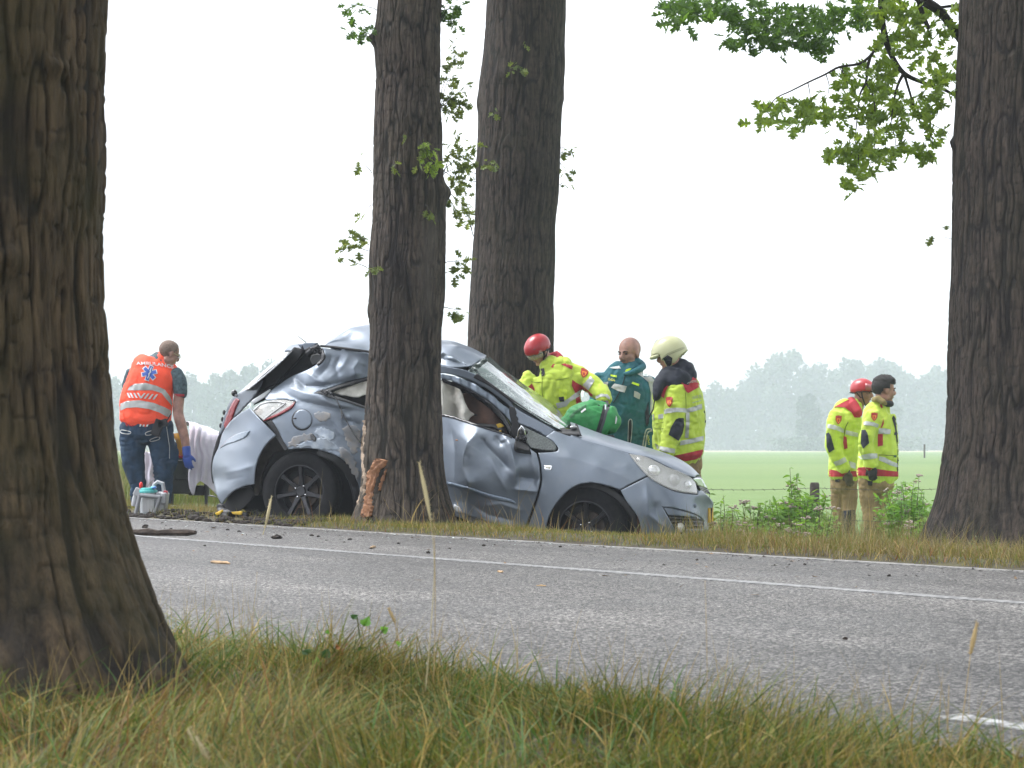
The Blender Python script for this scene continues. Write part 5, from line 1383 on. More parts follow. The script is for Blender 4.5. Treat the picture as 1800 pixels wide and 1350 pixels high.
def hand_geo(wrist, d, pn, L=.19, curl=.6, fat=1.0, side=1, spread=.06):
    """palm, four bent fingers of unequal length and a thumb; d along the hand, pn out of the palm"""
    d = Vector(d).normalized(); pn = Vector(pn); pn = (pn - d * pn.dot(d)).normalized(); w = d.cross(pn) * side
    wrist = Vector(wrist); g_ = []
    pl_ = L * .52
    m = MB(); R = Matrix((w, d, pn)).transposed()
    m.ellipsoid(wrist + d * pl_ * .52, (L * .23 * fat, pl_ * .62, L * .10 * fat), R, 16, 10); g_.append((m.v, m.f))
    g_.append(tube_geo([wrist - d * L * .35, wrist + d * L * .15], [L * .16 * fat, L * .15 * fat], 12))
    for i, (off, ln) in enumerate([(.165, .80), (.058, .93), (-.055, .88), (-.16, .70)]):
        base = wrist + d * pl_ * (.90 - .06 * abs(i - 1.3)) + w * L * off
        a = spread * (1.5 - i); dirv_ = (d + w * a).normalized()
        pts = [base]; ang = curl * .45
        for seg_ in (.44, .32, .24):
            v = dirv_ * math.cos(ang) + pn * math.sin(ang); pts.append(pts[-1] + v * L * .5 * ln * seg_); ang += curl * .75
        g_.append(tube_geo([base - d * L * .10] + pts, [L * .055 * fat, L * .056 * fat, L * .05 * fat, L * .046 * fat, L * .034 * fat], 10))
    tb = wrist + d * pl_ * .28 + w * L * .19
    td = (d * .75 + w * .62 + pn * .35).normalized()
    g_.append(tube_geo([tb - td * L * .10, tb + td * L * .12, tb + td * L * .12 + (td + d * .4 + pn * curl * .4).normalized() * L * .17, tb + td * L * .10 + (td + d * .9 + pn * curl * .7).normalized() * L * .30], [L * .075 * fat, L * .066 * fat, L * .056 * fat, L * .036 * fat], 10))
    return g_

def half_shell(M, r, keep, m, name, root, thick=.012, n=(40, 26), lumps=None):
    """helmet shell: the part of an ellipsoid for which keep(x, y, z) holds, in head space"""
    mb_ = MB(); mb_.ellipsoid((0, 0, 0), r, None, *n)
    V = [Vector(v) for v in mb_.v]
    if lumps: V = [lumps(v) for v in V]
    fs = [f for f in mb_.f if all(keep(V[i]) for i in f)]
    used = sorted({i for f in fs for i in f}); mp_ = {i: k for k, i in enumerate(used)}
    o = mesh_obj(name, [M @ V[i] for i in used], [tuple(mp_[i] for i in f) for f in fs], m, root)
    bm = bmesh.new(); bm.from_mesh(o.data); bmesh.ops.remove_doubles(bm, verts=bm.verts, dist=1e-5); bmesh.ops.recalc_face_normals(bm, faces=bm.faces); bm.to_mesh(o.data); bm.free()
    o.data.polygons.foreach_set("use_smooth", np.ones(len(o.data.polygons), dtype=bool))
    s = o.modifiers.new("t", 'SOLIDIFY'); s.thickness = thick; s.offset = 0
    return o

def scaled(tubes, k): return [[(p[0], p[1], p[2], p[3] * k) + tuple(q * k for q in p[4:]) for p in t] for t in tubes]
def person(D, torso, legs, arms, bare, headM, H, skin, hands, label, fat=1.0, neck=None):
    """one continuous body; returns the mesh object that everything else is a child of"""
    geos = [px_tube(t, D) for t in scaled(torso + legs + arms, .80)] + [px_tube(t, D) for t in bare]
    geos += head_geo(headM, H, fat)
    nk = neck or [(0, -.10, -.15), (0, -.14, -.80)]
    geos.append(cap(headM, [tuple(x * H for x in p) for p in nk], [.235 * H] * len(nk)))
    for h in hands: geos += h
    me = remesh(geos, .0075, 3, .4)
    o = me_obj("person", me, skin); tag(o, label, "person")
    return o
def garment(name, tubes, D, m, root, amp=.007, sc=.07, seed=0, voxel=.011, extra=(), smooth=5):
    me = remesh([px_tube(t, D) for t in tubes] + list(extra), voxel, smooth)
    if amp: wrinkle(me, amp, sc, seed)
    return me_obj(name, me, m, root)
def badge(px, py, w, h, bvh, root, tilt=0.0):
    def T(q): 
        a = math.radians(tilt); return (px + q[0] * w * math.cos(a) - q[1] * h * math.sin(a), py + q[0] * w * math.sin(a) + q[1] * h * math.cos(a))
    sh = [(-.5, -.5), (0, -.58), (.5, -.5), (.48, .05), (.25, .4), (0, .58), (-.25, .4), (-.48, .05)]
    bd = decal("badge", [T(q) for q in sh], badge_r, bvh, root, .006, 1.6)
    decal("badge_emblem", [T((q[0] * .62, q[1] * .60 + .10)) for q in [(-.5, -.45), (0, -.5), (.5, -.45), (.45, .1), (0, .58), (-.45, .1)]], badge_y, bvh, bd or root, .009, 1.4)
    decal("badge_flame", [T(q) for q in [(-.12, .25), (-.14, .0), (-.02, -.12), (.0, -.02), (.10, -.08), (.13, .12), (.05, .28)]], badge_r, bvh, bd or root, .011, 1.0)

# ---------------------------------------------------------------- paramedic bending over the stretcher
D1 = 20.0
hM = head_matrix(298, 622, D1, 122, 22, 0); H1 = .252
torso1 = [[(256, 752, 0, 44, .15), (256, 735, 0, 45, .15), (258, 705, .0, 46, .15), (266, 672, .0, 43, .15), (275, 650, .02, 42, .13), (283, 634, .04, 22, .10), (287, 627, .05, 15, .09)]]
legs1 = [[(236, 748, 0, 25), (233, 790, 0, 22), (236, 825, 0, 19), (242, 850, 0, 14.5), (243, 884, 0, 12)], [(279, 748, 0, 25), (285, 790, 0, 22), (288, 825, 0, 18), (288, 855, 0, 15), (288, 886, 0, 12)]]
arm1R = [(311, 660, -.02, 13), (317, 690, -.03, 11)]
arm1L = [(233, 652, .05, 11), (226, 678, .1, 10)]
bare1 = [[(317, 680, -.03, 10), (313, 722, -.04, 9.5), (318, 745, -.05, 9.5), (325, 772, -.05, 8), (328, 795, -.05, 6)], [(230, 660, .06, 9), (222, 700, .2, 8.5), (236, 735, .35, 7)]]
hand1 = hand_geo(W(328, 796, D1 - .05), (.12, .05, -1), (.3, 1, 0), .19, .5, .95, 1)
p1 = person(D1, torso1, legs1, [arm1R, arm1L], bare1, hM, H1, skin_red, [hand1], "person in orange ambulance vest bending beside the stretcher, back turned", neck=[(0, .0, -.15), (0, .16, -.58)])
face_bits(hM, H1, p1)
half_shell(hM, (.325 * H1, .41 * H1, .37 * H1), lambda v: v.z > -.30 * H1 and v.y < .10 * H1 + .25 * v.z and not (abs(v.x) > .25 * H1 and v.z < -.02 * H1 and v.y > -.12 * H1), stub_m, "hair", p1, .004, lumps=lambda v: v + Vector((0, -.06 * H1, .14 * H1)))
m = MB(); s = lambda *a: hM @ Vector(tuple(x * H1 for x in a)); m.tube([s(.30, .0, .03), s(.27, .30, .03), s(.10, .40, .02)], .003, 6); m.tube([s(-.30, .0, .03), s(-.27, .30, .03), s(-.10, .40, .02)], .003, 6)
for sx in (1, -1): m.tube([s(.12 * sx + .07 * math.cos(a), .40, .02 + .05 * math.sin(a)) for a in np.linspace(0, 2 * math.pi, 12)], .003, 6)
m.build("glasses", mat("pale_spectacles", (.45, .45, .25), .3), p1)
shirt = garment("shirt", [[(307, 655, -.01, 13.5), (315, 672, -.03, 14), (318, 696, -.03, 11.5)], [(234, 655, .05, 13), (225, 680, .1, 12)], [(275, 650, .02, 40, .12), (283, 630, .04, 17, .095)]], D1, mat("patterned_shirt", (0.016, 0.030, 0.042), .8, noise=(38, .5, (0.10, 0.16, 0.18))), p1, .004, .05, 1)
decal("sleeve_cuff", [(307, 692), (324, 693), (324, 697), (307, 697)], hv_red, bvh_of(shirt), shirt, .005, 1.5)
trs = garment("trousers", legs1 + [[(257, 738, 0, 43, .15), (257, 765, 0, 46, .15)], [(302, 780, .02, 9), (304, 800, .02, 10), (302, 825, .02, 8)]], D1, denim, p1, .016, .075, 2)
vest = garment("vest", [[(255, 741, 0, 46, .168), (256, 728, 0, 46, .168), (258, 705, .0, 47, .166), (266, 672, .0, 43, .16), (275, 652, .02, 45, .145), (283, 641, .04, 35, .12), (287, 631, .05, 21, .105)]], D1, orange, p1, .010, .11, 3, smooth=3)
decal("vest_flap", [(207, 728), (216, 726), (219, 739), (209, 739)], orange, bvh_of(vest, trs), vest, .01)
bv = bvh_of(vest)
decal("reflective_stripe", [(227, 680), (236, 675), (256, 673), (275, 678), (290, 685), (299, 697), (304, 709), (302, 713), (291, 700), (284, 691), (268, 686), (250, 686), (224, 686)], refl, bv, vest)
decal("reflective_stripe", [(209, 711), (222, 705), (245, 703.5), (270, 708), (290, 716), (301, 722), (300, 731), (294, 733), (280, 725), (262, 719), (240, 716), (222, 717), (212, 722)], refl, bv, vest)
for (x, dx) in [(222.5, 4), (227.5, 4.5), (234, 5), (240.5, 5.5)]:
    decal("chevron", [(x, 690.5), (x + 3.2, 690.5), (x + dx + 3.2, 699.5), (x + dx, 699.5)], white_print, bv, vest, .006, 1.5)
for x in (252.5, 259.5, 267, 274.5):
    decal("chevron", [(x, 691 + (x - 250) * .09), (x + 3.4, 691 + (x - 250) * .09), (x - 3.2, 700 + (x - 250) * .09), (x - 7, 700 + (x - 250) * .09)], white_print, bv, vest, .006, 1.5)
lettering("lettering", "AMBULANCE", lambda a, c: (240 + 68 * a - 2.5 * c, 641.5 + 10 * (a - .25) * abs(a - .1) * 1.2 - c * (5.5 + 1.5 * a)), white_print, bv, vest, font_shear=.2)
def star(cx, cy, r, w, rot):
    pts = []
    for k in range(6):
        a = rot + k * math.pi / 3
        for (al, rr) in ((-math.pi / 6, w / math.cos(math.pi / 6) * 1.0),):
            pts.append((cx + rr * math.cos(a + al), cy + rr * math.sin(a + al)))
        ux, uy = math.cos(a), math.sin(a); vx, vy = -uy, ux
        pts += [(cx + ux * r - vx * w * .58, cy + uy * r - vy * w * .58), (cx + ux * r + vx * w * .58, cy + uy * r + vy * w * .58)]
    return pts
so = decal("emblem_edge", star(262.2, 655.8, 14.2, 7.0, -1.25), white_print, bv, vest, .006, 1.6)
decal("emblem", star(262.2, 655.8, 12.6, 5.3, -1.25), mat("emblem_blue", (.035, .09, .38), .6), bv, so, .008, 1.6)
decal("emblem_staff", [(265.5, 645.5), (266.8, 645.8), (264.8, 652), (265.8, 654), (262.6, 657.5), (262.8, 660), (260, 665.5), (258.8, 665), (261, 659.5), (260.6, 657), (263.6, 653.5), (262.8, 651.5)], white_print, bv, so, .010, 1.4)
bt = bvh_of(trs)
for x in (219, 224, 229): decal("waist_flash", [(x, 742), (x + 3, 742), (x + 6, 749), (x + 3, 749)], hv_red, bt, trs, .006, 1.5)
for x in (247, 253, 259): decal("waist_flash", [(x, 742.5), (x + 3, 742.5), (x + .5, 750), (x - 2.5, 750)], white_print, bt, trs, .006, 1.5)
def outline_loop(name, pts, m, bvh, root, r=.004):
    P = smooth_poly(pts, 2.0); P = np.vstack([P, P[:1]])
    path = [h + (CAMP - h).normalized() * (.012 if 'helmet' in name else .004) for h in (cast(bvh, x, y) for x, y in P) if h]
    if len(path) > 4:
        v, f = tube_geo(path, r, 5); mesh_obj(name, v, f, m, root)
outline_loop("pocket_piping", [(213, 756), (228, 758.5), (230, 761), (226, 763), (213, 761)], refl, bt, trs)
outline_loop("pocket_piping", [(256, 761), (265, 757.5), (268, 759), (266, 764), (257, 765)], refl, bt, trs)
outline_loop("pocket_piping", [(264, 773), (277, 768), (281, 769.5), (278, 773), (266, 776)], refl, bt, trs)
m = MB()
for i in range(14): 
    h = cast(bt, 293 + (5 if i > 7 else i * .6), 752 + i * 4)
    if h: m.ellipsoid(h + (CAMP - h).normalized() * .003, (.004, .004, .014), None, 6, 4)
m.build("side_piping", refl, trs)
m = MB(); m.box(W(277, 752, D1 - .20), (.085, .05, .16), Matrix.Rotation(.35, 3, 'Y')); m.box(W(286, 744, D1 - .20), (.09, .05, .07), Matrix.Rotation(-.3, 3, 'Y')); m.tube([W(291, 743, D1 - .2), W(301, 727, D1 - .2)], .006, 8); m.build("belt_radio", blackc, p1, bevel=.012)
garment("glove", [], D1, blue_glove, p1, 0, extra=hand_geo(W(328, 797, D1 - .05), (.12, .05, -1), (.3, 1, 0), .195, .5, 1.12, 1) + [px_tube([(327.5, 786, -.05, 7.6), (328.5, 800, -.05, 7.4)], D1)], voxel=.006, smooth=3)
for (x, y) in ((240, 889), (288, 890)): garment("boot", [], D1, boot_m, p1, 0, extra=[ell(Matrix.Translation(W(x, y, D1 + .06)), (0, 0, 0), (.05, .13, .045)), px_tube([(x + 2, 868, 0, 9), (x + 1, 888, 0, 9.5)], D1)], voxel=.012)

# ---------------------------------------------------------------- firefighter kit shared by the others
def red_helmet(M, H, root, skin_strap=True, goggles=True):
    S = lambda *a: M @ Vector(tuple(x * H for x in a))
    sh = half_shell(M, (.405 * H, .50 * H, .43 * H), lambda v: v.z > (.02 + .16 * max(0, v.y / H)) * H - (.10 * H if v.y < -.1 * H else 0), helm_red, "helmet", root, .014, (48, 30), lumps=lambda v: v + Vector((0, -.04 * H, .13 * H)) + Vector((0, .02 * H if v.y > .3 * H else 0, 0)))
    m = MB(); pts = []
    for a in np.linspace(0, 2 * math.pi, 40, endpoint=True):
        x, y = .41 * math.cos(a), -.04 + .51 * math.sin(a); pts.append(S(x, y, .02 + .16 * max(0, y) - (.10 if y < -.1 else 0) * min(1, max(0, -(y + .1)) * 8)))
    m.tube(pts, .006, 6); m.build("helmet_rim", blackc, sh)
    for sx in (1, -1):
        for (y, z, r) in ((.02, .10, .035), (-.16, .10, .05)):
            m = MB(); m.add(*ell(M, (.385 * sx * H, y * H, z * H), (.03 * H, r * H * 1.1, r * H))); m.build("helmet_vent", blackc, sh)
        m = MB(); m.add(*ell(M, (.26 * sx * H, .28 * H, .30 * H), (.05 * H, .09 * H, .018 * H))); m.build("helmet_slot", mat("slot_dark", (.06, .02, .02), .6), sh)
        m = MB(); m.tube([S(.37 * sx, .05, .06), S(.31 * sx, .10, -.18), S(.10 * sx, .20, -.50), S(0, .22, -.52)], .007, 6); m.tube([S(.36 * sx, -.20, .02), S(.31 * sx, .02, -.22), S(.31 * sx, .10, -.18)], .006, 6); m.build("chin_strap", blackc, sh)
    if goggles:
        V = []; n = 16
        for i in range(n + 1):
            a = math.radians(20 + 140 * i / n)
            for (z, k) in ((.17, 1.02), (.03, 1.04), (-.10, .98)): V.append(S(.42 * k * math.cos(a), -.02 + .50 * k * math.sin(a), z))
        o = mesh_obj("visor", V, grid_faces(3, n + 1), mat("clear_visor", (.55, .52, .40), .08, alpha=.35, coat=.6), sh); o.modifiers.new("t", 'SOLIDIFY').thickness = .003
    return sh

# ---------------------------------------------------------------- rescuer in the red helmet leaning over the bonnet
D2 = 18.15
hM = head_matrix(946, 616, D2, -52, 38, -6); H2 = .245
torso2 = [[(1006, 812, .05, 37, .16), (1000, 770, .02, 38, .17), (990, 735, .0, 39, .17), (980, 700, -.02, 41, .17), (977, 672, -.02, 43, .16), (972, 652, .0, 38, .13), (962, 640, .0, 18, .10)]]
legs2 = [[(990, 815, .08, 20), (988, 880, .08, 17), (990, 965, .1, 13)], [(1022, 815, .02, 20), (1024, 880, .02, 17), (1024, 965, .05, 13)]]
arm2R = [(1000, 656, .0, 17), (1016, 659, -.02, 17), (1031, 669, -.05, 17), (1048, 682, -.10, 16.5), (1059, 693, -.16, 15), (1063, 705, -.20, 13.5)]
arm2L = [(932, 664, .0, 15), (922, 684, -.06, 14), (930, 708, -.14, 12.5), (950, 725, -.25, 11)]
h2R = hand_geo(W(1063, 704, D2 - .20), (.05, -.1, -1), (-.2, 1, 0), .19, 1.1, .9, -1); h2L = hand_geo(W(950, 725, D2 - .25), (.5, -.6, -.7), (0, 0, -1), .19, .6, .9, 1)
p2 = person(D2, torso2, legs2, [arm2R, arm2L], [], hM, H2, skin_m, [h2R, h2L], "person in red rescue helmet and yellow jacket leaning over the car with a green bag")
face_bits(hM, H2, p2)
hr = half_shell(hM, (.328 * H2, .415 * H2, .36 * H2), lambda v: v.z > -.30 * H2 and v.y < -.12 * H2 + .2 * v.z, mat("sandy_hair", (.16, .11, .065), .8, noise=(50, .5)), "hair", p2, .01, lumps=lambda v: v + Vector((0, -.06 * H2, .14 * H2)))
hl2 = red_helmet(hM, H2, p2)
jk = garment("jacket", torso2[:1] + [arm2R, arm2L], D2, hv, p2, .017, .075, 12)
garment("trousers", legs2 + [[(1006, 800, .05, 35, .15), (1006, 830, .05, 34, .15)]], D2, tan_m, p2, .016, .075, 13)
for x, dd in ((990, .08), (1024, .03)): garment("boot", [], D2, boot_m, p2, 0, extra=[ell(Matrix.Translation(W(x, 972, D2 - .02 + dd)), (0, 0, 0), (.055, .14, .05)), px_tube([(x, 930, dd, 13), (x, 972, dd, 12)], D2)], voxel=.014)
bv = bvh_of(jk)
decal("shoulder_flash", [(932, 656), (943, 646), (948, 647), (944, 650), (933, 656.5)], hv_red, bv, jk); decal("shoulder_flash", [(986, 640), (993, 638.5), (1007, 643), (1006, 650), (996, 645)], hv_red, bv, jk)
decal("side_panel", [(1006, 667), (1012, 672), (1023, 678), (1033, 686), (1042, 694), (1040, 700), (1030, 701), (1028, 712), (1014, 716), (1012, 700), (1010, 688), (1005, 678)], hv_red, bv, jk, .006)
decal("side_panel", [(928, 680), (935, 674), (939, 682), (940, 688), (934, 685)], hv_red, bv, jk, .006)
decal("reflective_stripe", [(1038, 661), (1045, 669), (1034, 686), (1026, 678), (1024, 677)], refl, bv, jk, .008)
decal("reflective_stripe", [(1046, 697), (1056, 692), (1068, 693), (1073, 699), (1072, 703), (1064, 697), (1056, 697), (1048, 701)], refl, bv, jk, .008)
decal("reflective_stripe", [(977, 709), (990, 706), (1000, 700), (1012, 690), (1024, 684), (1028, 690), (1016, 698), (1002, 706), (996, 714), (980, 718)], refl, bv, jk, .009)
decal("neck_tab", [(950, 648), (956, 647), (958, 657), (956, 660), (952, 662)], blackc, bv, jk, .008, 1.5)
decal("chest_pocket", [(982, 683), (997, 685), (996, 702), (982, 700)], mat("hv_pocket", (.62, .78, .06), .75), bv, jk, .014); decal("pocket_clip", [(982, 698), (991, 697), (992, 706), (984, 706)], blackc, bv, jk, .02, 1.5)
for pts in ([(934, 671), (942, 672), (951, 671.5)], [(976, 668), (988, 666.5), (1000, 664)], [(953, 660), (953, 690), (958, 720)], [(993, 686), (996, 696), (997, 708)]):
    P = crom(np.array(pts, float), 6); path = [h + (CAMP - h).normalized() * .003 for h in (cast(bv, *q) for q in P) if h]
    if len(path) > 3: v, f = tube_geo(path, .0028, 5); mesh_obj("seam", v, f, mat("seam_thread", (.20, .27, .03), .8), jk)  # thin dark yellow-green lines laid along the jacket
badge(1027, 655.5, 14, 15, bv, jk, 14)
m = MB()
col = garment("collar", [], D2, hv_red, p2, .003, .05, 15, extra=[tube_geo([W(972, 650, D2 - .10), W(978, 640, D2 - .06), W(983, 630, D2 + .02), W(978, 624, D2 + .08), W(966, 628, D2 + .12)], [.035, .042, .045, .04, .035], 10)], voxel=.009)
garment("glove", [], D2, black_glove, p2, 0, extra=hand_geo(W(1063, 706, D2 - .20), (.05, -.1, -1), (-.2, 1, 0), .20, 1.1, 1.1, -1), voxel=.007, smooth=3)
garment("glove", [], D2, black_glove, p2, 0, extra=hand_geo(W(950, 725, D2 - .25), (.5, -.6, -.7), (0, 0, -1), .20, .6, 1.1, 1), voxel=.007, smooth=3)

# ---------------------------------------------------------------- bald officer in teal
D3 = 18.75
hM = head_matrix(1106, 621, D3, -42, 10, 0); H3 = .292
torso3 = [[(1104, 812, .03, 40, .16), (1104, 775, .02, 42, .17), (1102, 735, .0, 45, .17), (1099, 700, .0, 47, .17), (1099, 676, .0, 46, .16), (1102, 660, .0, 38, .13), (1110, 646, .02, 22, .11), (1114, 638, .03, 18, .10)]]
legs3 = [[(1085, 815, .05, 20), (1084, 880, .05, 17), (1084, 960, .05, 13)], [(1122, 815, .02, 20), (1124, 880, .02, 17), (1124, 960, .05, 13)]]
arm3L = [(1060, 664, .02, 16), (1051, 690, .02, 15), (1050, 730, -.02, 14), (1062, 765, -.08, 12), (1074, 790, -.10, 10)]
arm3R = [(1138, 668, .0, 15), (1142, 700, .0, 15), (1141, 745, -.03, 14), (1137, 790, -.08, 12)]
h3a = hand_geo(W(1075, 792, D3 - .1), (.3, -.2, -1), (.3, 1, 0), .19, .6, .9, 1); h3b = hand_geo(W(1137, 792, D3 - .08), (-.1, -.2, -1), (-.3, 1, 0), .19, .6, .9, -1)
p3 = person(D3, torso3, legs3, [arm3L, arm3R], [], hM, H3, skin_red, [h3a, h3b], "bald person in a teal jacket with grey shoulder bands standing behind the bonnet")
face_bits(hM, H3, p3)
m = MB(); s = lambda *a: hM @ Vector(tuple(x * H3 for x in a)); m.tube([s(-.11, .345, -.195), s(0, .375, -.185), s(.11, .345, -.195)], [.012 * H3, .024 * H3, .012 * H3], 8); m.build("moustache", mat("grey_stubble", (.11, .085, .075), .9), p3)
jk = garment("jacket", torso3 + [arm3L, arm3R], D3, teal, p3, .017, .075, 22)
garment("trousers", legs3 + [[(1104, 800, .04, 36, .15), (1104, 830, .04, 36, .15)]], D3, navy, p3, .016, .075, 23)
for x in (1084, 1124): garment("boot", [], D3, boot_m, p3, 0, extra=[ell(Matrix.Translation(W(x, 964, D3 - .02)), (0, 0, 0), (.055, .14, .05)), px_tube([(x, 925, .05, 13), (x, 964, .05, 12)], D3)], voxel=.014)
garment("collar", [], D3, teal, jk, .003, .05, 25, extra=[tube_geo([W(1096, 658, D3 - .12), W(1108, 656, D3 - .14), W(1121, 651, D3 - .12), W(1130, 644, D3 - .02), W(1128, 640, D3 + .08)], [.020, .028, .032, .036, .034], 10)], voxel=.009)
bv = bvh_of(jk)
decal("shoulder_band", [(1120, 657), (1132, 652), (1142, 658), (1150, 668), (1151, 700), (1149, 727), (1143, 726), (1144, 690), (1140, 672), (1130, 663)], refl, bv, jk, .007)
decal("shoulder_band", [(1071, 646), (1088, 643), (1092, 648), (1078, 648)], refl, bv, jk, .007)
for q in ([(1074, 681), (1080, 674), (1102, 679), (1098, 690), (1086, 687)], [(1061, 672), (1069, 671), (1068, 680), (1061, 679)], [(1115, 687), (1121, 689), (1126, 693), (1124, 702), (1114, 697)]): decal("chest_band", q, refl, bv, jk, .008, 1.8)
hy = mat("lime_flash", (.62, .85, .03), .6)
for q in ([(1073.5, 658), (1084, 660), (1084, 663.5), (1073, 661)], [(1112, 671), (1124, 675), (1123, 679), (1110, 674)], [(1100, 650), (1106, 647.5), (1110, 647.5), (1104, 654), (1099, 660), (1098, 656)]): decal("lime_flash", q, hy, bv, jk, .009, 1.5)
lettering("lettering", "OvDG", lambda a, c: (1069 + 12 * a, 668.5 + 2 * a - 4.5 * c), yellow_print, bv, jk, .009)
lettering("lettering", "OvDG", lambda a, c: (1139.5 - 4 * (1 - c) * 1 + 3.5 - 2 * a, 782 - 17 * a), yellow_print, bv, jk, .010)
for pts, rr in (([(1099, 660), (1093, 680), (1086, 695), (1078, 708)], .004),):
    P = crom(np.array(pts, float), 8); path = [h + (CAMP - h).normalized() * .004 for h in (cast(bv, *q) for q in P) if h]
    v, f = tube_geo(path, rr, 5); mesh_obj("zip", v, f, blackc, jk)
decal("pocket_zip", [(1106, 740), (1109, 738), (1110, 748), (1109, 765), (1107, 778), (1105, 777), (1105, 755)], blackc, bv, jk, .007, 1.5)
outline_loop("pocket_piping", [(1105, 741), (1108, 736.5), (1111, 741), (1110.5, 760), (1108, 779), (1104, 778), (1104.5, 755)], refl, bv, jk, .0035)
outline_loop("pocket_piping", [(1130, 785), (1134, 762), (1137, 755), (1143, 754), (1146, 757), (1140, 759), (1137, 766), (1134, 785)], refl, bv, jk, .007)
decal("navy_side_panel", [(1134, 725), (1140, 705), (1141, 740), (1138, 750), (1135, 745)], navy, bv, jk, .007)  # narrow navy patch on the side of the teal jacket

# ---------------------------------------------------------------- firefighter in the cream helmet
D4 = 18.15
hM = head_matrix(1176, 625, D4, -98, 14, 0); H4 = .255
torso4 = [[(1194, 800, .02, 44, .19), (1193, 770, .02, 46, .19), (1192, 735, .0, 46, .19), (1191, 705, .0, 45, .19), (1190, 685, .0, 42, .18), (1190, 668, .0, 36, .15), (1187, 655, .0, 22, .12)]]
legs4 = [[(1182, 805, .05, 20), (1180, 880, .05, 17), (1180, 965, .05, 13)], [(1212, 805, .08, 20), (1214, 880, .08, 17), (1214, 965, .08, 13)]]
arm4 = [(1192, 684, -.14, 17), (1187, 715, -.17, 19), (1184, 748, -.18, 19), (1176, 778, -.20, 16), (1170, 798, -.22, 14)]
arm4b = [(1222, 690, .12, 12), (1229, 725, .18, 12), (1226, 755, .2, 12), (1205, 780, .1, 11)]
h4 = hand_geo(W(1168, 802, D4 - .22), (-.2, -.1, -1), (.3, 1, 0), .19, .7, .9, 1)
p4 = person(D4, torso4, legs4, [arm4, arm4b], [], hM, H4, skin_m, [h4], "firefighter in cream helmet with black neck hood standing at the car's nose")
face_bits(hM, H4, p4)
jk = garment("jacket", torso4 + [arm4], D4, hv, p4, .017, .075, 32)
slv = garment("far_sleeve", [arm4b], D4, hv, jk, .008, .1, 38)
garment("trousers", legs4 + [[(1197, 795, .04, 38, .16), (1197, 830, .05, 36, .15)]], D4, tan_m, p4, .016, .075, 33)
for x, dd in ((1180, .05), (1214, .08)): garment("boot", [], D4, boot_m, p4, 0, extra=[ell(Matrix.Translation(W(x - 8, 970, D4 + dd)), (0, 0, 0), (.14, .055, .05)), px_tube([(x, 930, dd, 13), (x, 970, dd, 12)], D4)], voxel=.014)
hood = garment("neck_hood", [[(1196, 640, .03, 17, .09), (1194, 650, .02, 21, .12), (1191, 658, .01, 26, .15), (1187, 670, -.02, 33, .19), (1176, 678, -.08, 24, .14)], [(1172, 660, -.05, 14, .10), (1160, 676, -.08, 12, .10), (1155, 695, -.10, 8, .08), (1153, 702, -.10, 5, .05)], [(1208, 645, .02, 12, .12), (1214, 660, .02, 11, .13), (1213, 668, .02, 10, .13)]], D4, navy, p4, .008, .07, 35)
S = lambda *a: hM @ Vector(tuple(x * H4 for x in a))
def keep4(v):
    y, z = v.y / H4, v.z / H4
    if y > .34: return z > .10 + .0 * y
    if y > .14: return z > .10 - (.34 - y) * 3.0
    return z > -.50 + max(0, -(y - .14)) * .62
hm4 = half_shell(hM, (.48 * H4, .60 * H4, .62 * H4), keep4, helm_cream, "helmet", p4, .016, (60, 44), lumps=lambda v: Vector((v.x, v.y * (1.06 if v.y > 0 else 1.0) - .05 * H4, v.z + .04 * H4)) + Vector((0, (-.10 * H4 * max(0, -v.z / H4) if v.y < 0 else 0), 0)))
m = MB(); m.tube([S(.40 * math.cos(a), .02 + .60 * math.sin(a), .09 - .02 * math.sin(a)) for a in np.linspace(.5, math.pi - .5, 20)], [.016] * 20, 8); m.build("helmet_brim", helm_cream, hm4)
m = MB(); m.tube([S(0, .59 * math.cos(a) - .05, .10 + .57 * math.sin(a)) for a in np.linspace(.25, 1.1, 12)], .012, 6); m.build("helmet_crest", blackc, hm4)
bh = bvh_of(hm4)
decal("ear_shield", [(1163.5, 632), (1173, 624), (1182, 629), (1180, 643), (1178, 647), (1170, 648), (1165, 641)], gloss_bk, bh, hm4, .020, 1.5)
outline_loop("helmet_seam", [(1164, 631), (1172, 622.5), (1184, 617), (1200, 611), (1203, 612), (1186, 619), (1174, 624.5)], mat("helmet_line", (.22, .22, .13), .5), bh, hm4, .002)
outline_loop("helmet_edge", [(1163, 634), (1164.5, 645), (1171, 650), (1177, 651), (1186, 646), (1213, 629), (1212, 631), (1186, 648), (1176, 653), (1163, 647), (1161.5, 636)], mat("helmet_edge_dark", (.20, .20, .13), .5), bh, hm4, .003)
bv = bvh_of(jk)
yoke = decal("red_yoke", [(1163, 682), (1172, 673), (1185, 666), (1200, 665), (1222, 662), (1230, 668), (1235, 677), (1210, 691), (1206, 688), (1200, 675), (1188, 671), (1176, 676), (1170, 688), (1167, 700), (1160, 695)], hv_red, bv, jk, .010)
lettering("lettering", "BRANDWEER", lambda a, c: (1208 + 21 * a, 674.5 - 4.5 * a + 2 * a * a - 4.5 * c), grey_print, bvh_of(yoke), yoke, .008)
lettering("lettering", "USAR.NL", lambda a, c: (1217 + 17 * a, 702 - 4 * a - 5.5 * c), grey_print, bv, jk, .009)
decal("print_line", [(1217, 707.5), (1233, 703), (1233, 704.2), (1217, 708.7)], grey_print, bv, jk, .008, 1.4)
decal("reflective_stripe", [(1167, 721), (1172, 718), (1188, 716.5), (1205, 717.5), (1205, 725), (1190, 724), (1174, 726), (1167, 728)], refl, bv, jk, .008)
decal("reflective_stripe", [(1205, 719), (1220, 714.5), (1234, 709.5), (1234.5, 718.5), (1220, 723), (1205, 726)], refl, bv, jk, .008)
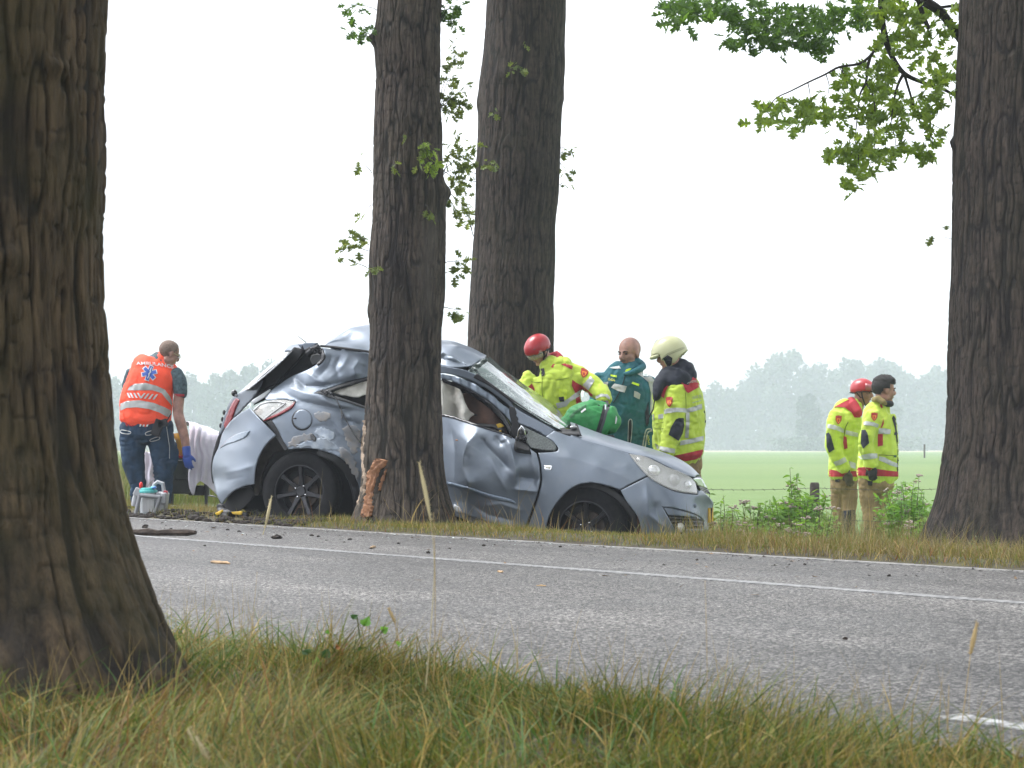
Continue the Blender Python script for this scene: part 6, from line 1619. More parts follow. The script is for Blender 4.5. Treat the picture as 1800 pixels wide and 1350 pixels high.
decal("reflective_stripe", [(1206, 726), (1212, 725), (1212, 745), (1210, 770), (1204, 770), (1206, 745)], refl, bv, jk, .008)
decal("reflective_stripe", [(1196, 775), (1215, 771), (1237, 766), (1237, 774), (1215, 779.5), (1195, 783)], refl, bv, jk, .008)
decal("reflective_stripe", [(1151, 779), (1160, 784), (1170, 786), (1187, 789), (1186, 797), (1168, 794), (1155, 789)], refl, bv, jk, .009)
decal("reflective_stripe", [(1145.5, 729), (1149, 728), (1150, 738), (1146, 740)], refl, bv, jk, .008); decal("reflective_stripe", [(1157, 729), (1166, 727), (1166, 735), (1157, 737)], refl, bv, jk, .008)
decal("elbow_patch", [(1188, 737), (1194, 734.5), (1202, 735), (1203, 748), (1200, 762), (1193, 775), (1185, 770), (1175, 764), (1180, 750)], navy, bv, jk, .008)
decal("red_hem", [(1185, 801), (1200, 798), (1218, 794), (1236, 790), (1236, 803), (1222, 808), (1205, 811), (1185, 805)], hv_red, bv, jk, .009)
decal("elbow_patch", [(1237, 720), (1241, 722), (1241, 742), (1237, 746)], navy, bvh_of(slv), slv, .006, 1.5)
badge(1176.5, 706.5, 12, 16, bv, jk, 0)
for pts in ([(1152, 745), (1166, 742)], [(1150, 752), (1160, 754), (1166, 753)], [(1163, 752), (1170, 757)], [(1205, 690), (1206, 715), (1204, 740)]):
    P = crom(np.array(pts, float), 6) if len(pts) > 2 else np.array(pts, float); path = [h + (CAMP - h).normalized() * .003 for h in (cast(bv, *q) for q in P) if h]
    if len(path) > 1: v, f = tube_geo(path, .0028, 5); mesh_obj("seam", v, f, MATS["seam_thread"], jk)
m = MB(); m.tube([W(1151, 700, D4 - .22), W(1148, 720, D4 - .23), W(1140, 735, D4 - .22), W(1139, 745, D4 - .2)], .006, 6); m.build("radio_cable", blackc, p4)

# ---------------------------------------------------------------- two firefighters waiting on the verge
D5 = 22.9
hM = head_matrix(1517, 690, D5, 62, 8, 0); H5 = .270
torso5 = [[(1484, 838, .0, 27, .17), (1485, 800, .0, 29, .18), (1486, 765, .0, 31, .18), (1489, 738, .0, 31, .17), (1494, 722, .0, 28, .14), (1504, 712, .0, 15, .10)]]
legs5 = [[(1474, 840, .05, 15), (1474, 875, .05, 13.5), (1475, 905, .05, 11.5), (1476, 945, .05, 10)], [(1492, 842, -.04, 15), (1494, 875, -.04, 13.5), (1493, 905, -.04, 12), (1491, 948, -.04, 10)]]
arm5 = [(1470, 728, -.12, 13), (1465, 757, -.16, 13.5), (1464, 785, -.16, 13), (1475, 808, -.17, 12), (1487, 826, -.18, 11)]
h5 = hand_geo(W(1489, 830, D5 - .18), (.22, -.1, -1), (.5, 1, 0), .20, .75, .95, -1)
p5 = person(D5, torso5, legs5, [arm5], [], hM, H5, skin_tan, [h5], "firefighter in red helmet with red collar waiting on the verge, face turned aside")
face_bits(hM, H5, p5); red_helmet(hM, H5, p5, goggles=False)
m = MB(); S = lambda *a: hM @ Vector(tuple(x * H5 for x in a))
V = []; n = 14
for i in range(n + 1):
    a = math.radians(25 + 130 * i / n)
    for (z, k) in ((.40, .93), (.30, 1.03), (.14, 1.06)): V.append(S(.43 * k * math.cos(a), -.03 + .53 * k * math.sin(a), z))
o = mesh_obj("goggles", V, grid_faces(3, n + 1), mat("raised_goggles", (.35, .10, .10), .12, coat=.6), p5); o.modifiers.new("t", 'SOLIDIFY').thickness = .01
jk = garment("jacket", torso5 + [arm5], D5, hv, p5, .017, .075, 42)
tr5 = garment("trousers", legs5 + [[(1484, 830, 0, 24, .15), (1484, 855, 0, 24, .15)]], D5, tan_m, p5, .016, .075, 43)
for x, dd in ((1476, .05), (1491, -.04)): garment("boot", [], D5, boot_m, p5, 0, extra=[ell(Matrix.Translation(W(x + 7, 952, D5 + dd)), (0, 0, 0), (.13, .055, .05)), px_tube([(x, 925, dd, 11), (x, 950, dd, 11)], D5)], voxel=.014)
bv = bvh_of(jk)
decal("red_yoke", [(1457, 722), (1470, 713), (1490, 703), (1497, 701), (1506, 712), (1513, 728), (1514, 734), (1502, 734), (1497, 725), (1485, 716), (1470, 715)], hv_red, bv, jk, .010)
garment("collar", [], D5, hv_red, jk, .003, .05, 45, extra=[tube_geo([W(1496, 704, D5 + .02), W(1500, 712, D5 - .10), W(1508, 724, D5 - .15), W(1512, 732, D5 - .14)], [.05, .06, .055, .03], 10)], voxel=.01)
decal("reflective_stripe", [(1454.5, 745), (1466, 747), (1476, 750), (1483, 754), (1483, 761), (1470, 756), (1454, 752)], refl, bv, jk, .008); decal("reflective_stripe", [(1487, 756), (1496, 758), (1508, 761), (1508, 768), (1495, 766), (1486, 763)], refl, bv, jk, .008)
decal("reflective_stripe", [(1465, 812), (1474, 809), (1485, 803), (1489, 811), (1478, 817), (1468, 819)], refl, bv, jk, .008); decal("reflective_stripe", [(1492, 810), (1504, 814), (1504, 824), (1496, 822)], refl, bv, jk, .008)
decal("elbow_patch", [(1452, 762), (1457, 760), (1461, 767), (1467, 790), (1457, 796), (1453, 785)], navy, bv, jk, .008)
decal("side_panel", [(1483, 766), (1488, 768), (1490, 788), (1484, 790), (1482, 778)], hv_red, bv, jk, .007); decal("red_hem", [(1457, 825), (1470, 827), (1480, 833), (1498, 828), (1510, 828), (1510, 838), (1457, 838)], hv_red, bv, jk, .009)
badge(1474, 738, 11, 14, bv, jk, 3)
P = crom(np.array([(1491, 742), (1486, 752), (1484, 766), (1483, 780)], float), 6); path = [h + (CAMP - h).normalized() * .003 for h in (cast(bv, *q) for q in P) if h]; v, f = tube_geo(path, .004, 5); mesh_obj("seam", v, f, mat("dark_seam", (.06, .07, .02), .8), jk)
b5 = bvh_of(tr5); decal("knee_patch", [(1478, 898), (1503, 896), (1504, 912), (1500, 936), (1482, 938)], navy, b5, tr5, .006)
decal("trouser_loop", [(1468, 841), (1476, 842), (1475, 848), (1468, 847)], blackc, b5, tr5, .01, 1.5)
garment("glove", [], D5, mat("tan_work_glove", (.16, .12, .06), .8, noise=(12, .6, (.03, .03, .035))), p5, 0, extra=hand_geo(W(1489, 830, D5 - .18), (.22, -.1, -1), (.5, 1, 0), .21, .75, 1.15, -1), voxel=.008, smooth=3)

D6 = 22.3
hM = head_matrix(1555, 686, D6, 102, 4, 0); H6 = .292
torso6 = [[(1542, 838, .0, 37, .17), (1544, 805, .0, 35, .18), (1546, 770, .0, 33, .18), (1545, 742, .0, 31, .17), (1544, 725, .0, 27, .14), (1550, 714, .0, 16, .10)]]
legs6 = [[(1524, 842, -.02, 17), (1526, 875, -.02, 15), (1529, 908, -.02, 12.5), (1529, 948, -.02, 10.5)], [(1556, 842, .06, 17), (1552, 875, .06, 15.5), (1548, 908, .06, 13), (1547, 948, .06, 11)]]
arm6 = [(1534, 728, -.12, 13), (1526, 758, -.17, 13.5), (1522, 785, -.18, 13), (1528, 805, -.18, 12.5), (1532, 819, -.18, 12)]
h6 = hand_geo(W(1533, 820, D6 - .18), (.02, -.1, -1), (.4, 1, 0), .20, .95, .95, -1)
p6 = person(D6, torso6, legs6, [arm6], [], hM, H6, skin_tan, [h6], "dark haired bareheaded firefighter in yellow jacket waiting beside the dark oak")
face_bits(hM, H6, p6)
gg = random.Random(4)
def hairlump(v):
    k = 1 + .03 * math.sin(v.x * 110) * math.sin(v.y * 130 + 1) + .015 * math.sin(v.z * 150 + v.y * 90)
    k += .10 * (float(vnoise(v.x * 70, v.y * 70, v.z * 70, seed=5)) - .5)
    if v.z > .2 * H6: k += .08
    if v.y > .1 * H6 and v.z > .12 * H6: k += .11
    return v * k + Vector((0, -.06 * H6, .14 * H6))
half_shell(hM, (.34 * H6, .425 * H6, .385 * H6), lambda v: (v.z > .22 * H6 or (v.z > -.38 * H6 and v.y < -.16 * H6 + .2 * v.z) or (v.y < .08 * H6 and v.z > .05 * H6)) and not (v.y > .36 * H6 and v.z < .3 * H6), hair_m, "hair", p6, .015, (44, 32), lumps=hairlump)
jk = garment("jacket", torso6 + [arm6], D6, hv, p6, .017, .075, 52)
tr6 = garment("trousers", legs6 + [[(1540, 830, .02, 32, .16), (1540, 855, .02, 31, .15)]], D6, tan_m, p6, .016, .075, 53)
for x, dd in ((1529, -.02), (1547, .06)): garment("boot", [], D6, boot_m, p6, 0, extra=[ell(Matrix.Translation(W(x + 7, 954, D6 + dd)), (0, 0, 0), (.13, .055, .05)), px_tube([(x, 925, dd, 11), (x, 950, dd, 11)], D6)], voxel=.014)
garment("collar", [], D6, mat("khaki_collar", (.22, .17, .06), .8), jk, .003, .05, 55, extra=[tube_geo([W(1536, 703, D6 - .02), W(1543, 701, D6 - .11), W(1553, 707, D6 - .14), W(1558, 711, D6 - .12)], [.034, .040, .036, .022], 10)], voxel=.01)
garment("neck_guard", [], D6, blackc, jk, .003, .05, 56, extra=[tube_geo([W(1554, 708, D6 - .12), W(1560, 710, D6 - .10), W(1566, 710, D6 - .02), W(1566, 710, D6 + .06)], [.03, .036, .036, .03], 10)], voxel=.01)
bv = bvh_of(jk)
decal("reflective_stripe", [(1518, 742), (1522, 740), (1535, 742), (1545, 746), (1543, 752), (1532, 748), (1518, 747)], refl, bv, jk, .008); decal("reflective_stripe", [(1545, 753), (1556, 753), (1566, 755), (1565, 763), (1555, 763), (1544, 762)], refl, bv, jk, .008)
decal("reflective_stripe", [(1508, 803), (1518, 799), (1530, 797), (1542, 797), (1543, 805), (1530, 807), (1515, 808)], refl, bv, jk, .008); decal("reflective_stripe", [(1545, 802), (1556, 804), (1568, 811), (1579, 815), (1579, 822), (1565, 818), (1555, 813), (1545, 809)], refl, bv, jk, .008)
decal("elbow_patch", [(1514, 756), (1521, 755), (1525, 762), (1528, 779), (1517, 789), (1513, 780)], navy, bv, jk, .008); decal("side_panel", [(1543, 763), (1552, 763), (1552, 783), (1543, 785)], hv_red, bv, jk, .007)
decal("seam_flash", [(1553, 735), (1553.5, 745), (1550, 752), (1548, 752), (1551, 743)], hv_red, bv, jk, .007, 1.4); decal("shoulder_flash", [(1547, 709), (1549, 709), (1552, 716), (1550, 718), (1547, 714)], hv_red, bv, jk, .007, 1.4)
decal("red_hem", [(1503, 822), (1520, 821), (1540, 824), (1560, 827), (1579, 829), (1579, 838), (1503, 836)], hv_red, bv, jk, .009)
decal("front_edge", [(1571, 730), (1576, 738), (1576, 752), (1580, 790), (1581, 836), (1577, 836), (1578, 790), (1573, 752), (1568, 735)], blackc, bv, jk, .008, 1.6)
decal("pocket_tab", [(1572, 760), (1578, 759), (1578, 764), (1572, 765)], navy, bv, jk, .01, 1.4); decal("pocket_tab", [(1571, 800), (1576, 800), (1576, 804), (1571, 804)], mat("green_tab", (.03, .10, .04), .7), bv, jk, .01, 1.4)
badge(1537, 732.5, 11.5, 13, bv, jk, 3)
P = np.array([(1544, 799.5), (1556, 800), (1575, 801)], float); path = [h + (CAMP - h).normalized() * .003 for h in (cast(bv, *q) for q in crom(P, 6)) if h]; v, f = tube_geo(path, .0035, 5); mesh_obj("seam", v, f, MATS["dark_seam"], jk)
b6 = bvh_of(tr6); decal("knee_patch", [(1536, 907), (1543, 905), (1540, 937), (1533, 937)], navy, b6, tr6, .006); decal("trouser_loop", [(1525, 845), (1534, 846), (1533, 854), (1526, 853)], blackc, b6, tr6, .01, 1.5)
garment("glove", [], D6, black_glove, p6, 0, extra=hand_geo(W(1533, 820, D6 - .18), (.02, -.1, -1), (.4, 1, 0), .21, .95, 1.2, -1), voxel=.008, smooth=3)

# ================================================================== THINGS LYING AND STANDING ABOUT
# ---- green medical bag on the bonnet
DBG = 17.15
bagm = mat("green_bag_cloth", (0.020, 0.235, 0.055), .6, noise=(6, .3), bump=(25, .5, .012))
bag = empty("medical_bag", W(1040, 772, DBG)); tag(bag, "bulging green medical bag with a black zip strap on the bonnet", "bag")
me = remesh([px_tube([(996, 742, .0, 12, .10), (1010, 738, .0, 26, .15), (1030, 738, 0, 34, .18), (1052, 742, 0, 33, .18), (1070, 742, 0, 28, .16), (1078, 745, 0, 20, .12)], DBG), px_tube([(1036, 712, 0, 14, .10), (1048, 725, 0, 24, .14)], DBG), px_tube([(1074, 718, 0, 8, .10), (1076, 745, 0, 10, .12)], DBG)], .010, 6)
wrinkle(me, .014, .09, 61); body = me_obj("body", me, bagm, bag)
bb_ = bvh_of(body)
decal("zip_strap", [(1061, 712), (1066, 712), (1060, 738), (1052, 762), (1046, 764), (1054, 738)], blackc, bb_, bag, .008)
decal("zip_strap", [(1064, 713), (1072, 716), (1068, 724), (1064, 740), (1056, 764), (1050, 764), (1060, 736)], mat("grey_strap", (.06, .065, .07), .7), bb_, bag, .006)
decal("label_patch", [(1021, 723), (1029, 717), (1030, 720), (1022, 726)], white_print, bb_, bag, .008, 1.4)
decal("edge_piping", [(1083, 730), (1085, 736), (1083, 745), (1081, 745), (1082, 737)], white_print, bb_, bag, .008, 1.4)
decal("pocket_strap", [(1000, 732), (1014, 720), (1030, 711), (1031, 713), (1016, 723), (1003, 735)], mat("dark_green_web", (.008, .09, .025), .7), bb_, bag, .008)  # slim dark green band across the bag's upper left
m = MB(); m.tube([W(1052, 714, DBG - .1), W(1058, 706, DBG + .2), W(1066, 706, DBG + .3), W(1070, 714, DBG - .05)], .012, 8); m.build("handle", blackc, bag)
m = MB(); m.tube([W(1064, 711, DBG - .16), W(1064, 720, DBG - .17)], [.008, .006], 6); m.build("zip_pull", chrome, bag)
m = MB(); m.box(W(1050, 770, DBG - .05), (.28, .22, .05)); m.build("base", blackc, bag, bevel=.015)
# ---- white box lid held behind the bag
# ---- stretcher under a white sheet
DS = 20.6
st = empty("stretcher", W(330, 895, DS)); tag(st, "black stretcher with yellow strap between the paramedic and the wrecked car", "stretcher")
frame_m = mat("stretcher_frame", (0.018, 0.018, 0.020), .4, metal=.3); alu = mat("aluminium_tube", (.5, .51, .53), .35, metal=.8)
m = MB(); m.box(W(345, 800, DS), (.62, .62, .10)); m.build("mattress", mat("dark_mattress", (.02, .02, .024), .7), st, bevel=.03)
m = MB(); m.tube([W(303, 812, DS - .3), W(395, 812, DS - .3)], .018, 8); m.tube([W(303, 812, DS + .3), W(395, 812, DS + .3)], .018, 8); m.build("side_rail", frame_m, st)
m = MB(); m.box(W(322, 836, DS - .25), (.24, .10, .36)); m.box(W(318, 826, DS - .31), (.12, .03, .2)); m.build("control_box", mat("dark_control_box", (.022, .024, .022), .5, noise=(18, .7, (.05, .055, .05))), st, bevel=.01)
m = MB(); m.box(W(350, 862, DS - .2), (.2, .08, .10)); m.build("lower_tray", frame_m, st, bevel=.008)
for (x0, y0, x1, y1, dd) in [(362, 850, 363, 900, -.26), (301, 860, 300, 892, -.26), (362, 850, 363, 895, .3), (303, 850, 302, 890, .3)]:
    m = MB(); m.tube([W(x0, y0, DS + dd), W(x1, y1, DS + dd)], .017, 10); m.build("leg", frame_m, st)
m = MB(); m.tube([W(296, 891, DS - .28), W(340, 895, DS - .28), W(385, 902, DS - .28)], .022, 8); m.build("base_rail", alu, st)
decal_m = mat("orange_yellow_strap", (.62, .33, .02), .6)
m = MB(); P = [(308, 762), (314, 775), (318, 790), (321, 806)]
for dd, nm in ((0, 0),):
    V = []
    for (x, y) in P: V += [W(x - 5, y, DS - .42), W(x + 7, y - 1, DS - .42)]
    m.add(V, [(2 * i, 2 * i + 1, 2 * i + 3, 2 * i + 2) for i in range(3)])
so = m.build("yellow_strap", decal_m, st); so.modifiers.new("t", 'SOLIDIFY').thickness = .012
m = MB(); m.box(W(317, 803, DS - .44), (.07, .02, .02)); m.build("strap_buckle", hv_red, st)
m = MB(); m.ellipsoid(W(302, 828, DS - .42), (.008, .008, .008), None, 8, 6); m.build("indicator_lamp", mat("green_lamp", (.02, .5, .2), .3, emit=((.05, .9, .4), 2.0)), st)
sheet_m = mat("white_sheet", (0.60, 0.58, 0.66), .85, noise=(3, .12), bump=(8, .6, .03)); 
def cloth(name, rows, D, amp=.03, seed=0, parent=None, n=8):
    A = np.array(rows, float)                       # rows of (px, py, depth)
    R = np.stack([crom(r, n) for r in A]); C = np.stack([crom(R[:, j], n) for j in range(R.shape[1])], 1)
    nr, nc = C.shape[:2]; V = np.array([W(x, y, D + d)[:] for x, y, d in C.reshape(-1, 3)])
    fold = (np.sin(C[..., 0] * .55 + vnoise(C[..., 0] / 30, C[..., 1] / 30, seed=seed) * 5) * .5 + (vnoise(C[..., 0] / 9, C[..., 1] / 26, seed=seed + 1) - .5)).reshape(-1)
    V[:, 1] += amp * fold
    o = fast_mesh(name, V, grid_faces(nc, nr), sheet_m, parent); s_ = o.modifiers.new("t", 'SOLIDIFY'); s_.thickness = .006
    return o
sh = cloth("bed_sheet", [[(322, 752, .35), (340, 746, .3), (360, 750, .3), (385, 760, .3)], [(328, 742, -.05), (345, 745, -.05), (362, 755, -.05), (392, 762, 0)], [(333, 750, -.30), (348, 752, -.32), (360, 760, -.34), (394, 768, -.3)], [(333, 800, -.40), (345, 800, -.42), (358, 802, -.40), (388, 805, -.36)], [(332, 840, -.40), (342, 842, -.42), (355, 838, -.40), (386, 838, -.36)], [(334, 858, -.40), (340, 870, -.41), (352, 846, -.40), (386, 874, -.36)]], DS, .03, 3)
tag(sh, "white sheet draped over the stretcher beside the car's tail", "sheet")
cl_ = cloth("bed_sheet", [[(252, 792, .35), (262, 795, .3), (272, 792, .35)], [(254, 820, .35), (262, 818, .3), (276, 830, .35)], [(254, 845, .35), (264, 845, .3), (285, 848, .35)], [(256, 866, .35), (300, 866, .3), (385, 874, .2)]], DS + .2, .03, 5)
tag(cl_, "white sheet end hanging low between the paramedic's legs", "sheet")
# ---- suction unit on the verge
DU_ = 17.9
su = empty("suction_unit", W(262, 908, DU_)); tag(su, "grey suction unit with clear canister and turquoise lid on the verge", "medical device")
k = DU_ / F
gp = mat("light_grey_plastic", (.36, .37, .39), .4); gp2 = mat("mid_grey_plastic", (.20, .205, .22), .45); clearp = mat("clear_canister", (.62, .66, .68), .15, alpha=.75, coat=.4); turq = mat("turquoise_lid", (.10, .50, .48), .4)
m = MB(); c = W(261, 888, DU_)
def cyl(cx, cy, D, rpx, h0, h1, m_, seg=24, taper=1.0):
    a = W(cx, h0, D); b_ = W(cx, h1, D); m_.tube([a, a.lerp(b_, .5), b_], [rpx * k, rpx * k * (1 + taper) / 2, rpx * k * taper], seg)
cyl(260, 0, DU_, 14, 904, 866, m, 24, 1.06); m.build("canister", clearp, su)
m = MB(); 
for i in range(8): cyl(251 + i * 2.6, 0, DU_ - .075, 1.0, 900, 872, m, 6)
m.build("canister_scale", mat("scale_white", (.6, .6, .6), .5), su)
m = MB(); cyl(260, 0, DU_, 16.5, 866, 861, m); cyl(260, 0, DU_, 13, 861, 857.5, m); m.ellipsoid(W(270, 857, DU_ - .03), (.03, .03, .014), None, 10, 6); m.build("lid", turq, su, bevel=.004)
m = MB()
for (x0, y0, x1, y1) in [(246, 870, 238, 906), (282, 872, 270, 908), (246, 871, 282, 874), (238, 904, 270, 909)]:
    m.tube([W(x0, y0, DU_ - .10), W(x1, y1, DU_ - .10)], .017, 8)
m.build("bracket", gp2, su)
m = MB(); m.box(W(284, 882, DU_ + .05), (.10, .16, .17), Matrix.Rotation(.12, 3, 'Y')); m.box(W(288, 876, DU_ - .04), (.05, .05, .10)); m.build("pump_housing", gp, su, bevel=.012)
m = MB(); m.box(W(262, 907, DU_ + .02), (.22, .20, .03)); m.build("foot_plate", gp2, su, bevel=.008)
m = MB(); P = [W(270 + 0 * 1, 872, DU_ + .08), W(271, 852, DU_ + .08), W(277, 847, DU_ + .08), W(286, 850, DU_ + .08), W(288, 862, DU_ + .08), W(286, 872, DU_ + .08)]; m.tube(P, .018, 10); m.build("handle", gp, su)
m = MB(); m.box(W(291, 866, DU_ + .0), (.035, .05, .035), Matrix.Rotation(.2, 3, 'Y')); m.build("red_button", mat("dark_red_plastic", (.35, .02, .03), .4), su, bevel=.006)
m = MB(); m.ellipsoid(W(248, 853, DU_ - .02), (.017, .017, .03), None, 12, 8); m.build("red_knob", mat("red_plastic", (.70, .025, .02), .35), su)
m = MB(); m.tube([W(241, 862, DU_), W(238, 878, DU_), W(235, 890, DU_)], [.022, .03, .024], 12); m.box(W(242, 865, DU_ - .02), (.06, .05, .07), Matrix.Rotation(.5, 3, 'Y')); m.build("suction_bottle", gp, su, bevel=.006)
m = MB(); m.ellipsoid(W(271, 857, DU_ - .06), (.022, .02, .014), None, 10, 6); m.build("blue_port", mat("blue_plastic", (.10, .25, .6), .4), su)
# ---- debris thrown on the road
bark_d = mat("bark_debris", (0.045, 0.032, 0.024), .95, noise=(30, .6), bump=(50, .8, .01)); soil_d = mat("soil_clod", (0.022, 0.016, 0.012), 1.0, noise=(50, .6), bump=(60, .9, .01)); wood_d = mat("splinter_wood", (0.40, 0.27, 0.15), .8, noise=(20, .5))
def ground_px(px, py): D = F * CAMZ / (py - HOR); return W(px, py, D)
def sliver(name, x0, y0, x1, y1, r, m_, label, group=None, seed=0):
    rr = random.Random(seed); a, b_ = ground_px(x0, y0), ground_px(x1, y1); m = MB(); n = 7
    m.tube([a.lerp(b_, i / n) + Vector((0, rr.gauss(0, r * .3), r * .8 + rr.gauss(0, r * .15))) for i in range(n + 1)], [r * (.35 + .65 * math.sin(math.pi * (i + .6) / (n + 1.2))) * rr.uniform(.8, 1.2) for i in range(n + 1)], 7)
    return tag(m.build(name, m_, sharp=50), label, "debris", group)
sliver("bark_strip", 228, 941, 345, 942, .028, bark_d, "long dark strip of bark lying on the road below the suction unit", None, 1)
sliver("wood_splinter", 371, 990, 404, 992, .010, wood_d, "pale wood splinter alone on the asphalt before the mossy oak", None, 2)
sliver("wood_splinter", 651, 965, 660, 962, .008, wood_d, "tiny pale splinter upright on the road before the torn oak", None, 3)
sliver("wood_splinter", 875, 1006, 884, 1007, .006, wood_d, "tiny pale splinter on the road below the crumpled door", None, 4)
sliver("wood_splinter", 943, 1030, 960, 1031, .004, mat("tan_leaf_bit", (.30, .20, .10), .8), "dull tan scrap on the asphalt below the front wheel", None, 5)
sliver("bark_strip", 918, 944, 950, 946, .016, bark_d, "short dark bark strip at the grass edge below the front wing", None, 6)
sliver("wood_splinter", 640, 911, 612, 906, .03, wood_raw, "orange splinter of torn oak wood lying at the trunk's foot", None, 7).location.z += .05
rc = random.Random(9)
def clod(px, py, s, seed):
    rr = random.Random(seed); m = MB(); c = ground_px(px, py); s = s * .62; m.ellipsoid(c + Vector((0, 0, s * .3)), (s * rr.uniform(.8, 1.5), s * rr.uniform(.7, 1.2), s * .6), Matrix.Rotation(rr.uniform(0, 3), 3, 'Z'), 9, 6)
    m.v = [tuple(Vector(v) + Vector((rr.gauss(0, s * .22), rr.gauss(0, s * .22), rr.gauss(0, s * .14)))) for v in m.v]
    return m
spots = [(487, 947, .045), (548, 942, .022), (560, 944, .02), (605, 946, .026), (615, 949, .018), (652, 965, .014), (255, 928, .04), (275, 926, .03), (300, 932, .025), (330, 938, .018), (420, 935, .02), (520, 960, .014), (700, 956, .014), (725, 951, .018), (753, 973, .022), (745, 974, .014), (790, 965, .012), (832, 966, .014), (850, 960, .02), (890, 950, .035), (895, 951, .022), (952, 968, .016), (985, 962, .016), (1120, 983, .016), (1225, 985, .014), (1318, 990, .016), (1415, 993, .013), (1468, 991, .012), (1563, 1013, .016), (1435, 1005, .012), (1486, 1124, .012), (1606, 1004, .012), (360, 960, .014), (455, 945, .016), (400, 932, .018)]
spots = spots[::2] + spots[1:12:4]
for i, (px, py, s) in enumerate(spots):
    tag(clod(px, py, s, i).build("soil_clod", soil_d, sharp=60), "small dark soil clod thrown onto the asphalt near the far edge", "debris", "soil clods scattered on the road")
# churned soil along the verge behind the wreck
gs = np.random.default_rng(12); m = MB()
for i in range(420):
    u = gs.uniform(13.4, 19.5); v = 7.98 + abs(gs.normal(0, .28)); X, Y = xy_of(u, v); s = gs.uniform(.012, .045); z = float(G(X, Y))
    m.ellipsoid((X, Y, z + s * .2), (s * gs.uniform(.7, 1.6), s, s * .6), None, 6, 4)
tag(m.build("churned_soil", soil_d), "churned dark soil along the verge behind the wreck", "soil", kind="stuff")

# grit, bark crumbs and glass along the far edge
def crumbs(name, n, u0, u1, v0, v1, smin, smax, m_, label, seed):
    gq = np.random.default_rng(seed); u = gq.uniform(u0, u1, n); v = v1 - (v1 - v0) * gq.uniform(0, 1, n) ** 2.2; X, Y = xy_of(u, v)
    c = np.stack([X, Y, np.full(n, .004)], -1); s_ = gq.uniform(smin, smax, (n, 1))
    d = gq.normal(size=(n, 4, 3)); d[:, :, 2] = np.abs(d[:, :, 2]) * .6; d[:, :3, 2] *= .1
    V = (c[:, None] + d * s_[:, None] * .7).reshape(-1, 3)
    q = np.array([(0, 1, 2), (0, 1, 3), (1, 2, 3), (2, 0, 3)]); Fc = (np.arange(n)[:, None, None] * 4 + q[None]).reshape(-1, 3)
    o = fast_mesh(name, V, Fc, m_, None, False); tag(o, label, "debris", kind="stuff")
crumbs("grit", 1500, 2, 24, 6.7, 7.9, .004, .013, soil_d, "fine dark grit and bark crumbs along the far road edge", 1)
crumbs("leaf_litter", 260, 2, 24, 5.2, 7.9, .008, .020, mat("dry_leaf_litter", (.16, .10, .05), .9, noise=(3, .6)), "dry leaf scraps blown over the asphalt", 2)
crumbs("glass_crumbs", 260, 9.5, 16, 7.0, 7.9, .004, .010, mat("glass_crumb", (.55, .62, .60), .15), "glass crumbs below the wrecked car", 3)

# ================================================================== GRASS
grass_mat = mat("grass_blades", (0.1, 0.15, 0.03), .6, attr=True)
nt, b = nodes_of(grass_mat)
tr = nt.nodes.new("ShaderNodeBsdfTranslucent"); at = nt.nodes.new("ShaderNodeAttribute"); at.attribute_name = "Col"
nt.links.new(at.outputs['Color'], tr.inputs[0])
mxs = nt.nodes.new("ShaderNodeMixShader"); mxs.inputs[0].default_value = .35
nt.links.new(b.outputs[0], mxs.inputs[1]); nt.links.new(tr.outputs[0], mxs.inputs[2]); nt.links.new(mxs.outputs[0], nt.nodes["Material Output"].inputs['Surface'])

GREEN = np.array((0.150, 0.195, 0.030)); DEEP = np.array((0.060, 0.095, 0.018)); TANV = np.array((.36, .29, .18)); BLUEG = np.array((0.13, 0.20, 0.075)); STRAW = np.array((0.46, 0.34, 0.14)); OCHRE = np.array((0.30, 0.215, 0.06)); RUST = np.array((0.27, 0.115, 0.045)); OLIVE = np.array((0.21, 0.195, 0.042))
def pick(g, n, table):
    w = np.array([t[1] for t in table], float); w /= w.sum()
    idx = g.choice(len(table), n, p=w)
    return np.array([t[0] for t in table])[idx]

def blades(name, X, Y, H, Wd, lean, leandir, cols, g, seg=3, kind=True, Z=None, curl=1.6, jitter=.22):
    """curved tapering blades as one mesh"""
    n = len(X)
    Z = G(X, Y) - .01 if Z is None else Z
    face = g.uniform(0, np.pi, n)
    fx, fy = np.cos(face) * Wd * .5, np.sin(face) * Wd * .5
    lx, ly = np.cos(leandir) * lean * H, np.sin(leandir) * lean * H
    Vs = []
    for k in range(seg + 1):
        t = k / seg
        cx = X + lx * t ** curl; cy = Y + ly * t ** curl
        cz = Z + H * (t - .35 * np.clip(lean, 0, 1.6) * t ** 2.2)
        w = (1 - t ** 1.6) if k < seg else 0.04
        Vs.append(np.stack([cx - fx * w, cy - fy * w, cz], -1)); Vs.append(np.stack([cx + fx * w, cy + fy * w, cz], -1))
    V = np.stack(Vs, 1).reshape(-1, 3)
    base = np.arange(n)[:, None] * (2 * (seg + 1))
    q = np.array([[2 * k, 2 * k + 1, 2 * k + 3, 2 * k + 2] for k in range(seg)])
    Fc = (base[:, :, None] + q[None]).reshape(-1, 4)
    c = np.clip(cols * np.array((.84, .82, .62)) * g.uniform(1 - jitter, 1 + jitter, (n, 1)), 0, 1)
    C = np.repeat(c, 2 * (seg + 1), axis=0)
    o = fast_mesh(name, V, Fc, grass_mat, None, False, C)
    return o

g = np.random.default_rng(42)
def in_uv(n, u0, u1, v0, v1): 
    u = g.uniform(u0, u1, n); v = g.uniform(v0, v1, n); X, Y = xy_of(u, v); return X, Y, u, v

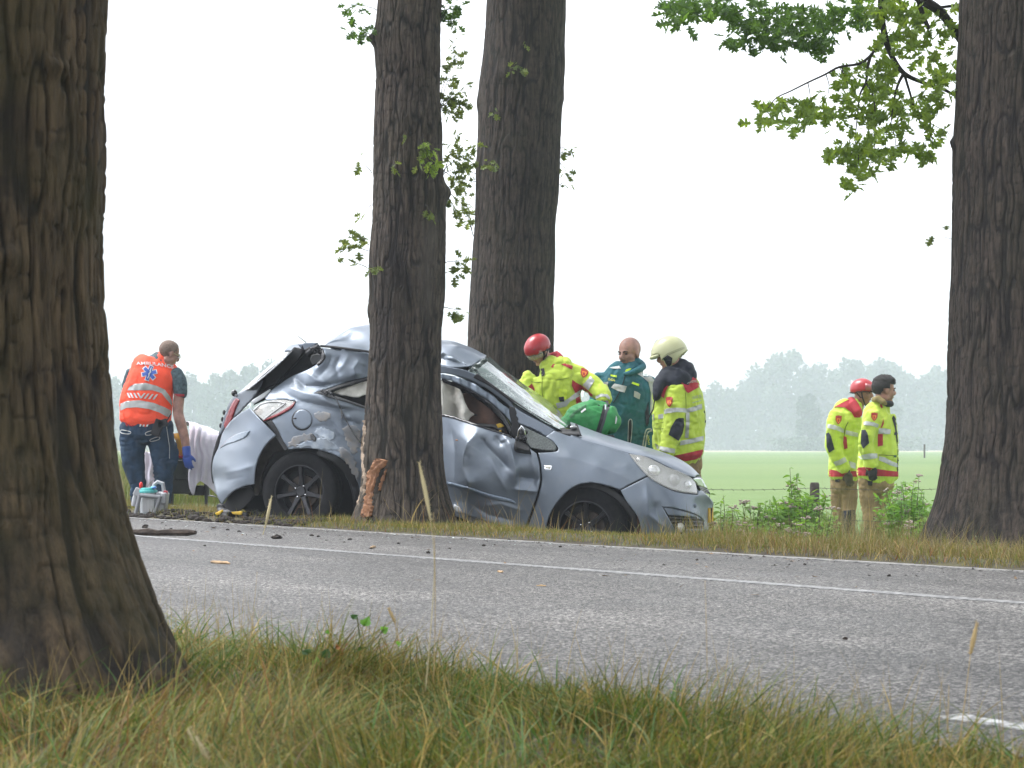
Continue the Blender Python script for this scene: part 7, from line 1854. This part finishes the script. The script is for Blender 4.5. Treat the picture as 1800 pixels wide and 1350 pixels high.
# ---- near verge: long matted grass
def near_region(n):
    D = np.sqrt(g.uniform(2.9 ** 2, 7.6 ** 2, n)); X = g.uniform(-.36, .36, n) * D * 1.0
    u, v = uv_of(X, D)
    edge = V_NEAR - .02 + (vnoise(u * 3.0, u * 0, seed=11) - .5) * .14 + (vnoise(u * 5, u * 0, seed=31) - .5) * .16
    k = v < edge
    return X[k], D[k], v[k], edge[k]
X, Y, v, edge = near_region(190000)
cl = vnoise(X * 2.2, Y * 2.2, seed=51); cl2 = vnoise(X * 6, Y * 6, seed=52)
dens = 0.22 + .78 * sstep(.35, .62, cl2)
k = g.uniform(0, 1, len(X)) < dens
X, Y, v, cl, cl2, edge = X[k], Y[k], v[k], cl[k], cl2[k], edge[k]
n = len(X)
C = pick(g, n, [(GREEN, 4.5), (DEEP, 3.0), (OLIVE, 3), (OCHRE, 1.2), (STRAW, 1.0), (BLUEG, .8)])
left = sstep(.1, -.9, X)
rusty = (g.uniform(0, 1, n) < (.04 + .55 * np.exp(-((X + .70) ** 2 / .05 + (Y - 4.6) ** 2 / .12)) + .30 * left * sstep(.55, .75, cl)))
C = np.where(rusty[:, None], pick(g, n, [(RUST, 1), (OCHRE, 1.6), (np.array((.27, .15, .07)), 1)]), C)
strawy = (g.uniform(0, 1, n) < .45 * sstep(.2, .9, X) * sstep(.45, .65, cl2))
C = np.where(strawy[:, None], pick(g, n, [(STRAW, 1), (OCHRE, 1)]), C)
H = g.uniform(.04, .17, n) * (0.6 + .8 * cl) * (1 - .65 * sstep(.35, 0, edge - v)) * (1 - .5 * sstep(-.45, -.8, X) * sstep(3.7, 4.1, Y)) * (.45 + 1.1 * vnoise(X * 4.5, Y * 4.5, seed=57))
swirl = vnoise(X * 1.6, Y * 1.6, seed=53) * 9
o = blades("verge_grass", X, Y, H, g.uniform(.0022, .0050, n), g.uniform(.2, 1.6, n), swirl + g.normal(0, .8, n), C, g, 3, jitter=.5)
tag(o, "matted green and straw coloured grass on the near verge", "grass", kind="stuff")
# broad fresh blades sprinkled in
X, Y, v, edge = near_region(9000); n = len(X)
o = blades("broad_grass", X, Y, g.uniform(.08, .20, n), g.uniform(.0035, .007, n), g.uniform(.4, 1.8, n), g.uniform(0, 6.28, n), pick(g, n, [(np.array((.07, .17, .03)), 2), (BLUEG, 1.2), (GREEN, 1), (STRAW, .8)]), g, 5)
tag(o, "broader fresh green blades among the near verge grass", "grass", kind="stuff")
# thin dry stems
X, Y, v, edge = near_region(3200); n = len(X)
o = blades("dry_stem_grass", X, Y, g.uniform(.10, .26, n), g.uniform(.0012, .0025, n), g.uniform(.05, .5, n), g.uniform(0, 6.28, n), pick(g, n, [(STRAW, 2), (np.array((.42, .33, .17)), 1.5), (OCHRE, 1)]), g, 4)
tag(o, "thin dry stems standing in the near verge grass", "grass", kind="stuff")

# ---- far verge: a ragged strip of short grass along the asphalt
X, Y, u, v = in_uv(95000, 2.0, 24.0, 7.93, 9.6)
edge = 7.955 + .07 * vnoise(u * 4, u * 0, seed=61) + .05 * vnoise(u * 15, u * 0, seed=62)
k = v > edge; X, Y, u, v = X[k], Y[k], u[k], v[k]
bare = sstep(13.3, 14.6, u) * sstep(8.9, 8.3, v) * sstep(30, 16, u)      # churned soil behind the wreck
k = g.uniform(0, 1, len(X)) > .88 * bare
X, Y, u, v = X[k], Y[k], u[k], v[k]; n = len(X)
cl = vnoise(u * 1.3, v * 1.3, seed=63)
right = sstep(10.5, 7.0, u)
C = pick(g, n, [(OLIVE, 4), (OCHRE, 1.4), (STRAW, 1.2), (GREEN, 3.4), (RUST, .3)])
tan = g.uniform(0, 1, n) < (.40 * right + .30 * sstep(.5, .7, cl))
C = np.where(tan[:, None], pick(g, n, [(np.array((.26, .20, .11)), 2), (TANV, 2), (OLIVE, 2), (RUST, .3)]), C)
H = g.uniform(.03, .095, n) * (.5 + 1.0 * cl) * (1 + 1.2 * sstep(8.2, 5.5, u) * sstep(8.0, 8.6, v))
o = blades("verge_grass", X, Y, H, g.uniform(.003, .006, n), g.uniform(.1, 1.0, n), g.uniform(0, 6.28, n), C, g, 2)
tag(o, "short yellowing grass strip along the far road edge", "grass", kind="stuff")
# taller dry tussocks: right part of the verge and at the waiting firefighters' feet
def clump_grass(name, label, spots, table, seed, wd=(.002, .0045), lean=(.05, .6)):
    gg = np.random.default_rng(seed)
    Xs, Ys, Hs = [], [], []
    for (px, D, spread, cnt, h0, h1) in spots:
        Xs.append((px - 900) / F * D + gg.normal(0, spread, cnt)); Ys.append(D + gg.normal(0, spread * 1.2, cnt)); Hs.append(gg.uniform(h0, h1, cnt))
    X, Y, H = map(np.concatenate, (Xs, Ys, Hs)); n = len(X)
    H = H * (.4 + 1.3 * vnoise(X * 2.6, Y * 2.6, seed=seed + 90)); uu, vv = uv_of(X, Y); k = vv > 8.08; X, Y, H = X[k], Y[k], H[k]; n = len(X)
    o = blades(name, X, Y, H, gg.uniform(*wd, n), gg.uniform(*lean, n), gg.uniform(0, 6.28, n), pick(gg, n, table), gg, 4)
    return tag(o, label, "grass", kind="stuff")
TAN = np.array((.36, .29, .18))
clump_grass("tall_dry_grass", "tall dry grass on the verge before the dark oak", [(1290 + 26 * i, 12.4 + .4 * math.sin(i * 1.7), .34, 420, .05 + .006 * max(0, i - 9), .17 + .014 * max(0, i - 9)) for i in range(22)], [(TAN, 3), (STRAW, 1.0), (OCHRE, 1.0), (OLIVE, 3.0), (GREEN, 2.4), (RUST, .3)], 1)
clump_grass("tall_dry_grass", "sparse tall straw stems at the waiting firefighters' feet", [(1478, 19.6, .10, 40, .5, .85), (1505, 19.4, .14, 60, .45, .9), (1530, 19.8, .10, 60, .6, 1.0), (1560, 19.8, .12, 55, .5, .9), (1455, 19.6, .15, 26, .3, .6), (1590, 19.5, .2, 40, .3, .7)], [(TAN, 3), (np.array((.45, .34, .18)), 2)], 2, (.004, .007), (.02, .35))
clump_grass("tall_dry_grass", "loose dry stems around the wrecked car's wheels", [(485, 15.55, .10, 14, .2, .42), (510, 15.6, .1, 10, .2, .4), (560, 15.5, .2, 10, .12, .35), (800, 15.2, .18, 26, .12, .38), (850, 15.0, .2, 26, .12, .4), (900, 14.7, .2, 22, .12, .36), (960, 14.5, .2, 16, .12, .3), (1010, 14.4, .2, 26, .12, .36), (1060, 14.3, .2, 20, .12, .3), (720, 15.1, .2, 22, .12, .3)], [(TAN, 3), (STRAW, 2), (RUST, .6)], 3, (.0035, .006), (.05, .7))
clump_grass("rough_grass", "rough green grass in the ditch behind the wrecked car", [(1250 + 22 * i, 17.5 + 1.6 * math.sin(i * 2.1), .5, 420, .12, .34) for i in range(38)], [(GREEN, 3), (np.array((.16, .22, .06)), 2.5), (OLIVE, 2), (TAN, 1)], 4, (.004, .008), (.1, .8))
clump_grass("rough_grass", "tall pale green field margin behind the stretcher", [(190 + 22 * i, 25.5 + 2.2 * math.sin(i * 1.9), .8, 900, .25, .62) for i in range(10)], [(np.array((.16, .21, .05)), 3), (GREEN, 2), (np.array((.24, .25, .08)), 2), (TAN, .8)], 5, (.006, .012), (.1, .8))

# tufts and wisps around the foot of the near oak
gt = np.random.default_rng(77); n = 5200
px_ = gt.uniform(-120, 380, n); D_ = 4.42 + gt.normal(0, .07, n) + .30 * sstep(150, 360, px_); X = (px_ - 900) / F * D_; Y = D_
o = blades("verge_grass", X, Y, gt.uniform(.015, .075, n), gt.uniform(.002, .0042, n), gt.uniform(.2, 1.6, n), gt.uniform(0, 6.28, n), pick(gt, n, [(OCHRE, 2), (RUST, 1.2), (OLIVE, 2), (STRAW, 1.2), (GREEN, 1.5)]), gt, 3, jitter=.5)
tag(o, "loose brown and green grass wisps at the mossy oak's foot", "grass", kind="stuff")
# ---- single stalks in front of the lens
def stalk(pts, D, rad, head, label, col):
    st = empty("grass_stalk", W(pts[0][0], pts[0][1], D))
    P = crom(np.array(pts, float), 6)
    path = [W(x, y, D) for x, y in P]
    v_, f_ = tube_geo(path, [rad * (1 - .55 * i / (len(path) - 1)) for i in range(len(path))], 6)
    mesh_obj("stem", v_, f_, col, st)
    if head:
        hp = crom(np.array(head, float), 6); m = MB()
        hpath = [W(x, y, D) for x, y in hp]; nn = len(hpath)
        m.tube(hpath, [rad * (.8 + 2.6 * math.sin(math.pi * (i + .5) / nn)) for i in range(nn)], 7)
        rr = random.Random(int(pts[0][0]))
        for i in range(nn * 5):
            q = rr.choice(hpath); d = Vector((rr.uniform(-1, 1), rr.uniform(-1, 1), rr.uniform(.2, 1.4))).normalized()
            m.tube([q, q + d * rad * 6], [rad * .7, rad * .15], 4)
        m.build("seed_head", col, st)
    tag(st, label, "grass stalk", "dry grass stalks on the near verge")
st_col = mat("dry_stalk", (0.40, 0.29, 0.13), .7, noise=(9, .4)); st_col2 = mat("pale_stalk", (0.46, 0.39, 0.22), .7, noise=(9, .4))
stalk([(748, 1215), (756, 1120), (763, 1020), (762, 960), (755, 905)], 3.9, .0012, [(757, 915), (748, 865), (737, 815)], "tallest dry stalk with a slim drooping seed head", st_col2)
stalk([(762, 1200), (765, 1080), (764, 960), (762, 900)], 4.0, .0010, None, "thin straight straw stalk beside the tallest stalk", st_col)
stalk([(1240, 1330), (1243, 1200), (1241, 1080), (1239, 1020)], 3.8, .0008, None, "thin single straw stalk at the middle of the near verge", st_col)
stalk([(1682, 1345), (1695, 1240), (1706, 1150)], 3.7, .0013, [(1706, 1150), (1711, 1125), (1717, 1096)], "straw stalk with a plump upright seed head near the dashed marking", st_col)
stalk([(1665, 1290), (1667, 1240), (1668, 1205)], 3.7, .0010, None, "short bent straw stub beside the plump seed head stalk", st_col)
stalk([(432, 1190), (440, 1120), (448, 1050), (452, 1005)], 4.4, .0008, None, "thin grey stalk beside the mossy oak", st_col)
stalk([(462, 940), (468, 920)], 9.0, .002, [(466, 928), (472, 900), (477, 875)], "short pale seed head rising at the far road edge", st_col2)
stalk([(378, 1352), (360, 1325)], 3.2, .0016, [(366, 1335), (350, 1310), (330, 1285)], "fallen pale seed head lying in the matted grass", st_col2)
stalk([(702, 1130), (698, 1110), (690, 1085)], 4.6, .0011, [(694, 1095), (688, 1080), (683, 1070)], "bent brown seed head over the vine leaves", st_col)

# ---- small vine shoot with rounded leaves
vine = empty("vine_plant", W(610, 1160, 4.85)); tag(vine, "small vine with rounded green leaves and one yellow leaf", "plant")
lg = leaf_material("vine_leaf", (0.06, 0.15, 0.025), (0.10, 0.22, 0.04), 1.2); ly = mat("yellow_leaf", (0.55, 0.33, 0.04), .5); lo = mat("brown_leaf", (0.35, 0.14, 0.04), .6); ld = leaf_material("vine_leaf_dark", (0.02, 0.06, 0.015), (0.035, 0.08, 0.02), .8)
m = MB(); m.tube([W(600, 1170, 4.85), W(615, 1150, 4.85), W(632, 1120, 4.82), W(628, 1085, 4.8)], .0016, 6); m.tube([W(615, 1150, 4.85), W(650, 1135, 4.83), W(672, 1110, 4.8), W(676, 1098, 4.8)], .0014, 6); m.tube([W(580, 1165, 4.85), W(560, 1140, 4.86), W(540, 1150, 4.86)], .0014, 6)
m.build("stem", mat("vine_stem", (.12, .14, .05), .7), vine)
def round_leaf(px, py, s, ang, mt, D=4.8):
    rr_ = random.Random(int(px * 7 + py)); s *= .85
    half = [(0, -.15), (.42, -.42), (.78, -.22), (.82, .18), (.60, .50), (.34, .80), (0, 1.2)]
    V = [(0, y, -.10 * y * y) for x, y in half]; n = len(half)
    V += [(x * rr_.uniform(.85, 1.15), y + rr_.uniform(-.06, .06), .38 * x - .10 * y * y) for x, y in half[1:-1]] + [(-x * rr_.uniform(.85, 1.15), y + rr_.uniform(-.06, .06), .30 * x - .10 * y * y) for x, y in half[1:-1]]
    Fc = []
    for o_ in (n, n + n - 2):
        Fc.append((0, o_, 1))
        for i in range(n - 3): Fc.append((i + 1, o_ + i, o_ + i + 1, i + 2))
        Fc.append((n - 2, o_ + n - 3, n - 1))
    M = Matrix.Translation(W(px, py, D)) @ Euler((rr_.uniform(.3, 1.5), ang, rr_.uniform(-.9, .9))).to_matrix().to_4x4() @ Matrix.Scale(s, 4)
    mesh_obj("leaf", [M @ Vector(v) for v in V], Fc, mt, vine)
for (px, py, s, a, mt) in [(643, 1096, .020, .2, lg), (622, 1086, .013, .6, ld), (636, 1138, .017, 2.8, ld), (674, 1108, .014, 1.0, lg), (598, 1150, .014, 2.6, ly), (592, 1138, .010, 1.2, lo), (572, 1152, .019, .3, ld), (540, 1148, .018, -.4, ld), (575, 1112, .008, .3, lg), (700, 1132, .010, .8, lg), (556, 1165, .015, .2, lg)]:
    round_leaf(px, py, s, a, mt)

# ================================================================== DITCH PLANTS
def herb_leaf(name, m):
    V = [(0, 0, 0), (.16, .35, .05), (0, .4, -.02), (-.16, .35, .05), (.10, .72, .0), (0, .75, -.06), (-.10, .72, .0), (0, 1, -.14)]
    Fc = [(0, 1, 2), (0, 2, 3), (1, 4, 5, 2), (2, 5, 6, 3), (4, 7, 5), (5, 7, 6)]
    return np.array(V), Fc
hl_v, hl_f = herb_leaf("herb_leaf", None)
herb_green = leaf_material("herb_leaf_green", (0.060, 0.130, 0.022), (0.11, 0.195, 0.036), 1.4)
herb_pale = leaf_material("herb_leaf_pale", (0.085, 0.140, 0.040), (0.15, 0.20, 0.07), 1.2)
herb_stem = mat("herb_stem", (0.10, 0.10, 0.04), .7)
flower_pink = mat("dusty_pink_flower", (0.48, 0.39, 0.36), .9, noise=(60, .5, (0.32, 0.24, 0.19)))
def herb(name, label, px, D, h, spread, nst, leaves, lsize, lm, flowers, seed, group=None, cat="plant"):
    r = random.Random(seed)
    X0 = (px - 900) / F * D; z0 = float(G(X0, D))
    root = empty(name, (X0, D, z0))
    ms = MB(); LV, LF = [], []
    mf = MB()
    for s in range(nst):
        a = r.uniform(0, 6.28); rr = spread * math.sqrt(r.uniform(0, 1))
        hh = h * r.uniform(.55, 1.05) * (1 - .35 * rr / spread)
        b0 = Vector((X0 + rr * .35 * math.cos(a), D + rr * .35 * math.sin(a), z0 - .02))
        t0 = Vector((X0 + rr * math.cos(a), D + rr * math.sin(a), z0 + hh))
        path = twig_path(b0, t0, .0, r, 4)
        ms.tube(path, [.005, .004, .004, .003, .002], 5)
        for i in range(leaves):
            t = r.uniform(.12, 1.0); k = min(int(t * 4), 3); q = path[k].lerp(path[k + 1], t * 4 - k)
            d = Vector((r.uniform(-1, 1), r.uniform(-1, 1), r.uniform(-.45, .6))).normalized()
            M = np.array(leaf_matrix(q, d, lsize * r.uniform(.6, 1.2) * (1.1 - .4 * t), r.uniform(-1, 1)))
            off = sum(len(x) for x in LV)
            LV.append(hl_v @ M[:3, :3].T + M[:3, 3]); LF += [tuple(x + off for x in f) for f in hl_f]
        if r.random() < flowers:
            for _ in range(7):
                c = path[-1] + Vector((r.gauss(0, .022), r.gauss(0, .022), r.gauss(.012, .008)))
                mf.ellipsoid(c, (r.uniform(.010, .018), r.uniform(.010, .018), .008), None, 6, 4)
    ms.build("stem", herb_stem, root)
    mesh_obj("foliage", np.concatenate(LV), LF, lm, root)
    if mf.v: tag(mf.build("flowers", flower_pink, root), kind="stuff")
    return tag(root, label, cat, group)
gd = "flowering ditch herbs"
herb("ditch_shrub", "dense dark green shrub growing around the fence post", 1395, 18.4, .80, .36, 70, 36, .115, herb_green, .12, 1)
herb("ditch_shrub", "bushy green shrub between the waiting firefighters and the dark oak", 1605, 19.4, .84, .36, 60, 34, .115, herb_green, .2, 2)
herb("ditch_shrub", "lower leafy shrub between the firefighters and the bushier shrub", 1588, 20.6, .85, .28, 36, 28, .11, herb_green, .15, 3)
herb("leafy_herb", "tall ragged herb with drooping leaves beside the car's front bumper", 1268, 16.6, .72, .16, 9, 16, .10, herb_green, .0, 4)
herb("leafy_herb", "loose pale herb with arching sprays beside the ragged herb", 1300, 17.6, .62, .18, 9, 14, .10, herb_pale, .3, 5)
for i, (px, D, h) in enumerate([(1270, 16.2, .42), (1310, 16.6, .42), (1345, 16.4, .46), (1380, 16.6, .46), (1420, 16.6, .52), (1445, 17.0, .50), (1436, 18.4, .5), (1592, 18.2, .56), (1620, 17.8, .54), (1642, 17.2, .52), (1325, 18.0, .56)]):
    herb("flowering_herb", "knee high herb with dusty pink flower heads in the ditch", px, D, h, .18, 18, 16, .085, herb_pale if i % 2 else herb_green, .12, 20 + i, gd)
herb("nettle_plant", "grey green weed growing against the dark oak's foot", 1722, 12.3, .42, .13, 12, 16, .055, leaf_material("weed_leaf", (0.06, 0.085, 0.045), (0.11, 0.13, 0.075), .8), .0, 40)
herb("nettle_plant", "small grey green weed on the verge right of the dark oak's root", 1752, 12.2, .36, .10, 9, 14, .055, MATS.get("x") or leaf_material("weed_leaf_b", (0.06, 0.085, 0.045), (0.11, 0.13, 0.075), .8), .0, 41)

# ---- wire fence along the field
post_m = mat("weathered_post", (0.10, 0.085, 0.07), .9, noise=(20, .6), bump=(30, .6, .01))
fence = empty("wire_fence", (0, 19.5, 0)); tag(fence, "low barbed wire fence on dark round posts along the field", "fence")
fp = [(930, 19.7), (1180, 19.5), (1432, 19.2), (1690, 18.9), (1960, 18.6)]
tops = []
for px, D in fp:
    m = MB(); z0 = float(G((px - 900) / F * D, D))
    t = W(px, 848, D); m.tube([(t.x, t.y, z0 - .2), (t.x, t.y, t.z - .02), (t.x, t.y, t.z)], [.045, .045, .036], 12); m.build("post", post_m, fence); tops.append(t)
wire_m = mat("rusty_wire", (0.10, 0.09, 0.085), .6, metal=.6)
for dz in (-.05, -.34):
    m = MB()
    for a, b_ in zip(tops, tops[1:]):
        path = [a.lerp(b_, i / 8) + Vector((0, -.05, dz - .02 * math.sin(math.pi * i / 8))) for i in range(9)]
        m.tube(path, .0022, 5)
        for i in range(1, 14):
            q = a.lerp(b_, i / 14) + Vector((0, -.05, dz - .02 * math.sin(math.pi * i / 14)))
            m.tube([q + Vector((-.012, 0, .012)), q + Vector((.012, 0, -.012))], .0018, 4)
    m.build("wire", wire_m, fence)

# ================================================================== TREES ACROSS THE FIELD
far_leaf = leaf_material("far_leaf", (0.020, 0.036, 0.016), (0.032, 0.052, 0.020), .6)
far_bark = mat("far_bark", (0.05, 0.04, 0.03), .9)
def far_tree_mesh(seed, n=7500, H=14.0, R=5.5, columnar=False):
    gg = np.random.default_rng(seed)
    nb = 34
    cc = []
    while len(cc) < nb:
        p = gg.uniform(-1, 1, 3)
        if np.linalg.norm(p) < 1: cc.append(p)
    cc = np.array(cc); cc[:, 0] *= R * .78; cc[:, 1] *= R * .78; cc[:, 2] = H * .50 + cc[:, 2] * H * .42
    if columnar: cc[:, :2] *= .55
    cr = gg.uniform(.16, .34, nb) * R
    idx = gg.integers(0, nb, n)
    d = gg.normal(size=(n, 3)); d /= np.linalg.norm(d, axis=1)[:, None]
    P = cc[idx] + d * cr[idx][:, None] * gg.uniform(.45, 1.08, (n, 1)); P[:, 2] = np.maximum(P[:, 2], H * .06 + gg.uniform(0, .8, n))
    k_ = gg.uniform(0, 1, n) < .22
    P[k_] = np.stack([gg.normal(0, R * .75, n), gg.normal(0, R * .6, n), gg.uniform(0, H * .24, n)], -1)[k_]     # scrub under the crown
    s = gg.uniform(.22, .55, n)
    a = gg.normal(size=(n, 3)); a /= np.linalg.norm(a, axis=1)[:, None]
    b_ = np.cross(a, gg.normal(size=(n, 3))); b_ /= np.linalg.norm(b_, axis=1)[:, None]
    V = np.stack([P - a * s[:, None], P + b_ * s[:, None] * .6, P + a * s[:, None], P - b_ * s[:, None] * .6], 1).reshape(-1, 3)
    Fc = np.arange(n * 4).reshape(-1, 4)
    me = bpy.data.meshes.new("crown")
    me.from_pydata(V.tolist(), [], Fc.tolist()); me.materials.append(far_leaf)
    m = MB(); m.tube([(0, 0, -.5), (0.1, 0, H * .25), (0, .1, H * .6)], [.35, .27, .10], 10)
    for c in cc[:10]: m.tube([(0, 0, H * .3), tuple(c * np.array((.5, .5, .75))), tuple(c)], [.14, .09, .03], 6)
    to = m.build("trunk", far_bark); tm = to.data; bpy.data.objects.remove(to)
    return me, tm
far_kinds = [far_tree_mesh(1), far_tree_mesh(2, R=4.6), far_tree_mesh(3, H=14, R=6.2), far_tree_mesh(4, R=3.6, columnar=True)]
def far_tree(px, top, D, kind, label, wscale=1.0, rz=0.0, group=None):
    D = D * (2.4 if D > 180 else 3.4); X = (px - 900) / F * D; Hh = (HOR - top) / F * D + CAMZ + .3
    root = empty("field_tree", (X, D, -.3)); s = Hh / 13.6
    root.scale = (s * wscale, s * wscale, s); root.rotation_euler = (0, 0, rz)
    for nme, me in zip(("crown", "trunk"), far_kinds[kind]):
        o = bpy.data.objects.new(nme, me); COL.objects.link(o); o.parent = root
    tag(root, label, "tree", group)
gL = "hazy trees behind the paramedic"; gR = "hazy trees beyond the green field"
for i, (px, top, D, kd, ws) in enumerate([(190, 662, 150, 1, 1.0), (228, 668, 170, 0, 1), (290, 650, 160, 2, .8), (340, 655, 150, 1, .9), (392, 652, 145, 2, .8), (430, 640, 150, 1, .9), (470, 635, 150, 0, .9), (520, 640, 165, 2, .9), (575, 650, 170, 1, 1), (620, 655, 175, 0, 1), (150, 655, 160, 2, 1), (90, 660, 165, 0, 1)]):
    far_tree(px, top, D, kd, "hazy broadleaf tree in the row behind the paramedic and wreck", ws, i * 1.3, gL)
far_tree(1392, 616, 235, 2, "tallest round hazy tree beyond the green field", 1.05, .6)
for i, (px, top, D, kd, ws) in enumerate([(1272, 672, 230, 0, 1.0), (1310, 668, 240, 1, 1), (1240, 690, 235, 2, .9), (1345, 650, 250, 1, 1), (1450, 640, 240, 0, .95), (1500, 628, 230, 1, 1), (1545, 632, 240, 2, .9), (1590, 640, 235, 0, 1), (1632, 655, 240, 1, 1), (1660, 645, 245, 2, .9), (1710, 640, 240, 0, 1), (1770, 645, 245, 1, 1), (1830, 640, 240, 2, 1), (1120, 660, 250, 0, 1.0), (1060, 668, 250, 2, .9), (1180, 690, 250, 1, 1), (1000, 690, 260, 0, 1), (935, 695, 260, 2, 1), (1420, 690, 190, 3, 1.4), (1560, 690, 200, 3, 1.5)]):
    far_tree(px, top, D, kd, "hazy broadleaf tree in the row beyond the green field", ws, i * 1.7, gR)
mpo = MB(); t = W(1625, 781, 130); mpo.tube([(t.x, t.y, -.4), (t.x, t.y, t.z)], .06, 8)
tag(mpo.build("field_post", post_m), "lone thin post far out in the green field", "post")

# ================================================================== HAZE
hz = MB().box((0, 200, 13.0), (3900, 3900, 29.6)).build("haze", None, None, smooth=False)
hm = bpy.data.materials.new("haze"); hm.use_nodes = True
nt = hm.node_tree; nt.nodes.clear()
pv = nt.nodes.new("ShaderNodeVolumePrincipled"); pv.inputs['Color'].default_value = (0.84, 0.92, 1.0, 1); pv.inputs['Density'].default_value = HAZE_DENSITY
pv.inputs['Anisotropy'].default_value = 0.0
ou = nt.nodes.new("ShaderNodeOutputMaterial"); nt.links.new(pv.outputs[0], ou.inputs['Volume'])
hz.data.materials.append(hm)
tag(hz, kind="stuff")
